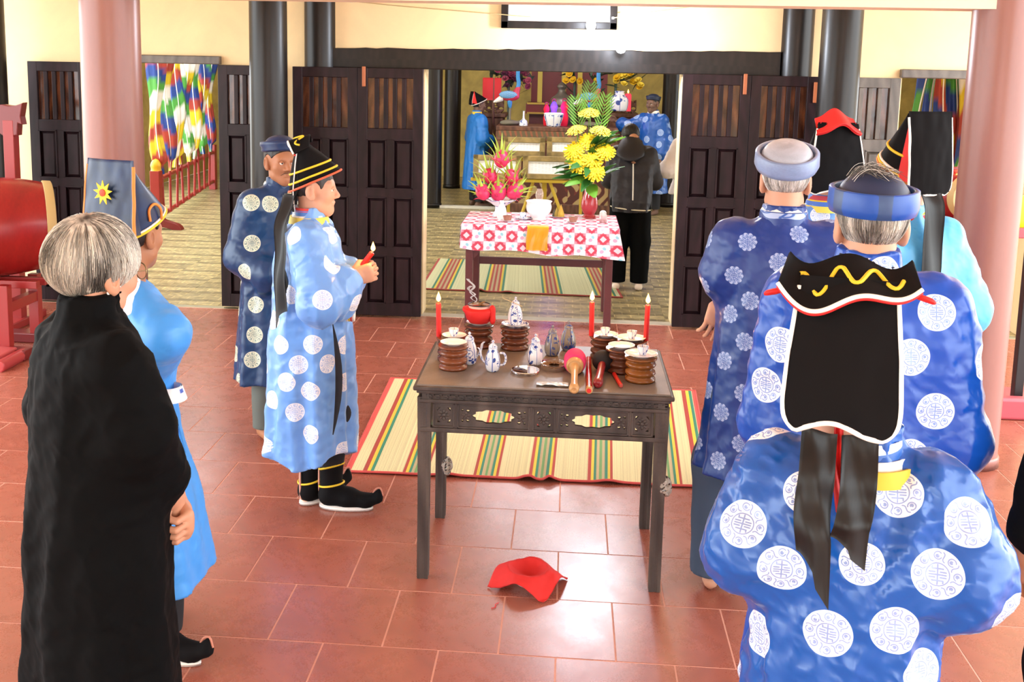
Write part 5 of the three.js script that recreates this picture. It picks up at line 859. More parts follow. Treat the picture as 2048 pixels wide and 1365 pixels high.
// left side
{
  const a = stand('turned brown stand at the table corner under a plain white saucer', 906, 737, 0); saucer('white saucer with a small blue sprig on the corner stand', a, TOP + SH);
  const bTop = onLevel(903, 674, TOP + SH), b = V(bTop.x, TOP, bTop.z); { const o = thing('turned_stand', 'turned stand with candle behind the plain saucer', 'stand', [b.x, TOP, b.z]); part(o, 'turned_body', G_STAND, standMat[1]); }
  saucer('white saucer beside the candle, holding a blue cup', V(b.x + 0.012, 0, b.z + 0.012), TOP + SH, M.porcelain, 0.95); cup('blue and white cup beside the candle left of the red cloth', V(b.x + 0.01, 0, b.z + 0.012), TOP + SH + 0.006, M.cupWare, 1.05);
  const cb = V(b.x - 0.052, TOP + SH, b.z), ct = onDepth(869, 606, cb.z); candle('lit red candle on the stand left of the red-wrapped pot', cb, V(cb.x - 0.003, ct.y, cb.z));
  const c = stand('turned dark stand under the red-wrapped incense pot', 957, 693, 1, 1.05); saucer('white saucer under the red-wrapped incense pot', c, TOP + SH, M.porcelain, 1.05);
  { const o = thing('incense_pot', 'small pot wrapped in red cloth, filled with ash and smouldering wood', 'pot', [c.x, TOP + SH + 0.006, c.z]);
    part(o, 'bowl', lathe(smoothProfile([[0, 0], [0.03, 0.0], [0.05, 0.03], [0.052, 0.055], [0.044, 0.072], [0.05, 0.08], [0.045, 0.08], [0.04, 0.066], [0, 0.064]], 30), 32), phys('#d8d3c8', 0.3)); part(o, 'rim', new THREE.TorusGeometry(0.047, 0.003, 8, 32).rotateX(Math.PI / 2).translate(0, 0.081, 0), mat('#1b1b22', 0.4), 'black rim line');
    part(o, 'cloth_wrap', loft([0, 1, 2, 3, 4, 5].map((j) => ring(0.0, 0.002 + j * 0.0135, 0.002, [0.036, 0.05, 0.058, 0.062, 0.064, 0.06][j], [0.036, 0.05, 0.057, 0.06, 0.06, 0.058][j], 36, (t) => 1 + 0.03 * Math.sin(t * 5 + j) + (j > 3 ? 0.12 * Math.max(0, Math.cos(t - 3.3)) : 0)))), M_REDCLOTH, 'red cloth wrapping');
    part(o, 'cloth_knot', nets(blend([ellipsoid([0.058, 0.06, 0.02], [0.014, 0.026, 0.02]), ellipsoid([0.06, 0.02, 0.028], [0.012, 0.018, 0.014])], 0.02), [0.02, -0.02, -0.02], [0.09, 0.1, 0.06], 0.006), M_REDCLOTH, 'red cloth knot');
    part(o, 'ash', lathe([[0, 0.072], [0.02, 0.072], [0.041, 0.066], [0, 0.066]], 20), mat('#6b5238', 0.95)); for (let i = 0; i < 7; i++) part(o, 'wood_chip', at(box(0.03, 0.004, 0.006, 0, 0, 0), rr(-0.02, 0.02), 0.078 + rr(0, 0.008), rr(-0.02, 0.02), rr(-0.3, 0.3), rr(0, 3), rr(-0.3, 0.3)), mat('#8a6a42', 0.9)); }
  { const sm = phys('#d9dde0', 1, { transmission: 0.86, thickness: 0 }); const o = thing('smoke_wisp', 'thin grey smoke wisp curling up from the incense pot', 'smoke', [c.x - 0.02, TOP + SH + 0.095, c.z]); o.userData.kind = 'stuff';
    part(o, 'wisp', [0, 1].map((k) => sheet((u, v) => V(-0.02 * v + 0.012 * Math.sin(v * 11 + k * 2) + (u - 0.5) * 0.01 * (0.4 + v), v * (0.1 - k * 0.03), 0.008 * Math.cos(v * 9 + k) + (u - 0.5) * 0.006), 3, 22, 0.0006)), sm); }
  const d = stand('turned dark stand under the tall blue and white bottle', 1029, 697, 1, 1.05); saucer('white saucer with blue sprigs under the tall bottle', d, TOP + SH, M.cupWare, 1.12); const big = ewer('tall blue and white lobed bottle with an incense stick on a stand', d, 1, 0.4, 1.0, false, TOP + SH + 0.006, 'jar');
  { const q = thing('incense_stick', 'thin incense stick leaning over the tall bottle', 'incense', [d.x, TOP + SH + 0.1, d.z]); part(q, 'stick', bar([0.03, -0.02, 0.02], [-0.055, 0.014, 0.022], 0.0014), mat('#cdb98a', 0.8)); q.position.y += 0.012; }
  ewer('blue and white ewer with spout and handle, beside the glass lid', onLevel(985, 742, TOP), 0, Math.PI, 1.02); ewer('blue and white ewer half hidden by the corner stand', onLevel(938, 728, TOP), 1, -0.25, 1.08);
  ewer('lidded blue and white jar behind the dish of rolls', onLevel(1070, 730, TOP), 0, 0.2, 1.05, false, TOP, 'jar'); ewer('lidded grey and blue jar, middle of the three jars', onLevel(1104, 711, TOP), 2, 0.8, 1.05, false, TOP, 'jar'); ewer('lidded grey and blue jar beside the pink mallet head', onLevel(1136, 701, TOP), 3, 1.4, 1.05, false, TOP, 'jar');
}
M.glass = new THREE.MeshPhysicalMaterial({ color: '#ffffff', transmission: 1, roughness: 0.04, thickness: 0.004, ior: 1.45 });
{
  const p = onLevel(1051, 745, TOP), o = thing('glass_cover', 'round clear glass lid lying flat beside the ewer', 'lid', [p.x, TOP, p.z]); part(o, 'disc', lathe([[0, 0.009], [0.05, 0.009], [0.055, 0.012], [0.056, 0.001], [0.053, 0.001], [0.052, 0.006], [0, 0.006], [0, 0.009]], 36), M.glass);
  const q = onLevel(1108, 738, TOP), d = thing('glass_dish', 'round glass dish holding rolled cigarettes and ash', 'dish', [q.x, TOP, q.z]); part(d, 'wall', lathe([[0, 0.004], [0.05, 0.004], [0.053, 0.026], [0.056, 0.026], [0.053, 0.001], [0, 0.001], [0, 0.004]], 36), M.glass);
  part(d, 'ash', lathe([[0, 0.012], [0.018, 0.01], [0.024, 0.0045], [0, 0.0045]], 16).translate(-0.018, 0, 0.02), mat('#d8d2c4', 0.95));
  for (let i = 0; i < 20; i++) { const a = i / 20 * 2 * Math.PI, r = 0.034, c = thing('rolled_cigarette', 'short brown leaf roll in the glass dish', 'cigarette', [q.x + Math.cos(a) * r, TOP + 0.0115, q.z + Math.sin(a) * r], -a, 'leaf rolls in the glass dish'); part(c, 'roll', [new THREE.CylinderGeometry(0.0055, 0.006, 0.026, 10, 1, true).rotateZ(Math.PI / 2), new THREE.TorusGeometry(0.0045, 0.0013, 5, 10).rotateY(Math.PI / 2).translate(0.013, 0, 0)], mat('#7d6240', 0.8)); }
  const f = onLevel(1105, 771, TOP), fo = thing('foil_sheet', 'crumpled sheet of silvery plastic lying at the front table edge', 'plastic', [f.x, TOP + 0.002, f.z]); part(fo, 'film', sheet((u, v) => V((u - 0.5) * 0.12, 0.004 + 0.004 * NO(u * 7, v * 7, 3), (v - 0.5) * 0.045), 14, 8, 0.0008), phys('#bcc3c6', 0.15, { metalness: 0.4 }));
}
// right side
{
  const top = (px, py, label, m) => { const p = onLevel(px, py, TOP + SH), o = thing('turned_stand', label, 'stand', [p.x, TOP, p.z]); part(o, 'turned_body', G_STAND.clone().scale(1.03, 1, 1.03), standMat[m]); return p; };
  const a = top(1210, 672, 'turned dark stand with candle behind the black mallet', 1); saucer('white saucer on the stand behind the black mallet', V(a.x + 0.004, 0, a.z + 0.01), TOP + SH, M.blossom, 0.92); cup('cream and blue cup on the stand behind the black mallet', V(a.x + 0.0, 0, a.z + 0.012), TOP + SH + 0.006);
  const ca = V(a.x - 0.056, TOP + SH, a.z + 0.004); candle('lit red candle between the jars and the right-hand stands', ca, V(ca.x - 0.002, onDepth(1180, 604, ca.z).y, ca.z));
  const b = top(1264, 680, 'turned stand with the rightmost candle', 2); saucer('large white saucer beside the rightmost candle', V(b.x - 0.004, 0, b.z + 0.006), TOP + SH, M.porcelain, 1.12); cup('blue and white cup beside the rightmost candle', V(b.x - 0.002, 0, b.z + 0.004), TOP + SH + 0.006, M.cupWare, 1.05);
  const cb = V(b.x + 0.056, TOP + SH, b.z); candle('lit red candle at the far right of the offering table', cb, V(cb.x + 0.002, onDepth(1297, 610, cb.z).y, cb.z));
  const c = top(1243, 696, 'turned dark stand under the saucer with pink flowers', 1); saucer('white saucer with pink flowers on a dark stand', c, TOP + SH, M.blossom, 1.0);
  const d = top(1282, 713, 'glossy amber turned stand at the right front corner', 3); saucer('large white saucer on the amber stand', d, TOP + SH, M.porcelain, 1.22); cup('white cup with blue mark on the amber stand', V(d.x + 0.006, 0, d.z - 0.004), TOP + SH + 0.006, M.cupWare, 1.12);
}
// beaters lying over the front edge
function lying(name, label, category, pa, pb, h0, h1, build) { const a = onLevel(...pa, TOP + h0), b = onLevel(...pb, TOP + h1), o = thing(name, label, category, [a.x, a.y, a.z]), d = b.clone().sub(a); o.quaternion.setFromUnitVectors(V(0, 1, 0), d.clone().normalize()); build(o, d.length()); return o; }
M.paleTurned = phys('#c79a62', 0.3);
lying('wrapped_mallet', 'pale wooden mallet with its head wound in pink cloth', 'mallet', [1150, 722], [1148, 781], 0.04, 0.02, (o, L) => {
  part(o, 'head', lathe(smoothProfile([[0, -0.075], [0.022, -0.068], [0.04, -0.035], [0.043, 0.0], [0.04, 0.03], [0.036, 0.048], [0, 0.05]], 40).map(([r, y], i) => [r + 0.0016 * Math.sin(i * 2.1), y]), 36), mat('#e0356f', 0.7), 'pink cloth winding');
  part(o, 'handle', lathe(smoothProfile([[0.033, 0.046], [0.034, 0.06], [0.03, 0.078], [0.016, 0.092], [0.012, L * 0.72], [0.016, L * 0.86], [0.019, L * 0.95], [0.012, L], [0.004, L - 0.002], [0, L]], 40), 28), M.paleTurned, 'pale turned handle');
});
lying('mallet', 'black round-headed mallet with dark red handle', 'mallet', [1206, 722], [1195, 770], 0.042, 0.016, (o, L) => { part(o, 'head', new THREE.SphereGeometry(0.043, 28, 20).scale(1, 0.95, 1), phys('#1d1b1a', 0.8), 'black padded head'); part(o, 'handle', lathe(smoothProfile([[0.012, 0.034], [0.015, 0.05], [0.014, L * 0.5], [0.015, L * 0.72], [0.019, L * 0.92], [0.013, L], [0, L + 0.001]], 30), 24), phys('#8a2226', 0.3), 'dark red handle'); });
lying('clapper_stick', 'glossy red lacquered stick lying over the table edge', 'stick', [1177, 718], [1178, 782], 0.012, 0.012, (o, L) => { part(o, 'shaft', lathe([[0, 0], [0.0115, 0.002], [0.0125, L * 0.5], [0.0125, L - 0.03]], 20), phys('#a51a17', 0.2)); part(o, 'end', lathe([[0.0125, L - 0.03], [0.014, L - 0.008], [0.0125, L], [0.006, L], [0, L]], 20), M.paleTurned, 'bare wooden end'); part(o, 'tip', cyl(0.009, 0.008, 0.004, 0, L - 0.001, 0, 16), M.wax); });
lying('clapper_stick', 'short orange-red stick lying beside the amber stand', 'stick', [1228, 748], [1242, 772], 0.008, 0.008, (o, L) => { part(o, 'shaft', lathe([[0, 0], [0.0075, 0.001], [0.008, L - 0.01], [0.0075, L], [0, L]], 14), M.wax); part(o, 'end', lathe([[0.0075, L], [0.006, L + 0.004], [0, L + 0.004]], 14), mat('#b8463a', 0.6)); });
// ---------------------------------------------------------------- mats, the red cloth on the floor
function matTex(field, stripes, edge) { return tex(1024, 64, (u, v, x, y) => { let c = field; const e = u < 0.012 || u > 0.988; for (const [a, b, col] of stripes) if (u >= a && u < b) c = col; if (e) c = edge; const weave = e ? 1 : 0.9 + 0.12 * (((x >> 1) % 2) ^ ((y >> 2) % 2)) + 0.16 * NO(x * 0.7, 5, 2) + 0.05 * NO(x * 0.3, y * 0.3, 9); return c.map((q) => q * weave); }); }
{
  const K = [[172, 60, 46], [228, 200, 60], [52, 132, 104], [190, 172, 128], [112, 160, 96]];
  const bands = []; const run = (c, mirror) => { const s = [[0, 0.013, K[0]], [0.013, 0.026, K[1]], [0.026, 0.037, K[2]], [0.037, 0.05, K[3]], [0.05, 0.062, K[4]], [0.062, 0.075, K[3]], [0.075, 0.087, K[2]], [0.087, 0.099, K[1]], [0.099, 0.11, K[0]]]; for (const [a, b, q] of s) bands.push([c - 0.034 + a * 0.62, c - 0.034 + b * 0.62, q]); };
  const half = (c) => { bands.push([c, c + 0.012, K[0]], [c + 0.012, c + 0.022, K[1]], [c + 0.022, c + 0.031, K[2]]); }; half(0.045); run(0.19); run(0.385); run(0.537); run(0.697); run(0.885); half(0.955); 
  const t = matTex([222, 212, 160], bands, [214, 84, 76]);
  const C = [onLevel(782, 760), onLevel(1390, 786), onLevel(1425, 978), onLevel(692, 946)], o = thing('straw_mat', 'cream straw mat with red, yellow and green stripes behind the offering table', 'mat', [0, 0, 0]);
  const f = (u, v) => { const a = C[0].clone().lerp(C[1], u), b = C[3].clone().lerp(C[2], u), p = a.lerp(b, v), e = sstep(0.5, 1, v); const q = (c, w) => Math.exp(-(((u - c) / w) ** 2)); p.y = 0.006 + 0.022 * e * (q(0.505, 0.022) + q(0.56, 0.016)) + 0.01 * e * (q(0.28, 0.03) + q(0.72, 0.03)) + 0.003 * (1 + NO(u * 9, v * 4, 7)); p.z += 0.02 * e * (q(0.53, 0.03)) ; return p; };
  const m = part(o, 'weave', sheet(f, 140, 40, 0.005, (u, v) => [u, v * 9]), new THREE.MeshStandardMaterial({ map: t, roughness: 0.75 }));
  for (const v of [0, 1]) part(o, 'binding', tube(Array.from({ length: 60 }, (_, i) => { const p = f(i / 59, v); p.y += 0.001; return p; }), 0.0065, 120, 6), mat('#d0504a', 0.75), 'red cloth edge binding');
  for (const u of [0, 1]) part(o, 'binding', tube(Array.from({ length: 20 }, (_, i) => { const p = f(u, i / 19); p.y += 0.001; return p; }), 0.0065, 40, 6), mat('#d0504a', 0.75), 'red cloth edge binding');
  const D = [onLevel(877, 519), onLevel(1208, 531), onLevel(1246, 597), onLevel(838, 579)], t2b = []; for (const c of [0.11, 0.37, 0.66, 0.92]) { const w = 0.011; [[2], [1], [0], [3], [0], [3], [0], [1], [2]].forEach(([k], i) => t2b.push([c - 0.05 + i * w, c - 0.05 + (i + 1) * w, K[k].map((x) => x * 0.85)])); }
  const o2 = thing('straw_mat', 'greenish straw mat with dark stripes lying in the inner hall', 'mat'), f2 = (u, v) => { const p = D[0].clone().lerp(D[1], u).lerp(D[3].clone().lerp(D[2], u), v); p.y = 0.006 + 0.02 * v * v * (Math.exp(-(((u - 0.3) / 0.02) ** 2)) + 0.5 * Math.exp(-(((u - 0.44) / 0.02) ** 2))) + 0.002 * (1 + NO(u * 8, v * 3, 2)); return p; };
  part(o2, 'weave', sheet(f2, 80, 20, 0.005, (u, v) => [u, v * 7]), new THREE.MeshStandardMaterial({ map: matTex([186, 190, 150], t2b, [150, 60, 55]), roughness: 0.75 }));
  part(o2, 'binding', tube(Array.from({ length: 50 }, (_, i) => f2(i / 49, 1)), 0.007, 100, 6), mat('#96423c', 0.8), 'red edge binding');
}
{
  const p = onLevel(1056, 1168), o = thing('floor_bowl', 'white bowl on the floor covered with a red cloth before the table', 'bowl', [p.x, 0, p.z]);
  part(o, 'bowl', lathe(smoothProfile([[0, 0.002], [0.04, 0.001], [0.055, 0.02], [0.075, 0.055], [0.078, 0.06], [0.07, 0.052], [0.045, 0.015], [0, 0.012]], 30), 32), phys('#d9dde0', 0.2));
  const R = 0.078; const g = sheet((u, v) => { const x = (u - 0.5) * 0.27, z = (v - 0.5) * 0.25, a = 0.42, X = x * Math.cos(a) - z * Math.sin(a), Z = x * Math.sin(a) + z * Math.cos(a), d = Math.hypot(X, Z), th = Math.atan2(Z, X), fold = 0.012 * Math.sin(th * 4 + 0.6) * sstep(0.05, 0.13, d); let y; if (d < R) y = 0.028 + 0.042 * (d / R) ** 2; else y = 0.07 - (d - R) * 0.62 + fold; const k = d < R ? 1 : 1 - (d - R) * 1.1; return V(X * k, Math.max(0.006, y + 0.003 * NO(X * 40, 2, Z * 40)), Z * k); }, 44, 44, 0.0025);
  part(o, 'red_cloth', g, mat('#d5231d', 0.75), 'square red cloth draped over the bowl');
  const th = onLevel(990, 1212), t = thing('thread_scrap', 'scrap of red thread on the tiles beside the red cloth', 'thread', [th.x, 0.002, th.z]); part(t, 'strand', tube([[0.012, 0, -0.02], [0.0, 0.001, 0], [0.004, 0, 0.012], [-0.012, 0, 0.026]].map((q) => V(...q)), 0.0016, 14, 5), M_REDCLOTH);
}
// candle in the hand of the man in pale blue
{ const a = onDepth(704, 556, -4.43), b = onDepth(745, 505, -4.43); candle('lit red candle held in the hands of the man in pale blue', a.clone().addScaledVector(b.clone().sub(a), -0.35), b, 0.0115); }
// ---------------------------------------------------------------- the cloth-covered table in the doorway
M.maroon = new THREE.MeshPhysicalMaterial({ map: stained('#5a2a2b', 0.2, 4, 128, 61), roughness: 0.4 });
M.brownWood = new THREE.MeshPhysicalMaterial({ map: woodTex('#4a2c20', '#74503a', 31), roughness: 0.5 });
M.gold = mat('#b99a45', 0.45, { metalness: 0.4 });
const CT = 0.78, CX0 = -0.775, CX1 = 0.375, CZ0 = -8.66, CZ1 = -7.95;
{
  const t = thing('side_table', 'maroon wooden table with shaped brackets standing in the main doorway', 'table', [0, 0, 0]);
  part(t, 'tabletop', span(CX0 + 0.01, CX1 - 0.01, CT - 0.035, CT - 0.006, CZ0, CZ1, 0.004), M.maroon);
  for (const [x, z] of [[CX0 + 0.045, CZ1 - 0.05], [CX1 - 0.05, CZ1 - 0.05], [CX0 + 0.045, CZ0 + 0.05], [CX1 - 0.05, CZ0 + 0.05]]) part(t, 'leg', span(x - 0.028, x + 0.028, 0, CT - 0.035, z - 0.028, z + 0.028, 0.005), M.maroon);
  part(t, 'stretcher', span(CX0 + 0.06, CX1 - 0.06, 0.36, 0.42, CZ0 + 0.035, CZ0 + 0.065, 0.004), M.maroon);
  for (const [x, s] of [[CX0 + 0.073, 1], [CX1 - 0.078, -1]]) { const q = new THREE.Shape(); q.moveTo(0, 0); q.lineTo(0.17 * s, 0); q.bezierCurveTo(0.15 * s, -0.05, 0.13 * s, -0.04, 0.12 * s, -0.09); q.bezierCurveTo(0.09 * s, -0.1, 0.08 * s, -0.15, 0.05 * s, -0.16); q.bezierCurveTo(0.03 * s, -0.22, 0.01 * s, -0.2, 0, -0.24); q.closePath(); part(t, 'bracket', boxUV(extrude(q, 0.02, 0.002).translate(x, CT - 0.04, CZ1 - 0.06)), M.maroon); }
  const pat = canvasTex(256, 256, (x) => { x.fillStyle = '#f6e9ee'; x.fillRect(0, 0, 256, 256); for (const [i, j] of [[0, 0], [1, 1]]) { x.save(); x.translate(64 + i * 128, 64 + j * 128); x.fillStyle = '#d2556a'; x.fillRect(-60, -60, 120, 120); x.fillStyle = '#e88fa4'; for (let k = 0; k < 4; k++) { x.rotate(Math.PI / 2); x.fillRect(-60, -60, 26, 26); } x.rotate(Math.PI / 4); x.fillStyle = '#c23c55'; x.fillRect(-52, -52, 104, 104); x.fillStyle = '#f4cdd8'; x.fillRect(-26, -26, 52, 52); x.restore(); } for (const [i, j] of [[1, 0], [0, 1]]) { x.save(); x.translate(64 + i * 128, 64 + j * 128); x.fillStyle = '#e7a4c4'; x.beginPath(); x.ellipse(-12, -12, 22, 20, 0.4, 0, 7); x.fill(); x.fillStyle = '#8fc9da'; x.beginPath(); x.ellipse(14, 22, 16, 20, 0.6, 0, 7); x.fill(); x.restore(); } x.strokeStyle = '#dd8fb0'; x.lineWidth = 3; for (const k of [0, 128, 256]) { x.strokeRect(0, k, 256, 0); x.strokeRect(k, 0, 0, 256); } }, THREE.RepeatWrapping);
  const mm = new THREE.MeshStandardMaterial({ map: pat, roughness: 0.55 }), c = thing('tablecloth', 'white tablecloth printed with red and pink squares', 'tablecloth', [0, 0, 0]);
  const drop = (u) => 0.175 + 0.05 * u + 0.01 * Math.sin(u * 14), W = CX1 - CX0 + 0.03, D = CZ1 - CZ0 + 0.02, total = (u) => D + drop(u);
  const f = (u, v) => { const d = v * total(u), x = CX0 - 0.015 + u * W; if (d < D) return V(x, CT + 0.001 + 0.001 * NO(u * 14, d * 12, 4), CZ0 - 0.01 + d); const q = d - D; return V(x + (q * 0.22 * (u > 0.9 ? (u - 0.9) * 10 : 0)) - q * 0.05 * (u < 0.1 ? (0.1 - u) * 10 : 0), CT - q, CZ1 + 0.014 + 0.012 * Math.sin(u * 24) * q * 4 + q * 0.06); };
  part(c, 'cloth', sheet(f, 90, 60, 0.003, (u, v) => [u * W / 0.17, v * total(u) / 0.17]), mm);
  for (const [x, s] of [[CX0 - 0.015, -1], [CX1 + 0.015, 1]]) part(c, 'side_drop', sheet((u, v) => V(x + s * (0.004 + 0.01 * v), CT - v * 0.16, CZ0 - 0.01 + u * D), 30, 10, 0.003, (u, v) => [u * D / 0.17, v]), mm);
  const y = thing('yellow_cloth', 'golden yellow satin cloth hanging over the front of the printed tablecloth', 'cloth', [0, 0, 0]), a = onDepth(1054, 455, CZ1 + 0.03), b = onDepth(1097, 455, CZ1 + 0.03);
  part(y, 'satin', sheet((u, v) => { const x = lerp(a.x, b.x, u), q = v * 0.26; if (q < 0.08) return V(x, CT + 0.005, CZ1 - 0.055 + q); return V(x + 0.004 * Math.sin(v * 6), CT + 0.005 - (q - 0.08), CZ1 + 0.03 + 0.012 * (0.5 + 0.5 * Math.sin(u * 11 + v * 4)) * Math.min(1, (q - 0.08) * 9)); }, 22, 30, 0.003), phys('#d39a14', 0.28, { sheen: 0.3, sheenColor: new THREE.Color('#ffe9a0') }));
}
// fruit on a footed bowl
{
  const p = onLevel(1000, 434, CT), o = thing('footed_bowl', 'blue and white footed fruit bowl on the printed tablecloth', 'bowl', [p.x, CT + 0.003, p.z]);
  part(o, 'bowl', lathe(smoothProfile([[0, 0.085], [0.04, 0.085], [0.09, 0.115], [0.128, 0.135], [0.124, 0.14], [0.08, 0.125], [0.03, 0.1], [0, 0.098]], 30), 40), phys('#ffffff', 0.15, { map: blueWare(21, 0.9) })); part(o, 'foot', lathe(smoothProfile([[0, 0.0], [0.06, 0.0], [0.058, 0.02], [0.042, 0.05], [0.04, 0.088]], 24), 32), phys('#ffffff', 0.15, { map: blueWare(22, 0.7) }));
  const fruitM = phys('#d8315f', 0.4), leafM = phys('#a9c24a', 0.5);
  const skin = new THREE.SphereGeometry(0.056, 24, 18).scale(1, 1.25, 1), scale0 = (L, w) => loft([0, 1, 2, 3, 4].map((j) => { const t = j / 4; return ring(0, L * t, 0.35 * L * t * t, w * (1 - t * 0.95), 0.004 * (1 - t * 0.8), 8); }));
  const spots = [[1003, 318, 1.05, 0.1, 1], [980, 352, 1, 0.5, 1], [1023, 355, 1, -0.4, 1], [966, 384, 1.05, 0.9, 0], [997, 384, 1.12, 0.0, 0], [1030, 383, 1.05, -0.9, 0]];
  for (const [px, py, k, tilt, long] of spots) {
    const z = p.z + (long ? 0.0 : 0.035) - (px === 980 || px === 1023 ? 0.02 : 0), q = onDepth(px, py, z), d = thing('dragon_fruit', 'ripe pink dragon fruit with green-tipped scales in the fruit bowl', 'fruit', [q.x, q.y, z], 0, 'dragon fruits piled in the footed bowl'); d.rotation.z = tilt; d.rotation.y = rnd() * 6;
    part(d, 'flesh', skin.clone().scale(k, k, k), fruitM);
    for (let i = 0; i < 18; i++) { const a = i * 2.4, y = -0.04 + 0.1 * i / 17, r = 0.054 * Math.sqrt(Math.max(0.05, 1 - (y / 0.07) ** 2)), L = (0.045 + 0.06 * i / 17) * (long ? 1.4 : 1) * k; const g = scale0(L, 0.014); g.rotateX(0.85 - 0.75 * i / 17).rotateY(Math.PI / 2 - a).translate(Math.cos(a) * r * k, y * k, Math.sin(a) * r * k); part(d, 'scale_leaf', g, i < 5 ? fruitM : leafM); }
  }
}
// flowers in the red and white vase
{
  const p = onLevel(1178, 436, CT), o = thing('flower_vase', 'red and white drip-glazed vase on the printed tablecloth', 'vase', [p.x, CT + 0.003, p.z]);
  const glaze = tex(128, 128, (u, v) => { const drip = 0.58 + 0.09 * Math.sin(u * 44) * Math.sin(u * 19 + 1) + 0.04 * Math.sin(u * 90); return v > drip ? [236, 238, 246] : [172, 54, 62]; });
  part(o, 'body', lathe(smoothProfile([[0, 0.0], [0.05, 0.0], [0.05, 0.012], [0.04, 0.025], [0.062, 0.07], [0.067, 0.11], [0.058, 0.16], [0.042, 0.205], [0.04, 0.235], [0.046, 0.25], [0.04, 0.248], [0.034, 0.2], [0, 0.19]], 40), 36), phys('#ffffff', 0.15, { map: glaze }));
  const petal = (L, w, lift) => { const g = new THREE.BufferGeometry(), P = [], I = []; for (let j = 0; j <= 3; j++) { const t = j / 3, r = L * t, y = lift * L * (t - 0.5 * t * t * 1.6), ww = w * (0.5 + 1.1 * t * (1.25 - t)); P.push(-ww, y + 0.002, r, 0, y - 0.001, r, ww, y + 0.002, r); } for (let j = 0; j < 3; j++) for (let k = 0; k < 2; k++) { const a = j * 3 + k; I.push(a, a + 3, a + 4, a, a + 4, a + 1); } g.setAttribute('position', new THREE.Float32BufferAttribute(P, 3)); g.setIndex(I); g.computeVertexNormals(); return g; };
  const mum = (r) => { const l = []; for (let q = 0; q < 5; q++) { const n = 22 - q * 3; for (let i = 0; i < n; i++) l.push(petal(r * (1 - q * 0.17) * rr(0.9, 1.08), 0.0085, 0.15 + q * 0.42).rotateY(i / n * 2 * Math.PI + q * 0.4 + rr(-0.1, 0.1)).translate(0, q * 0.006, 0)); } l.push(new THREE.SphereGeometry(r * 0.2, 10, 8).translate(0, 0.03, 0)); return merge(l); };
  const head = [mum(0.09), mum(0.085)], yel = [phys('#f0d51a', 0.6), phys('#f3e35a', 0.6)], stemM = mat('#5f8a35', 0.6), leafM = phys('#2f6b2a', 0.4), frondM = phys('#639a2c', 0.45);
  const spots = [[1178, 228, 1], [1153, 262, 1], [1201, 264, 1], [1177, 284, 0], [1149, 303, 0], [1210, 305, 0], [1160, 330, 0], [1186, 322, 0], [1189, 346, 0]];
  const rim = V(p.x, CT + 0.25, p.z);
  spots.forEach(([px, py, m], i) => { const z = p.z + 0.03 + 0.03 * (i % 3) + (i > 5 ? 0.06 : 0), c = onDepth(px, py, z), f = thing('chrysanthemum', m ? 'pale yellow chrysanthemum high in the vase arrangement' : 'bright yellow chrysanthemum low in the vase arrangement', 'flower', [c.x, c.y, c.z], 0, m ? 'pale chrysanthemums in the vase' : 'bright chrysanthemums in the vase'); const h = part(f, 'bloom', head[i % 2].clone().rotateX(m ? 0.35 : 0.9).rotateZ((p.x - c.x) * 2.5), yel[m]); part(f, 'stem', tube([[0, -0.01, 0], [(rim.x - c.x) * 0.3, (rim.y - c.y) * 0.4, -0.05], [rim.x - c.x, rim.y - c.y, rim.z - c.z]].map((q) => V(...q)), 0.004, 10, 6), stemM); });
  const leafG = (L, w) => sheet((u, v) => V((u - 0.5) * 2 * w * Math.sin(Math.PI * Math.min(1, v * 0.92 + 0.06)) ** 0.8, L * v, 0.4 * L * v * v + 0.12 * w * Math.abs(u - 0.5) * 2), 4, 10, 0.0015);
  const spray = thing('leaf_spray', 'broad dark green leaves spreading round the rim of the red and white vase', 'leaves', [rim.x, rim.y, rim.z]);
  for (let i = 0; i < 44; i++) { const a = i * 2.399, up = 0.25 + 0.9 * ((i * 0.618) % 1); part(spray, 'leaf', leafG(rr(0.2, 0.29), rr(0.032, 0.05)).rotateY(rr(-0.8, 0.8)).rotateX(1.85 - up * 1.25).rotateY(a).translate(0, 0.02 + 0.3 * ((i * 0.37) % 1) * (i > 14 ? 1 : 0.2), 0), i % 5 === 0 ? frondM : leafM); }
  for (const [tx, ty, bx, by, lab] of [[1182, 165, 1176, 240, 'tall green palm frond standing upright at the back of the arrangement'], [1150, 192, 1160, 268, 'green palm frond leaning left behind the chrysanthemums'], [1213, 188, 1198, 266, 'green palm frond leaning right behind the chrysanthemums']]) {
    const z = p.z - 0.02, A = onDepth(bx, by, z), B = onDepth(tx, ty, z), f = thing('palm_frond', lab, 'palm leaf', [A.x, A.y, A.z]), d = B.clone().sub(A), n = 10; part(f, 'midrib', bar(rim.clone().sub(A), d, 0.004, 0.0015), frondM);
    const side = V(d.y, -d.x, 0).normalize();
    for (let i = 0; i < n; i++) for (const s of [-1, 1]) { const t = i / n, b0 = d.clone().multiplyScalar(t), L = 0.13 * Math.sin(Math.PI * (0.22 + 0.7 * t)) , tip = b0.clone().addScaledVector(side, s * L * 0.62).addScaledVector(d.clone().normalize(), L * 0.85).add(V(0, 0, 0.02)); part(f, 'leaflet', sheet((u, v) => b0.clone().lerp(tip, v).addScaledVector(d.clone().normalize(), (u - 0.5) * 0.022 * Math.sin(Math.PI * (v * 0.9 + 0.07))), 2, 5, 0.001), frondM); }
  }
}
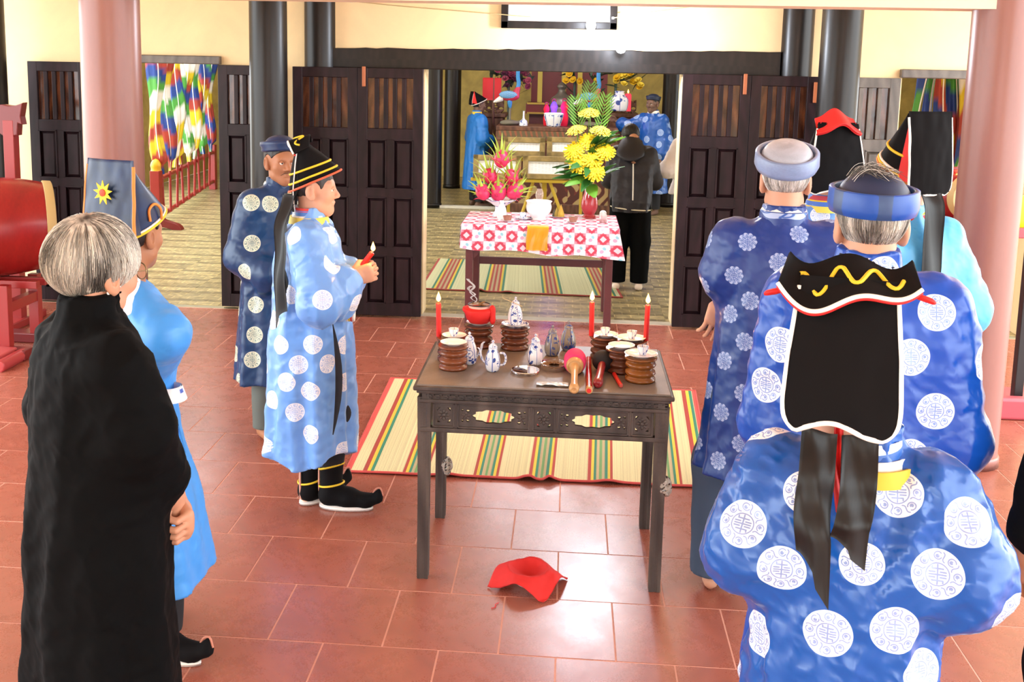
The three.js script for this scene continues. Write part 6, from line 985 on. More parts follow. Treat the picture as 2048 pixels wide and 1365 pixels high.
// small things on the printed cloth
{
  const put = (px, py) => onLevel(px, py, CT), Y = CT + 0.003;
  const b = put(1077, 440), o = thing('incense_bowl', 'white porcelain incense bowl with faint red pattern at the table centre', 'bowl', [b.x, Y, b.z]); part(o, 'bowl', lathe(smoothProfile([[0, 0], [0.06, 0], [0.058, 0.02], [0.09, 0.06], [0.1, 0.1], [0.094, 0.13], [0.104, 0.145], [0.096, 0.145], [0.086, 0.12], [0, 0.11]], 34), 36), phys('#f4efec', 0.2)); part(o, 'ash', cyl(0.085, 0.085, 0.01, 0, 0.11, 0, 24), mat('#b9b0a2', 0.9));
  const lp = put(1078, 430), l = thing('oil_lamp', 'small glass oil lamp behind the white incense bowl', 'lamp', [lp.x, Y, lp.z]); part(l, 'font', lathe(smoothProfile([[0, 0], [0.03, 0], [0.02, 0.03], [0.03, 0.08], [0.02, 0.1]], 20), 24), phys('#d8b0a0', 0.2)); part(l, 'chimney', lathe(smoothProfile([[0.018, 0.1], [0.03, 0.14], [0.033, 0.17], [0.024, 0.2], [0.016, 0.21]], 20), 24), new THREE.MeshPhysicalMaterial({ transmission: 0.8, roughness: 0.1, color: '#fff4e8' }));
  const v = put(1003, 440), w = thing('bud_vase', 'small white vase before the fruit bowl', 'vase', [v.x, Y, v.z]); part(w, 'body', lathe(smoothProfile([[0, 0], [0.028, 0], [0.038, 0.04], [0.032, 0.09], [0.016, 0.12], [0.02, 0.145], [0.014, 0.144], [0, 0.12]], 30), 28), phys('#f3f5ee', 0.15));
  for (const [px, py, lab] of [[1015, 444, 'copper cup beside the small white vase'], [1146, 447, 'copper cup before the red and white vase']]) { const q = put(px, py), s = thing('offering_saucer', lab.replace('copper cup', 'white saucer under the copper cup'), 'saucer', [q.x, Y, q.z]); part(s, 'dish', G_SAUCER.clone().scale(1.05, 1, 1.05), M.porcelain); const c = thing('copper_cup', lab, 'cup', [q.x, Y + 0.006, q.z]); part(c, 'bowl', lathe(smoothProfile([[0, 0], [0.024, 0], [0.034, 0.03], [0.037, 0.038], [0.032, 0.036], [0, 0.02]], 24), 28), phys('#a0705c', 0.3, { metalness: 0.4 })); }
  const t1 = put(1047, 440), td = thing('offering_saucer', 'blue and white saucer left of the incense bowl', 'saucer', [t1.x, Y, t1.z]); part(td, 'dish', G_SAUCER.clone().scale(1.3, 1.2, 1.3), M.cupWare); cup('small blue cup on the saucer left of the incense bowl', V(t1.x - 0.005, 0, t1.z), Y + 0.009, M.cupWare, 1.5);
  const c1 = put(1116, 436), cd = thing('offering_saucer', 'white saucer holding wrapped sticky rice cakes', 'saucer', [c1.x, Y, c1.z]); part(cd, 'dish', G_SAUCER.clone().scale(1.3, 1, 1.3), M.porcelain);
  for (const [dx, k, col, lab] of [[0.022, 1, '#c9a53c', 'yellow wrapped rice cone on a saucer'], [-0.012, 0.75, '#a88f3c', 'smaller olive wrapped rice cone on a saucer'], [-0.03, 0.62, '#4a4630', 'dark wrapped rice cone on a saucer']]) { const q = thing('rice_cone', lab, 'rice cake', [c1.x + dx, Y + 0.006, c1.z + dx * 0.5]); part(q, 'wrap', loft([[0, 0.03], [0.03, 0.026], [0.07, 0.012], [0.1, 0.001]].map(([y, r]) => ring(0, y * k, 0, r * k, r * k, 6))), mat(col, 0.6)); }
  const j = put(1206, 446), g = thing('plastic_jar', 'clear plastic jar of red beads lying at the table corner', 'jar', [j.x, Y + 0.032, j.z]); g.rotation.set(-1.2, 0.2, 0); part(g, 'shell', lathe([[0, 0], [0.03, 0], [0.031, 0.08], [0.026, 0.095], [0.026, 0.11], [0.02, 0.11]], 24).translate(0, -0.04, 0), new THREE.MeshPhysicalMaterial({ transmission: 0.7, roughness: 0.2, color: '#f4ece8' })); part(g, 'beads', Array.from({ length: 26 }, () => new THREE.SphereGeometry(0.007, 8, 6).translate(rr(-0.018, 0.018), rr(-0.032, 0.01), rr(-0.018, 0.018))), mat('#b3202a', 0.3)).userData.kind = 'stuff'; part(g, 'lid', cyl(0.027, 0.027, 0.012, 0, 0.068, 0, 20), M.white);
}
// ---------------------------------------------------------------- the altar at the hall's end
const AZ = -14.3;                                           // front of the altar table
{
  const A = (px, py, z = AZ) => onDepth(px, py, z), xL = A(992, 260).x, xR = A(1236, 270).x, yT = A(1000, 252).y;
  const carve = new THREE.MeshPhysicalMaterial({ map: tex(256, 64, (u, v) => { const n = Math.sin(u * 90 + 3 * Math.sin(v * 9)) * Math.sin(v * 20), r = n > 0.25; return r ? [142, 84, 58] : [96, 84, 58]; }), roughness: 0.55 });
  const t = thing('altar_table', 'carved altar table with painted red and gold scrollwork front', 'altar', [0, 0, 0]);
  part(t, 'top', span(xL, xR, yT - 0.06, yT, AZ - 0.7, AZ, 0.008), M.brownWood); part(t, 'carved_edge', span(xL + 0.03, xR - 0.03, yT - 0.15, yT - 0.06, AZ - 0.02, AZ - 0.005), carve); part(t, 'moulding', span(xL + 0.01, xR - 0.01, yT - 0.19, yT - 0.15, AZ - 0.04, AZ, 0.01), M.brownWood);
  part(t, 'front_panel', span(xL + 0.08, xR - 0.08, 0.12, yT - 0.19, AZ - 0.08, AZ - 0.05), new THREE.MeshPhysicalMaterial({ map: tex(256, 256, (u, v) => { const a = Math.sin(u * 24 + 2 * Math.sin(v * 16)) * Math.cos(v * 14 + 1.5 * Math.sin(u * 20)); return a > 0.3 ? [168, 146, 96] : a > 0.1 ? [104, 44, 36] : [78, 40, 32]; }), roughness: 0.5 }));
  part(t, 'plinth', span(xL + 0.04, xR - 0.04, 0, 0.12, AZ - 0.66, AZ - 0.02, 0.008), M.brownWood);
  for (const x of [xL + 0.05, xR - 0.05]) for (const z of [AZ - 0.06, AZ - 0.62]) part(t, 'leg', span(x - 0.05, x + 0.05, 0.12, yT - 0.06, z - 0.05, z + 0.05, 0.006), M.brownWood);
  part(t, 'gilt_rail', span(xL + 0.1, xR - 0.1, 0.5, 0.53, AZ - 0.05, AZ - 0.03), M.gold);
  // tiered cabinets left and right of it
  for (const [a, b, z, lab] of [[958, 1003, -15.1, 'carved brown wooden pedestal left of the altar table'], [1222, 1268, -15.35, 'carved brown wooden pedestal right of the altar table']]) {
    const p0 = onDepth(a, 240, z), p1 = onDepth(b, 240, z), top = onDepth(a, 226, z).y, o = thing('carved_pedestal', lab, 'pedestal', [(p0.x + p1.x) / 2, 0, z]), w = p1.x - p0.x + 0.12;
    part(o, 'body', span(-w / 2 + 0.04, w / 2 - 0.04, 0, top - 0.06, -0.5, -0.03, 0.01), M.brownWood); part(o, 'cornice', span(-w / 2, w / 2, top - 0.06, top, -0.54, 0, 0.015), M.brownWood); part(o, 'waist_band', span(-w / 2 + 0.01, w / 2 - 0.01, top * 0.5, top * 0.58, -0.53, -0.01, 0.012), M.brownWood); part(o, 'carved_crest', nets((x, y, q) => Math.max(Math.abs(x) - w / 2 + 0.03, Math.abs(q + 0.05) - 0.02, Math.abs(y - 0.1) - 0.09 - 0.05 * NO(x * 12, y * 14, 3), 0.05 - Math.abs(NO(x * 11, y * 15, 8)) * 1.2), [-w / 2, -0.02, -0.1], [w / 2, 0.26, 0.02], 0.014).translate(0, top, 0), M.brownWood, 'openwork carved crest');
  }
  // maroon shrine
  const s = thing('altar_shrine', 'maroon shrine cabinet with gilt bands behind the incense burner', 'shrine', [0, 0, 0]), q0 = onDepth(1058, 240, -16), q1 = onDepth(1215, 240, -16); part(s, 'body', span(q0.x, q1.x, 0, 1.25, -16.9, -16), M.maroon); part(s, 'step', span(q0.x - 0.05, q1.x + 0.05, 1.25, 1.4, -16.8, -15.92, 0.01), M.redDark); part(s, 'back_panel', span(q0.x, q1.x, 1.4, 2.6, -16.9, -16.6), mat('#6a1f24', 0.4));
  for (const y of [0.9, 1.25, 1.39]) part(s, 'gilt_band', span(q0.x - 0.03, q1.x + 0.03, y, y + 0.025, -15.99, -15.9), M.gold); for (const px of [1080, 1128, 1160]) { const x = onDepth(px, 160, -16.5).x; part(s, 'gilt_post', span(x - 0.035, x + 0.035, 1.4, 2.6, -16.6, -16.54), mat('#c9b34a', 0.4)); }
  // the framed sheets on their yellow stand
  const E = -13.6, e = thing('display_stand', 'yellow folding stand carrying the framed sheets', 'stand', [0, 0, 0]), yel = mat('#b59a2a', 0.5), ex = (px, py) => onDepth(px, py, E);
  const la = ex(942, 358), lb = ex(1140, 362); part(e, 'ledge', span(la.x, lb.x, la.y - 0.02, la.y + 0.02, E - 0.02, E + 0.05, 0.004), yel);
  const ua = onDepth(1004, 313, E - 0.12), ub = onDepth(1180, 315, E - 0.12); part(e, 'upper_ledge', span(ua.x, ub.x, ua.y - 0.05, ua.y - 0.002, E - 0.16, E - 0.06, 0.004), yel); for (const x of [ua.x + 0.1, ub.x - 0.1]) part(e, 'upright', span(x - 0.02, x + 0.02, 0, ua.y - 0.04, E - 0.13, E - 0.09, 0.004), yel);
  const pc = ex(1089, 362); part(e, 'post', span(pc.x - 0.03, pc.x + 0.03, 0, la.y + 0.02, E - 0.06, E - 0.02, 0.004), yel);
  for (const [ax, bx] of [[1066, 1040], [1100, 1128]]) { const a = ex(ax, 365), b = ex(bx, 437); part(e, 'leg', bar([a.x, a.y, E], [b.x, 0.01, E + 0.05], 0.022), yel); } part(e, 'back_leg', bar([pc.x, la.y - 0.05, E - 0.05], [pc.x, 0.01, E - 0.45], 0.022), yel);
  const paper = canvasTex(128, 96, (x) => { x.fillStyle = '#eef2f4'; x.fillRect(0, 0, 128, 96); x.fillStyle = '#aab6c0'; for (let i = 0; i < 9; i++) for (let j = 0; j < 12; j++) if ((i * 7 + j * 3) % 5) x.fillRect(10 + i * 12.5, 10 + j * 6.5, 8, 1.4); });
  const frameM = new THREE.MeshPhysicalMaterial({ map: stained('#8a7748', 0.4, 9, 64, 71), roughness: 0.45 });
  for (const [x0, y0, x1, y1, z, lab] of [[946, 312, 1043, 356, E + 0.02, 'gilt framed sheet on the left of the yellow ledge'], [1045, 314, 1140, 358, E + 0.02, 'gilt framed sheet in the middle of the yellow ledge'], [1006, 276, 1091, 312, E - 0.12, 'gilt framed sheet standing above the ledge behind the fruit'], [1093, 276, 1178, 314, E - 0.12, 'gilt framed sheet standing above the ledge behind the flowers']]) {
    const a = onDepth(x0, y1, z), b = onDepth(x1, y0, z), w = b.x - a.x, h = b.y - a.y, f = thing('framed_sheet', lab, 'frame', [a.x, a.y, z]), t0 = 0.07; f.rotation.x = -0.12;
    part(f, 'frame', [span(0, w, 0, t0, 0, 0.04, 0.008), span(0, w, h - t0, h, 0, 0.04, 0.008), span(0, t0, 0, h, 0, 0.04, 0.008), span(w - t0, w, 0, h, 0, 0.04, 0.008)], frameM); const g = new THREE.BoxGeometry(w - 2 * t0, h - 2 * t0, 0.01).translate(w / 2, h / 2, 0.012); part(f, 'paper', g, new THREE.MeshStandardMaterial({ map: paper, roughness: 0.3 }), 'white printed sheet');
  }
  // cranes standing on tortoises
  const craneBody = (o) => {
    const blue = phys('#2f7fb8', 0.4), red = phys('#b3304a', 0.4), wht = phys('#e6e4dc', 0.4), stone = mat('#6e6a58', 0.6);
    const feather = tex(64, 64, (u, v) => ((Math.floor(u * 12) + Math.floor(v * 10)) % 2 && (u * 12 % 1) < 0.6 ? [170, 205, 225] : [38, 112, 172]));
    part(o, 'torso', nets(blend([ellipsoid([0, 0.62, 0], [0.2, 0.1, 0.09]), capsule([0.12, 0.66, 0], [0.18, 0.8, 0], 0.08, 0.055)], 0.06), [-0.3, 0.45, -0.15], [0.3, 0.95, 0.15], 0.016), red, 'red breast');
    part(o, 'wing', [-1, 1].map((s) => nets(ellipsoid([-0.03, 0.66, s * 0.07], [0.2, 0.085, 0.04]), [-0.27, 0.54, s * 0.07 - 0.08], [0.2, 0.78, s * 0.07 + 0.08], 0.014)).map((g) => boxUV(g.toNonIndexed(), 5)), phys('#ffffff', 0.4, { map: feather }), 'blue feathered wings');
    part(o, 'neck', tube([[0.15, 0.74, 0], [0.19, 0.9, 0], [0.17, 1.05, 0], [0.18, 1.2, 0], [0.24, 1.26, 0]].map((p) => V(...p)), 0.045, 24, 12), blue); part(o, 'head', loft([0, 1, 2, 3, 4].map((j) => ring(0.2 + j * 0.05, 1.27, 0, 0.02, [0.03, 0.05, 0.04, 0.015, 0.004][j], 10).map((v) => V(0.2 + j * 0.05, 1.27 + (v.x - 0.2 - j * 0.05) * [1.4, 2.2, 1.6, 0.7, 0.2][j], v.z)))), blue);
    part(o, 'tail', loft([0, 1, 2, 3].map((j) => ring(0, 0, 0, 1, 1, 12).map((v) => V(-0.14 - j * 0.07, 0.6 - j * 0.035 + v.x * [0.08, 0.07, 0.05, 0.02][j], v.z * [0.07, 0.06, 0.05, 0.03][j])))), wht, 'white tail'); part(o, 'thigh', loft([0, 1, 2, 3].map((j) => ring(0.0 + j * 0.006, 0.56 - j * 0.07, 0, [0.05, 0.055, 0.04, 0.018][j], [0.05, 0.05, 0.035, 0.018][j], 12))), blue);
    part(o, 'leg', bar([0.01, 0.1, 0], [0.015, 0.4, 0], 0.025), stone); part(o, 'tortoise', nets(blend([ellipsoid([0, 0.05, 0], [0.2, 0.07, 0.14]), capsule([0.18, 0.05, 0], [0.26, 0.09, 0], 0.04, 0.035)], 0.03), [-0.25, 0, -0.18], [0.32, 0.15, 0.18], 0.016), stone, 'grey stone tortoise');
  };
  for (const [px, lab] of [[1018, 'blue and red crane statue on a tortoise beside the red panel'], [1178, 'blue and red crane statue on a tortoise behind the palm fronds']]) { const q = onDepth(px, 250, AZ - 0.25), o = thing('crane_statue', lab, 'statue', [q.x, yT, AZ - 0.25]); o.scale.setScalar(0.62); craneBody(o); }
  // burner, urn, vases, lanterns
  const burner = onDepth(1122, 245, -15.4), bo = thing('incense_burner', 'grey bronze lidded incense burner before the maroon shrine', 'burner', [burner.x, 1.06, -15.4]); part(bo, 'pot', lathe(smoothProfile([[0, 0], [0.12, 0], [0.2, 0.1], [0.22, 0.22], [0.17, 0.32], [0.19, 0.36], [0, 0.36]], 26), 32), mat('#77726a', 0.4, { metalness: 0.5 })); part(bo, 'lid', lathe(smoothProfile([[0.17, 0.36], [0.15, 0.44], [0.08, 0.5], [0.05, 0.56], [0.07, 0.62], [0, 0.68]], 24), 28), mat('#77726a', 0.4, { metalness: 0.5 }));
  const bt = thing('burner_table', 'plain dark wooden stand carrying the incense burner', 'stand', [burner.x, 0, -15.4]); part(bt, 'top', span(-0.3, 0.3, 1.02, 1.06, -0.25, 0.25, 0.005), M.brownWood); for (const [x, z] of [[-0.26, -0.2], [0.26, -0.2], [-0.26, 0.2], [0.26, 0.2]]) part(bt, 'leg', span(x - 0.03, x + 0.03, 0, 1.02, z - 0.03, z + 0.03), M.brownWood);
  const urn = onDepth(1107, 247, AZ - 0.15), uo = thing('porcelain_urn', 'blue and white porcelain urn on the altar table', 'urn', [urn.x, yT, AZ - 0.15]); part(uo, 'bowl', lathe(smoothProfile([[0, 0], [0.08, 0], [0.1, 0.04], [0.125, 0.12], [0.13, 0.17], [0.115, 0.17], [0, 0.13]], 24), 30), phys('#ffffff', 0.2, { map: blueWare(31, 0.8) })); part(uo, 'rim', new THREE.TorusGeometry(0.125, 0.01, 8, 30).rotateX(Math.PI / 2).translate(0, 0.17, 0), M.porcelain);
  const vb = onDepth(1047, 248, AZ - 0.12), vo = thing('bottle_vase', 'small blue banded bottle vase on the altar table beside the crane', 'vase', [vb.x, yT, AZ - 0.12]); part(vo, 'body', lathe(smoothProfile([[0, 0], [0.05, 0], [0.055, 0.03], [0.045, 0.07], [0.015, 0.1], [0.012, 0.19], [0.016, 0.2], [0, 0.19]], 24), 24), phys('#ffffff', 0.2, { map: blueWare(33, 0.6) }));
  const rv = onDepth(1238, 222, -14.9), ro = thing('porcelain_vase', 'tall blue and white porcelain vase holding yellow flowers at the altar', 'vase', [rv.x, rv.y, -14.9]); part(ro, 'body', lathe(smoothProfile([[0, 0], [0.1, 0], [0.125, 0.06], [0.13, 0.15], [0.1, 0.2], [0.06, 0.23], [0.07, 0.27], [0.05, 0.26], [0, 0.2]], 26), 30), phys('#ffffff', 0.2, { map: blueWare(35, 1.1) })); part(ro, 'neck_ring', new THREE.TorusGeometry(0.062, 0.008, 8, 24).rotateX(Math.PI / 2).translate(0, 0.235, 0), M.porcelain);
  const glow = (c, k) => new THREE.MeshStandardMaterial({ color: c, emissive: c, emissiveIntensity: k });
  for (const [px, py, c, k, lab, r] of [[1108, 216, '#5a3cff', 1.6, 'glowing violet lantern on the altar', 0.05], [1093, 222, '#c0182a', 0.5, 'red glass candle lantern left of the violet lantern', 0.042], [1129, 216, '#c01838', 0.4, 'red lantern with carrying loop right of the violet lantern', 0.055]]) { const q = onDepth(px, py, AZ - 0.35), o = thing('altar_lantern', lab, 'lantern', [q.x, yT + 0.002, AZ - 0.35]), h = q.y - yT + 0.08; part(o, 'glass', lathe(smoothProfile([[0, 0.0], [r * 0.8, 0.0], [r, h * 0.35], [r * 0.7, h * 0.6], [r, h * 0.8], [r * 0.4, h], [0, h]], 24), 20), glow(c, k), 'glowing coloured glass'); part(o, 'loop', new THREE.TorusGeometry(r * 0.5, 0.008, 6, 20).translate(0, h + r * 0.3, 0), mat('#7a1626', 0.4)); const l = new THREE.PointLight(c, k * 0.25, 0, 2); l.position.set(q.x, q.y, AZ - 0.2); l.castShadow = true; l.name = 'lantern_light'; scene.add(l); }
  const rp = onDepth(965, 200, -14.98), rq = onDepth(1003, 156, -14.98), ro2 = thing('red_banner', 'plain red cloth banner hanging behind the crane', 'banner', [rp.x, rp.y, -14.98]); part(ro2, 'cloth', sheet((u, v) => V(u * (rq.x - rp.x), v * (rq.y - rp.y), 0.01 * Math.sin(u * 7)), 12, 12, 0.01), mat('#c21a24', 0.6)); part(ro2, 'pole', bar([0.15, -rp.y, -0.02], [0.15, rq.y - rp.y, -0.02], 0.02), M.brownWood);
  const rt = thing('red_tube', 'red glass candle tube burning right of the porcelain vase', 'candle', [onDepth(1255, 222, -14.9).x, rv.y, -14.9]); part(rt, 'glass', lathe([[0, 0], [0.045, 0], [0.045, 0.22], [0.03, 0.24], [0, 0.24]], 20), glow('#d8384a', 0.8)); part(rt, 'flame', lathe(smoothProfile([[0, 0.24], [0.012, 0.26], [0, 0.3]], 10), 10), M.flame);
  // bouquets
  const bouquet = (label, px, py, z, w, h, n, cols, leafC, group, base) => {
    const c = onDepth(px, py, z), o = thing('bouquet', label, 'flowers', [c.x, c.y, z]); const leaf = phys(leafC, 0.5);
    for (let i = 0; i < n * 1.6; i++) part(o, 'leaf', sheet((u, v) => V((u - 0.5) * 0.07 * Math.sin(Math.PI * (v * 0.9 + 0.06)), v * 0.2, -0.05 * v * v), 3, 5, 0.002).rotateX(rr(-1.4, 1.4)).rotateY(rr(0, 6.3)).rotateZ(rr(-1.5, 1.5)).translate(rr(-w, w), rr(-h, h * 0.8), rr(-0.12, 0.06)), leaf);
    const g = merge(Array.from({ length: 18 }, (_, i) => sheet((u, v) => V((u - 0.5) * 0.03, 0.02 * v, v * 0.058), 1, 2, 0.002).rotateX(-0.3 - 0.5 * (i % 2)).rotateY(i * 0.7)));
    for (let i = 0; i < n; i++) part(o, 'bloom', g.clone().rotateX(rr(0.6, 1.5)).rotateY(rr(-0.5, 0.5)).translate(rr(-w, w), rr(-h * 0.8, h), rr(0, 0.12)), cols[i % cols.length]);
    part(o, 'stems', bar([0, -h * 0.4, 0], [0, base - c.y, 0], 0.02), leaf); return o;
  };
  bouquet('bouquet of yellow flowers with dark leaves at the right of the altar', 1232, 158, -14.9, 0.34, 0.15, 16, [mat('#e0b820', 0.6), mat('#e8d04a', 0.6)], '#1f3a24', '', rv.y + 0.2);
  bouquet('bouquet of yellow flowers before the maroon shrine', 1150, 155, -15.2, 0.14, 0.1, 5, [mat('#e0b820', 0.6)], '#1f3a24', '', 1.06);
  const pf = bouquet('bouquet of pink and purple orchids above the red banner', 1018, 158, -15.98, 0.34, 0.16, 22, [mat('#9a3f62', 0.6), mat('#b3566f', 0.6), mat('#6d2f52', 0.6)], '#39443a', '', 0.9);
  const ps = thing('flower_pedestal', 'dark wooden pedestal under the orchids', 'pedestal', [pf.position.x, 0, -15.98]); part(ps, 'body', span(-0.16, 0.16, 0, 0.86, -0.2, 0.2, 0.01), M.brownWood); part(ps, 'top', span(-0.2, 0.2, 0.86, 0.9, -0.24, 0.24, 0.006), M.brownWood);
  const rs = thing('burner_table', 'dark wooden stand under the flowers before the shrine', 'stand', [onDepth(1150, 155, -15.2).x + 0.35, 0, -15.2]); part(rs, 'body', span(-0.1, 0.1, 0, 1.0, -0.1, 0.1, 0.01), M.brownWood); part(rs, 'top', span(-0.16, 0.16, 1.0, 1.04, -0.14, 0.14, 0.006), M.brownWood);
  // a lamp over the altar, out of the picture above
  const lamp = thing('ceiling_lamp', 'white fluorescent tube under the hall ceiling before the altar', 'lamp', [-0.3, 3.2, -12.6]); part(lamp, 'housing', span(-0.6, 0.6, 0.04, 0.1, -0.04, 0.04, 0.006), M.white); part(lamp, 'tube', bar([-0.58, 0.02, 0], [0.58, 0.02, 0], 0.014), new THREE.MeshStandardMaterial({ color: '#ffffff', emissive: '#f2f6ff', emissiveIntensity: 6 }));
  for (const x of [-0.7, -0.1, 0.4]) { const l = new THREE.PointLight('#eef3ff', 4.5, 0, 2); l.position.set(x, 3.16, -12.6); l.castShadow = true; l.name = 'tube_light'; scene.add(l); }
}
// ---------------------------------------------------------------- flag racks in the hall
function flag(pts, cols, label, group, w = 0.11, seed0 = 0) {          // pts: pole foot, pole top; cloth bunched down the pole
  const [a, b] = pts, o = thing('ceremonial_flag', label, 'flag', [a.x, a.y, a.z], 0, group), d = b.clone().sub(a); part(o, 'pole', bar([0, 0, 0], d, 0.016), M.red);
  const n = 30, rings = []; const C = cols.map(lin);
  for (let j = 0; j <= n; j++) { const t = j / n, p = d.clone().multiplyScalar(0.98 - 0.74 * t), w0 = w * (0.55 + 0.45 * Math.sin(t * 9 + seed0) * 0.5 + 0.35 * (1 - t)) * (t > 0.92 ? 0.4 : 1); rings.push(ring(p.x + 0.03 * Math.sin(t * 7 + seed0), p.y, p.z + 0.05, w0 * 0.55, w0 * 0.4, 22, (q) => 1 + 0.22 * Math.sin(q * 5 + t * 4 + seed0) + 0.12 * Math.sin(q * 9 - t * 6))); }
  const g = loft(rings).toNonIndexed(), len = d.y * 0.74; paint(g, (v) => { const t = clamp((d.y * 0.98 - v.y) / len, 0, 0.999) + 0.05 * Math.sin(v.x * 16 + v.z * 12 + seed0); return C[Math.floor(clamp(t, 0, 0.999) * C.length * 1.3) % C.length]; });
  part(o, 'cloth', g, new THREE.MeshStandardMaterial({ vertexColors: true, roughness: 0.6 }), 'bunched striped cloth'); const hem = (s) => tube(rings.filter((_, i) => i % 2 === 0).map((r) => r[s].clone()), 0.006, 40, 5); part(o, 'white_trim', hem(4), M_PIPE_WHITE); part(o, 'white_trim', hem(15), M_PIPE_WHITE); return o;
}
const FC = ['#d8c020', '#1d3f8f', '#e6e2dc', '#a63a2c', '#4c9a3c'], mixc = (k) => Array.from({ length: 7 }, (_, i) => FC[(i * (k % 2 ? 2 : 3) + k) % 5]);
{
  const a = onLevel(315, 458), rz = V(a.x, 0, a.z), e = onLevel(425, 292, 0.66), dir = V(e.x - a.x, 0, e.z - a.z), o = thing('flag_rack', 'red wooden flag rack with yellow knob and scrolled foot', 'rack', [a.x, 0, a.z]);
  part(o, 'post', span(-0.055, 0.055, 0.04, 0.68, -0.055, 0.055, 0.006), M.red); part(o, 'knob', lathe(smoothProfile([[0, 0.14], [0.035, 0.12], [0.06, 0.07], [0.055, 0.02], [0.058, 0]], 20), 20).translate(0, 0.68, 0), mat('#dca520', 0.4), 'yellow knob');
  const ft = new THREE.Shape(); ft.moveTo(-0.3, 0); ft.bezierCurveTo(-0.28, 0.1, -0.1, 0.06, -0.06, 0.14); ft.lineTo(0.06, 0.14); ft.bezierCurveTo(0.1, 0.06, 0.28, 0.1, 0.3, 0); ft.lineTo(0.2, 0); ft.bezierCurveTo(0.1, 0.05, -0.1, 0.05, -0.2, 0); ft.closePath(); part(o, 'foot', boxUV(extrude(ft, 0.08, 0.006).translate(0, 0, -0.04)), M.redDark);
  for (const [y0, y1] of [[0.53, 0.6], [0.1, 0.15]]) part(o, 'rail', bar([0, (y0 + y1) / 2, 0], [dir.x, (y0 + y1) / 2, dir.z], 0.028), M.red);
  part(o, 'post', span(dir.x - 0.05, dir.x + 0.05, 0, 0.68, dir.z - 0.05, dir.z + 0.05, 0.006), M.red);
  for (let i = 0; i < 9; i++) { const t = 0.05 + i * 0.1, foot = V(a.x + dir.x * t, 0.13, a.z + dir.z * t), top = foot.clone().add(V(0.02 + 0.06 * (i % 3), 2.1, 0.12)); flag([foot.clone().add(V(0.06, 0, 0.05)), top], mixc(i), ['flag led by yellow at the rack post', 'flag with narrow blue and white folds next to the rack post', 'red and white bunched flag in the rack', 'green-edged bunched flag in the rack', 'blue-banded bunched flag in the rack', 'red-banded flag towards the middle of the rack', 'purple-shadowed striped flag deeper in the rack', 'yellow and white flag deep in the rack', 'last striped flag beside the grey door leaf'][i], 'flags in the left hall rack', 0.19, i * 1.7); }
}
{
  const z = -9.6; [[1826, 250], [1850, 250], [1872, 250], [1893, 250], [1912, 250]].forEach(([px, py], i) => { const q = onDepth(px, py, z - 0.1 * (i % 2)); flag([V(q.x, 0.02, q.z), V(q.x + 0.03, 2.6, q.z)], mixc(i + 2), ['white and red flag inside the doorway by the tall black hats', 'red and yellow flag inside the same doorway', 'orange-red flag with yellow band inside the doorway', 'yellow pennant flag inside the doorway', 'dark blue flag nearest the pink column'][i], 'flags in the right doorway', 0.1, i + 0.5); });
  const o = thing('flag_rack', 'red rail rack holding the flags in the right doorway', 'rack', [onDepth(1870, 250, z).x, 0, z]); part(o, 'rail', span(-0.5, 0.5, 0.5, 0.56, -0.24, -0.18, 0.006), M.red); for (const x of [-0.5, 0.5]) part(o, 'post', span(x - 0.04, x + 0.04, 0, 0.7, -0.25, -0.17, 0.006), M.red);
}
// ---------------------------------------------------------------- drums and stands on the porch
function drum(label, c, axis, r, len, skinTone = '#b59a62') {
  const o = thing('ceremonial_drum', label, 'drum', [c.x, c.y, c.z]), q = new THREE.Quaternion().setFromUnitVectors(V(0, 1, 0), axis.clone().normalize()), tr = (g) => g.applyQuaternion(q), h = len / 2, bulge = r * 1.1;
  part(o, 'shell', tr(lathe(smoothProfile([[r * 0.98, -h + 0.05], [bulge * 0.99, -h * 0.5], [bulge * 1.02, 0], [bulge * 0.99, h * 0.5], [r * 0.98, h - 0.05]], 30), 44)), new THREE.MeshPhysicalMaterial({ map: stained('#8e1c1b', 0.2, 5, 128, 81), roughness: 0.25 }), 'glossy red shell');
  for (const s of [-1, 1]) { part(o, 'rim', tr(lathe([[r * 0.985, s * (h - 0.055)], [r * 1.015, s * (h - 0.05)], [r * 1.0, s * h], [r * 0.96, s * (h + 0.006)]], 44)), mat(skinTone, 0.6), 'hide edge'); part(o, 'drumhead', tr(lathe([[r * 0.97, s * (h + 0.005)], [0, s * (h + 0.006)]], 44)), mat('#c4ac78', 0.6), 'hide drumhead'); }
  part(o, 'band', tr(new THREE.TorusGeometry(bulge * 1.02, 0.012, 8, 48).rotateX(Math.PI / 2).translate(0, -h * 0.05, 0)), M.redDark, 'raised rope band'); return o;
}
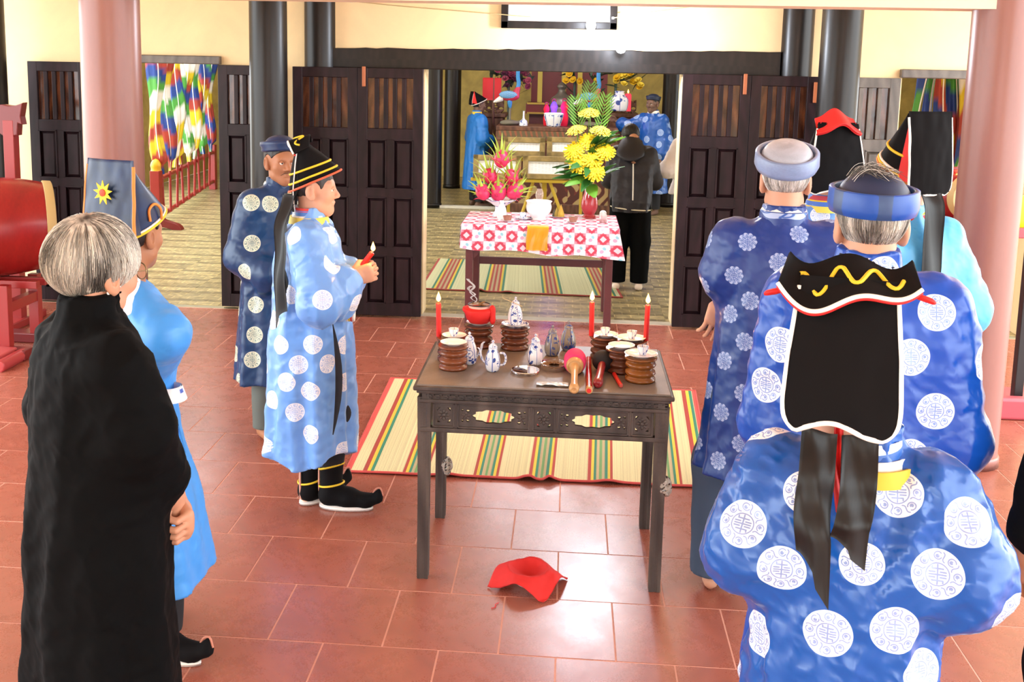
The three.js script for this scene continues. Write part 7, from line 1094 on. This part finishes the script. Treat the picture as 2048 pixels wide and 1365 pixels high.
{
  const c = onDepth(8, 468, -7.0), stand0 = thing('drum_stand', 'red timber drum stand with scrolled top beside the black robe', 'stand', [0, 0, 0]);
  const zc = -6.8, R = 0.3, C = V(-3.93, 0.83, zc);
  drum('large red barrel drum lying on its red stand', C, V(1, 0, -0.62), R, 0.92);
  for (const dz of [-0.2, 0.2]) { for (const x of [-4.15, -3.66]) part(stand0, 'leg', span(x - 0.035, x + 0.035, 0.06, C.y - R * 1.14, zc + dz - 0.03, zc + dz + 0.03, 0.004), M.red); part(stand0, 'bearer', span(-4.3, -3.5, C.y - R * 1.125 - 0.05, C.y - R * 1.125, zc + dz * 0.3 - 0.025, zc + dz * 0.3 + 0.025, 0.004), M.red); }
  for (const x of [-4.15, -3.66]) part(stand0, 'cross_rail', span(x - 0.03, x + 0.03, 0.3, 0.37, zc - 0.22, zc + 0.22, 0.004), M.red); part(stand0, 'floor_runner', span(-4.4, -3.5, 0, 0.07, zc + 0.16, zc + 0.28, 0.01), M.redDark); part(stand0, 'floor_runner', span(-4.4, -3.5, 0, 0.07, zc - 0.28, zc - 0.16, 0.01), M.redDark);
  // gong frame behind it
  const g = thing('gong_rack', 'red upright rack with carved scroll end behind the drum', 'rack', [0, 0, 0]), gz = -7.45, px = onDepth(28, 400, gz).x, ty = onDepth(28, 235, gz).y; part(g, 'upright', span(px - 0.04, px + 0.04, 0.05, ty - 0.02, gz - 0.04, gz + 0.04, 0.005), M.red); part(g, 'foot', span(px - 0.07, px + 0.07, 0, 0.06, gz - 0.28, gz + 0.28, 0.01), M.red); part(g, 'upright', span(px - 1.1, px - 1.02, 0.05, ty - 0.02, gz - 0.04, gz + 0.04, 0.005), M.red); part(g, 'foot', span(px - 1.13, px - 0.99, 0, 0.06, gz - 0.28, gz + 0.28, 0.01), M.red);
  const sc = new THREE.Shape(); sc.moveTo(-1.1, 0.0); sc.lineTo(-0.12, 0.0); sc.bezierCurveTo(-0.1, -0.1, -0.05, -0.16, 0.0, -0.15); sc.lineTo(0.06, -0.14); sc.lineTo(0.07, -0.05); sc.lineTo(0.1, -0.06); sc.lineTo(0.09, -0.01); sc.lineTo(0.11, 0.08); sc.bezierCurveTo(0.02, 0.03, -0.02, 0.08, -0.06, 0.06); sc.lineTo(-1.1, 0.08); sc.closePath(); part(g, 'top_beam', boxUV(extrude(sc, 0.06, 0.008).translate(px, ty + 0.02, gz - 0.03)), M.redDark, 'carved scroll beam');
  const b = onLevel(0, 735), sb = thing('red_foot_stool', 'low pink-red scrolled stand foot on the tiles beside the black robe', 'stand', [b.x, 0, b.z]); const fs = new THREE.Shape(); fs.moveTo(-0.3, 0); fs.bezierCurveTo(-0.2, 0.14, 0, 0.05, 0.03, 0.06); fs.bezierCurveTo(0.08, 0.08, 0.1, 0.03, 0.06, 0); fs.closePath(); part(sb, 'foot', boxUV(extrude(fs, 0.3, 0.008).translate(0, 0, -0.2)), mat('#a8393a', 0.4)); part(sb, 'cap', span(-0.3, 0.02, 0.055, 0.085, -0.19, 0.1, 0.01), mat('#b04545', 0.4));
}
{
  const zc = -6.75, c = onDepth(1893, 388, zc); drum('small red drum on a stand behind the turquoise robe', V(c.x + 0.06, c.y, zc), V(0.25, 0, 1), 0.14, 0.34);
  const s = thing('drum_stand', 'red stand carrying the small drum behind the turquoise robe', 'stand', [c.x + 0.06, 0, zc]); part(s, 'top', span(-0.17, 0.17, c.y - 0.19, c.y - 0.145, -0.15, 0.15, 0.006), mat('#b5443f', 0.4)); for (const [x, z] of [[-0.14, 0.12], [0.11, 0.12], [-0.14, -0.12], [0.11, -0.12]]) part(s, 'leg', span(x - 0.025, x + 0.025, 0, c.y - 0.19, z - 0.025, z + 0.025, 0.004), mat('#b5443f', 0.4));
  const cb = onDepth(1905, 352, zc + 0.02), ct = onDepth(1903, 306, zc + 0.02); const topY = c.y + 0.14; candle('lit red candle standing above the small drum by the pink column', V(cb.x, topY + 0.012, zc), V(ct.x, ct.y, zc), 0.013);
  const z2 = -6.4, y = onDepth(2038, 424, z2), g = thing('gong_stand', 'pink-red stand with a round yellow disc beside the pink column', 'stand', [y.x, 0, z2]); part(g, 'disc', lathe(smoothProfile([[0, 0.03], [0.06, 0.027], [0.092, 0.01], [0.095, 0], [0.09, -0.01], [0, -0.02]], 20), 36).rotateX(Math.PI / 2).translate(0, y.y, 0), mat('#f0dc1e', 0.5), 'yellow round disc'); part(g, 'rail', span(-0.25, 0.45, y.y - 0.15, y.y - 0.09, -0.04, 0.04, 0.006), mat('#b5505a', 0.4)); for (const x of [-0.02, 0.4]) part(g, 'post', span(x + 0.08, x + 0.13, 0.05, y.y - 0.1, -0.03, 0.03, 0.004), mat('#1d1b1c', 0.5)); part(g, 'foot', span(-0.1, 0.6, 0, 0.13, 0.12, 0.2, 0.02), mat('#b5505a', 0.4)); part(g, 'foot', span(-0.1, 0.6, 0, 0.06, -0.3, 0.12, 0.02), mat('#b5505a', 0.4));
}
scene.traverse((o) => { if (o.isMesh) { o.castShadow = true; o.receiveShadow = true; } });
renderer.render(scene, camera);
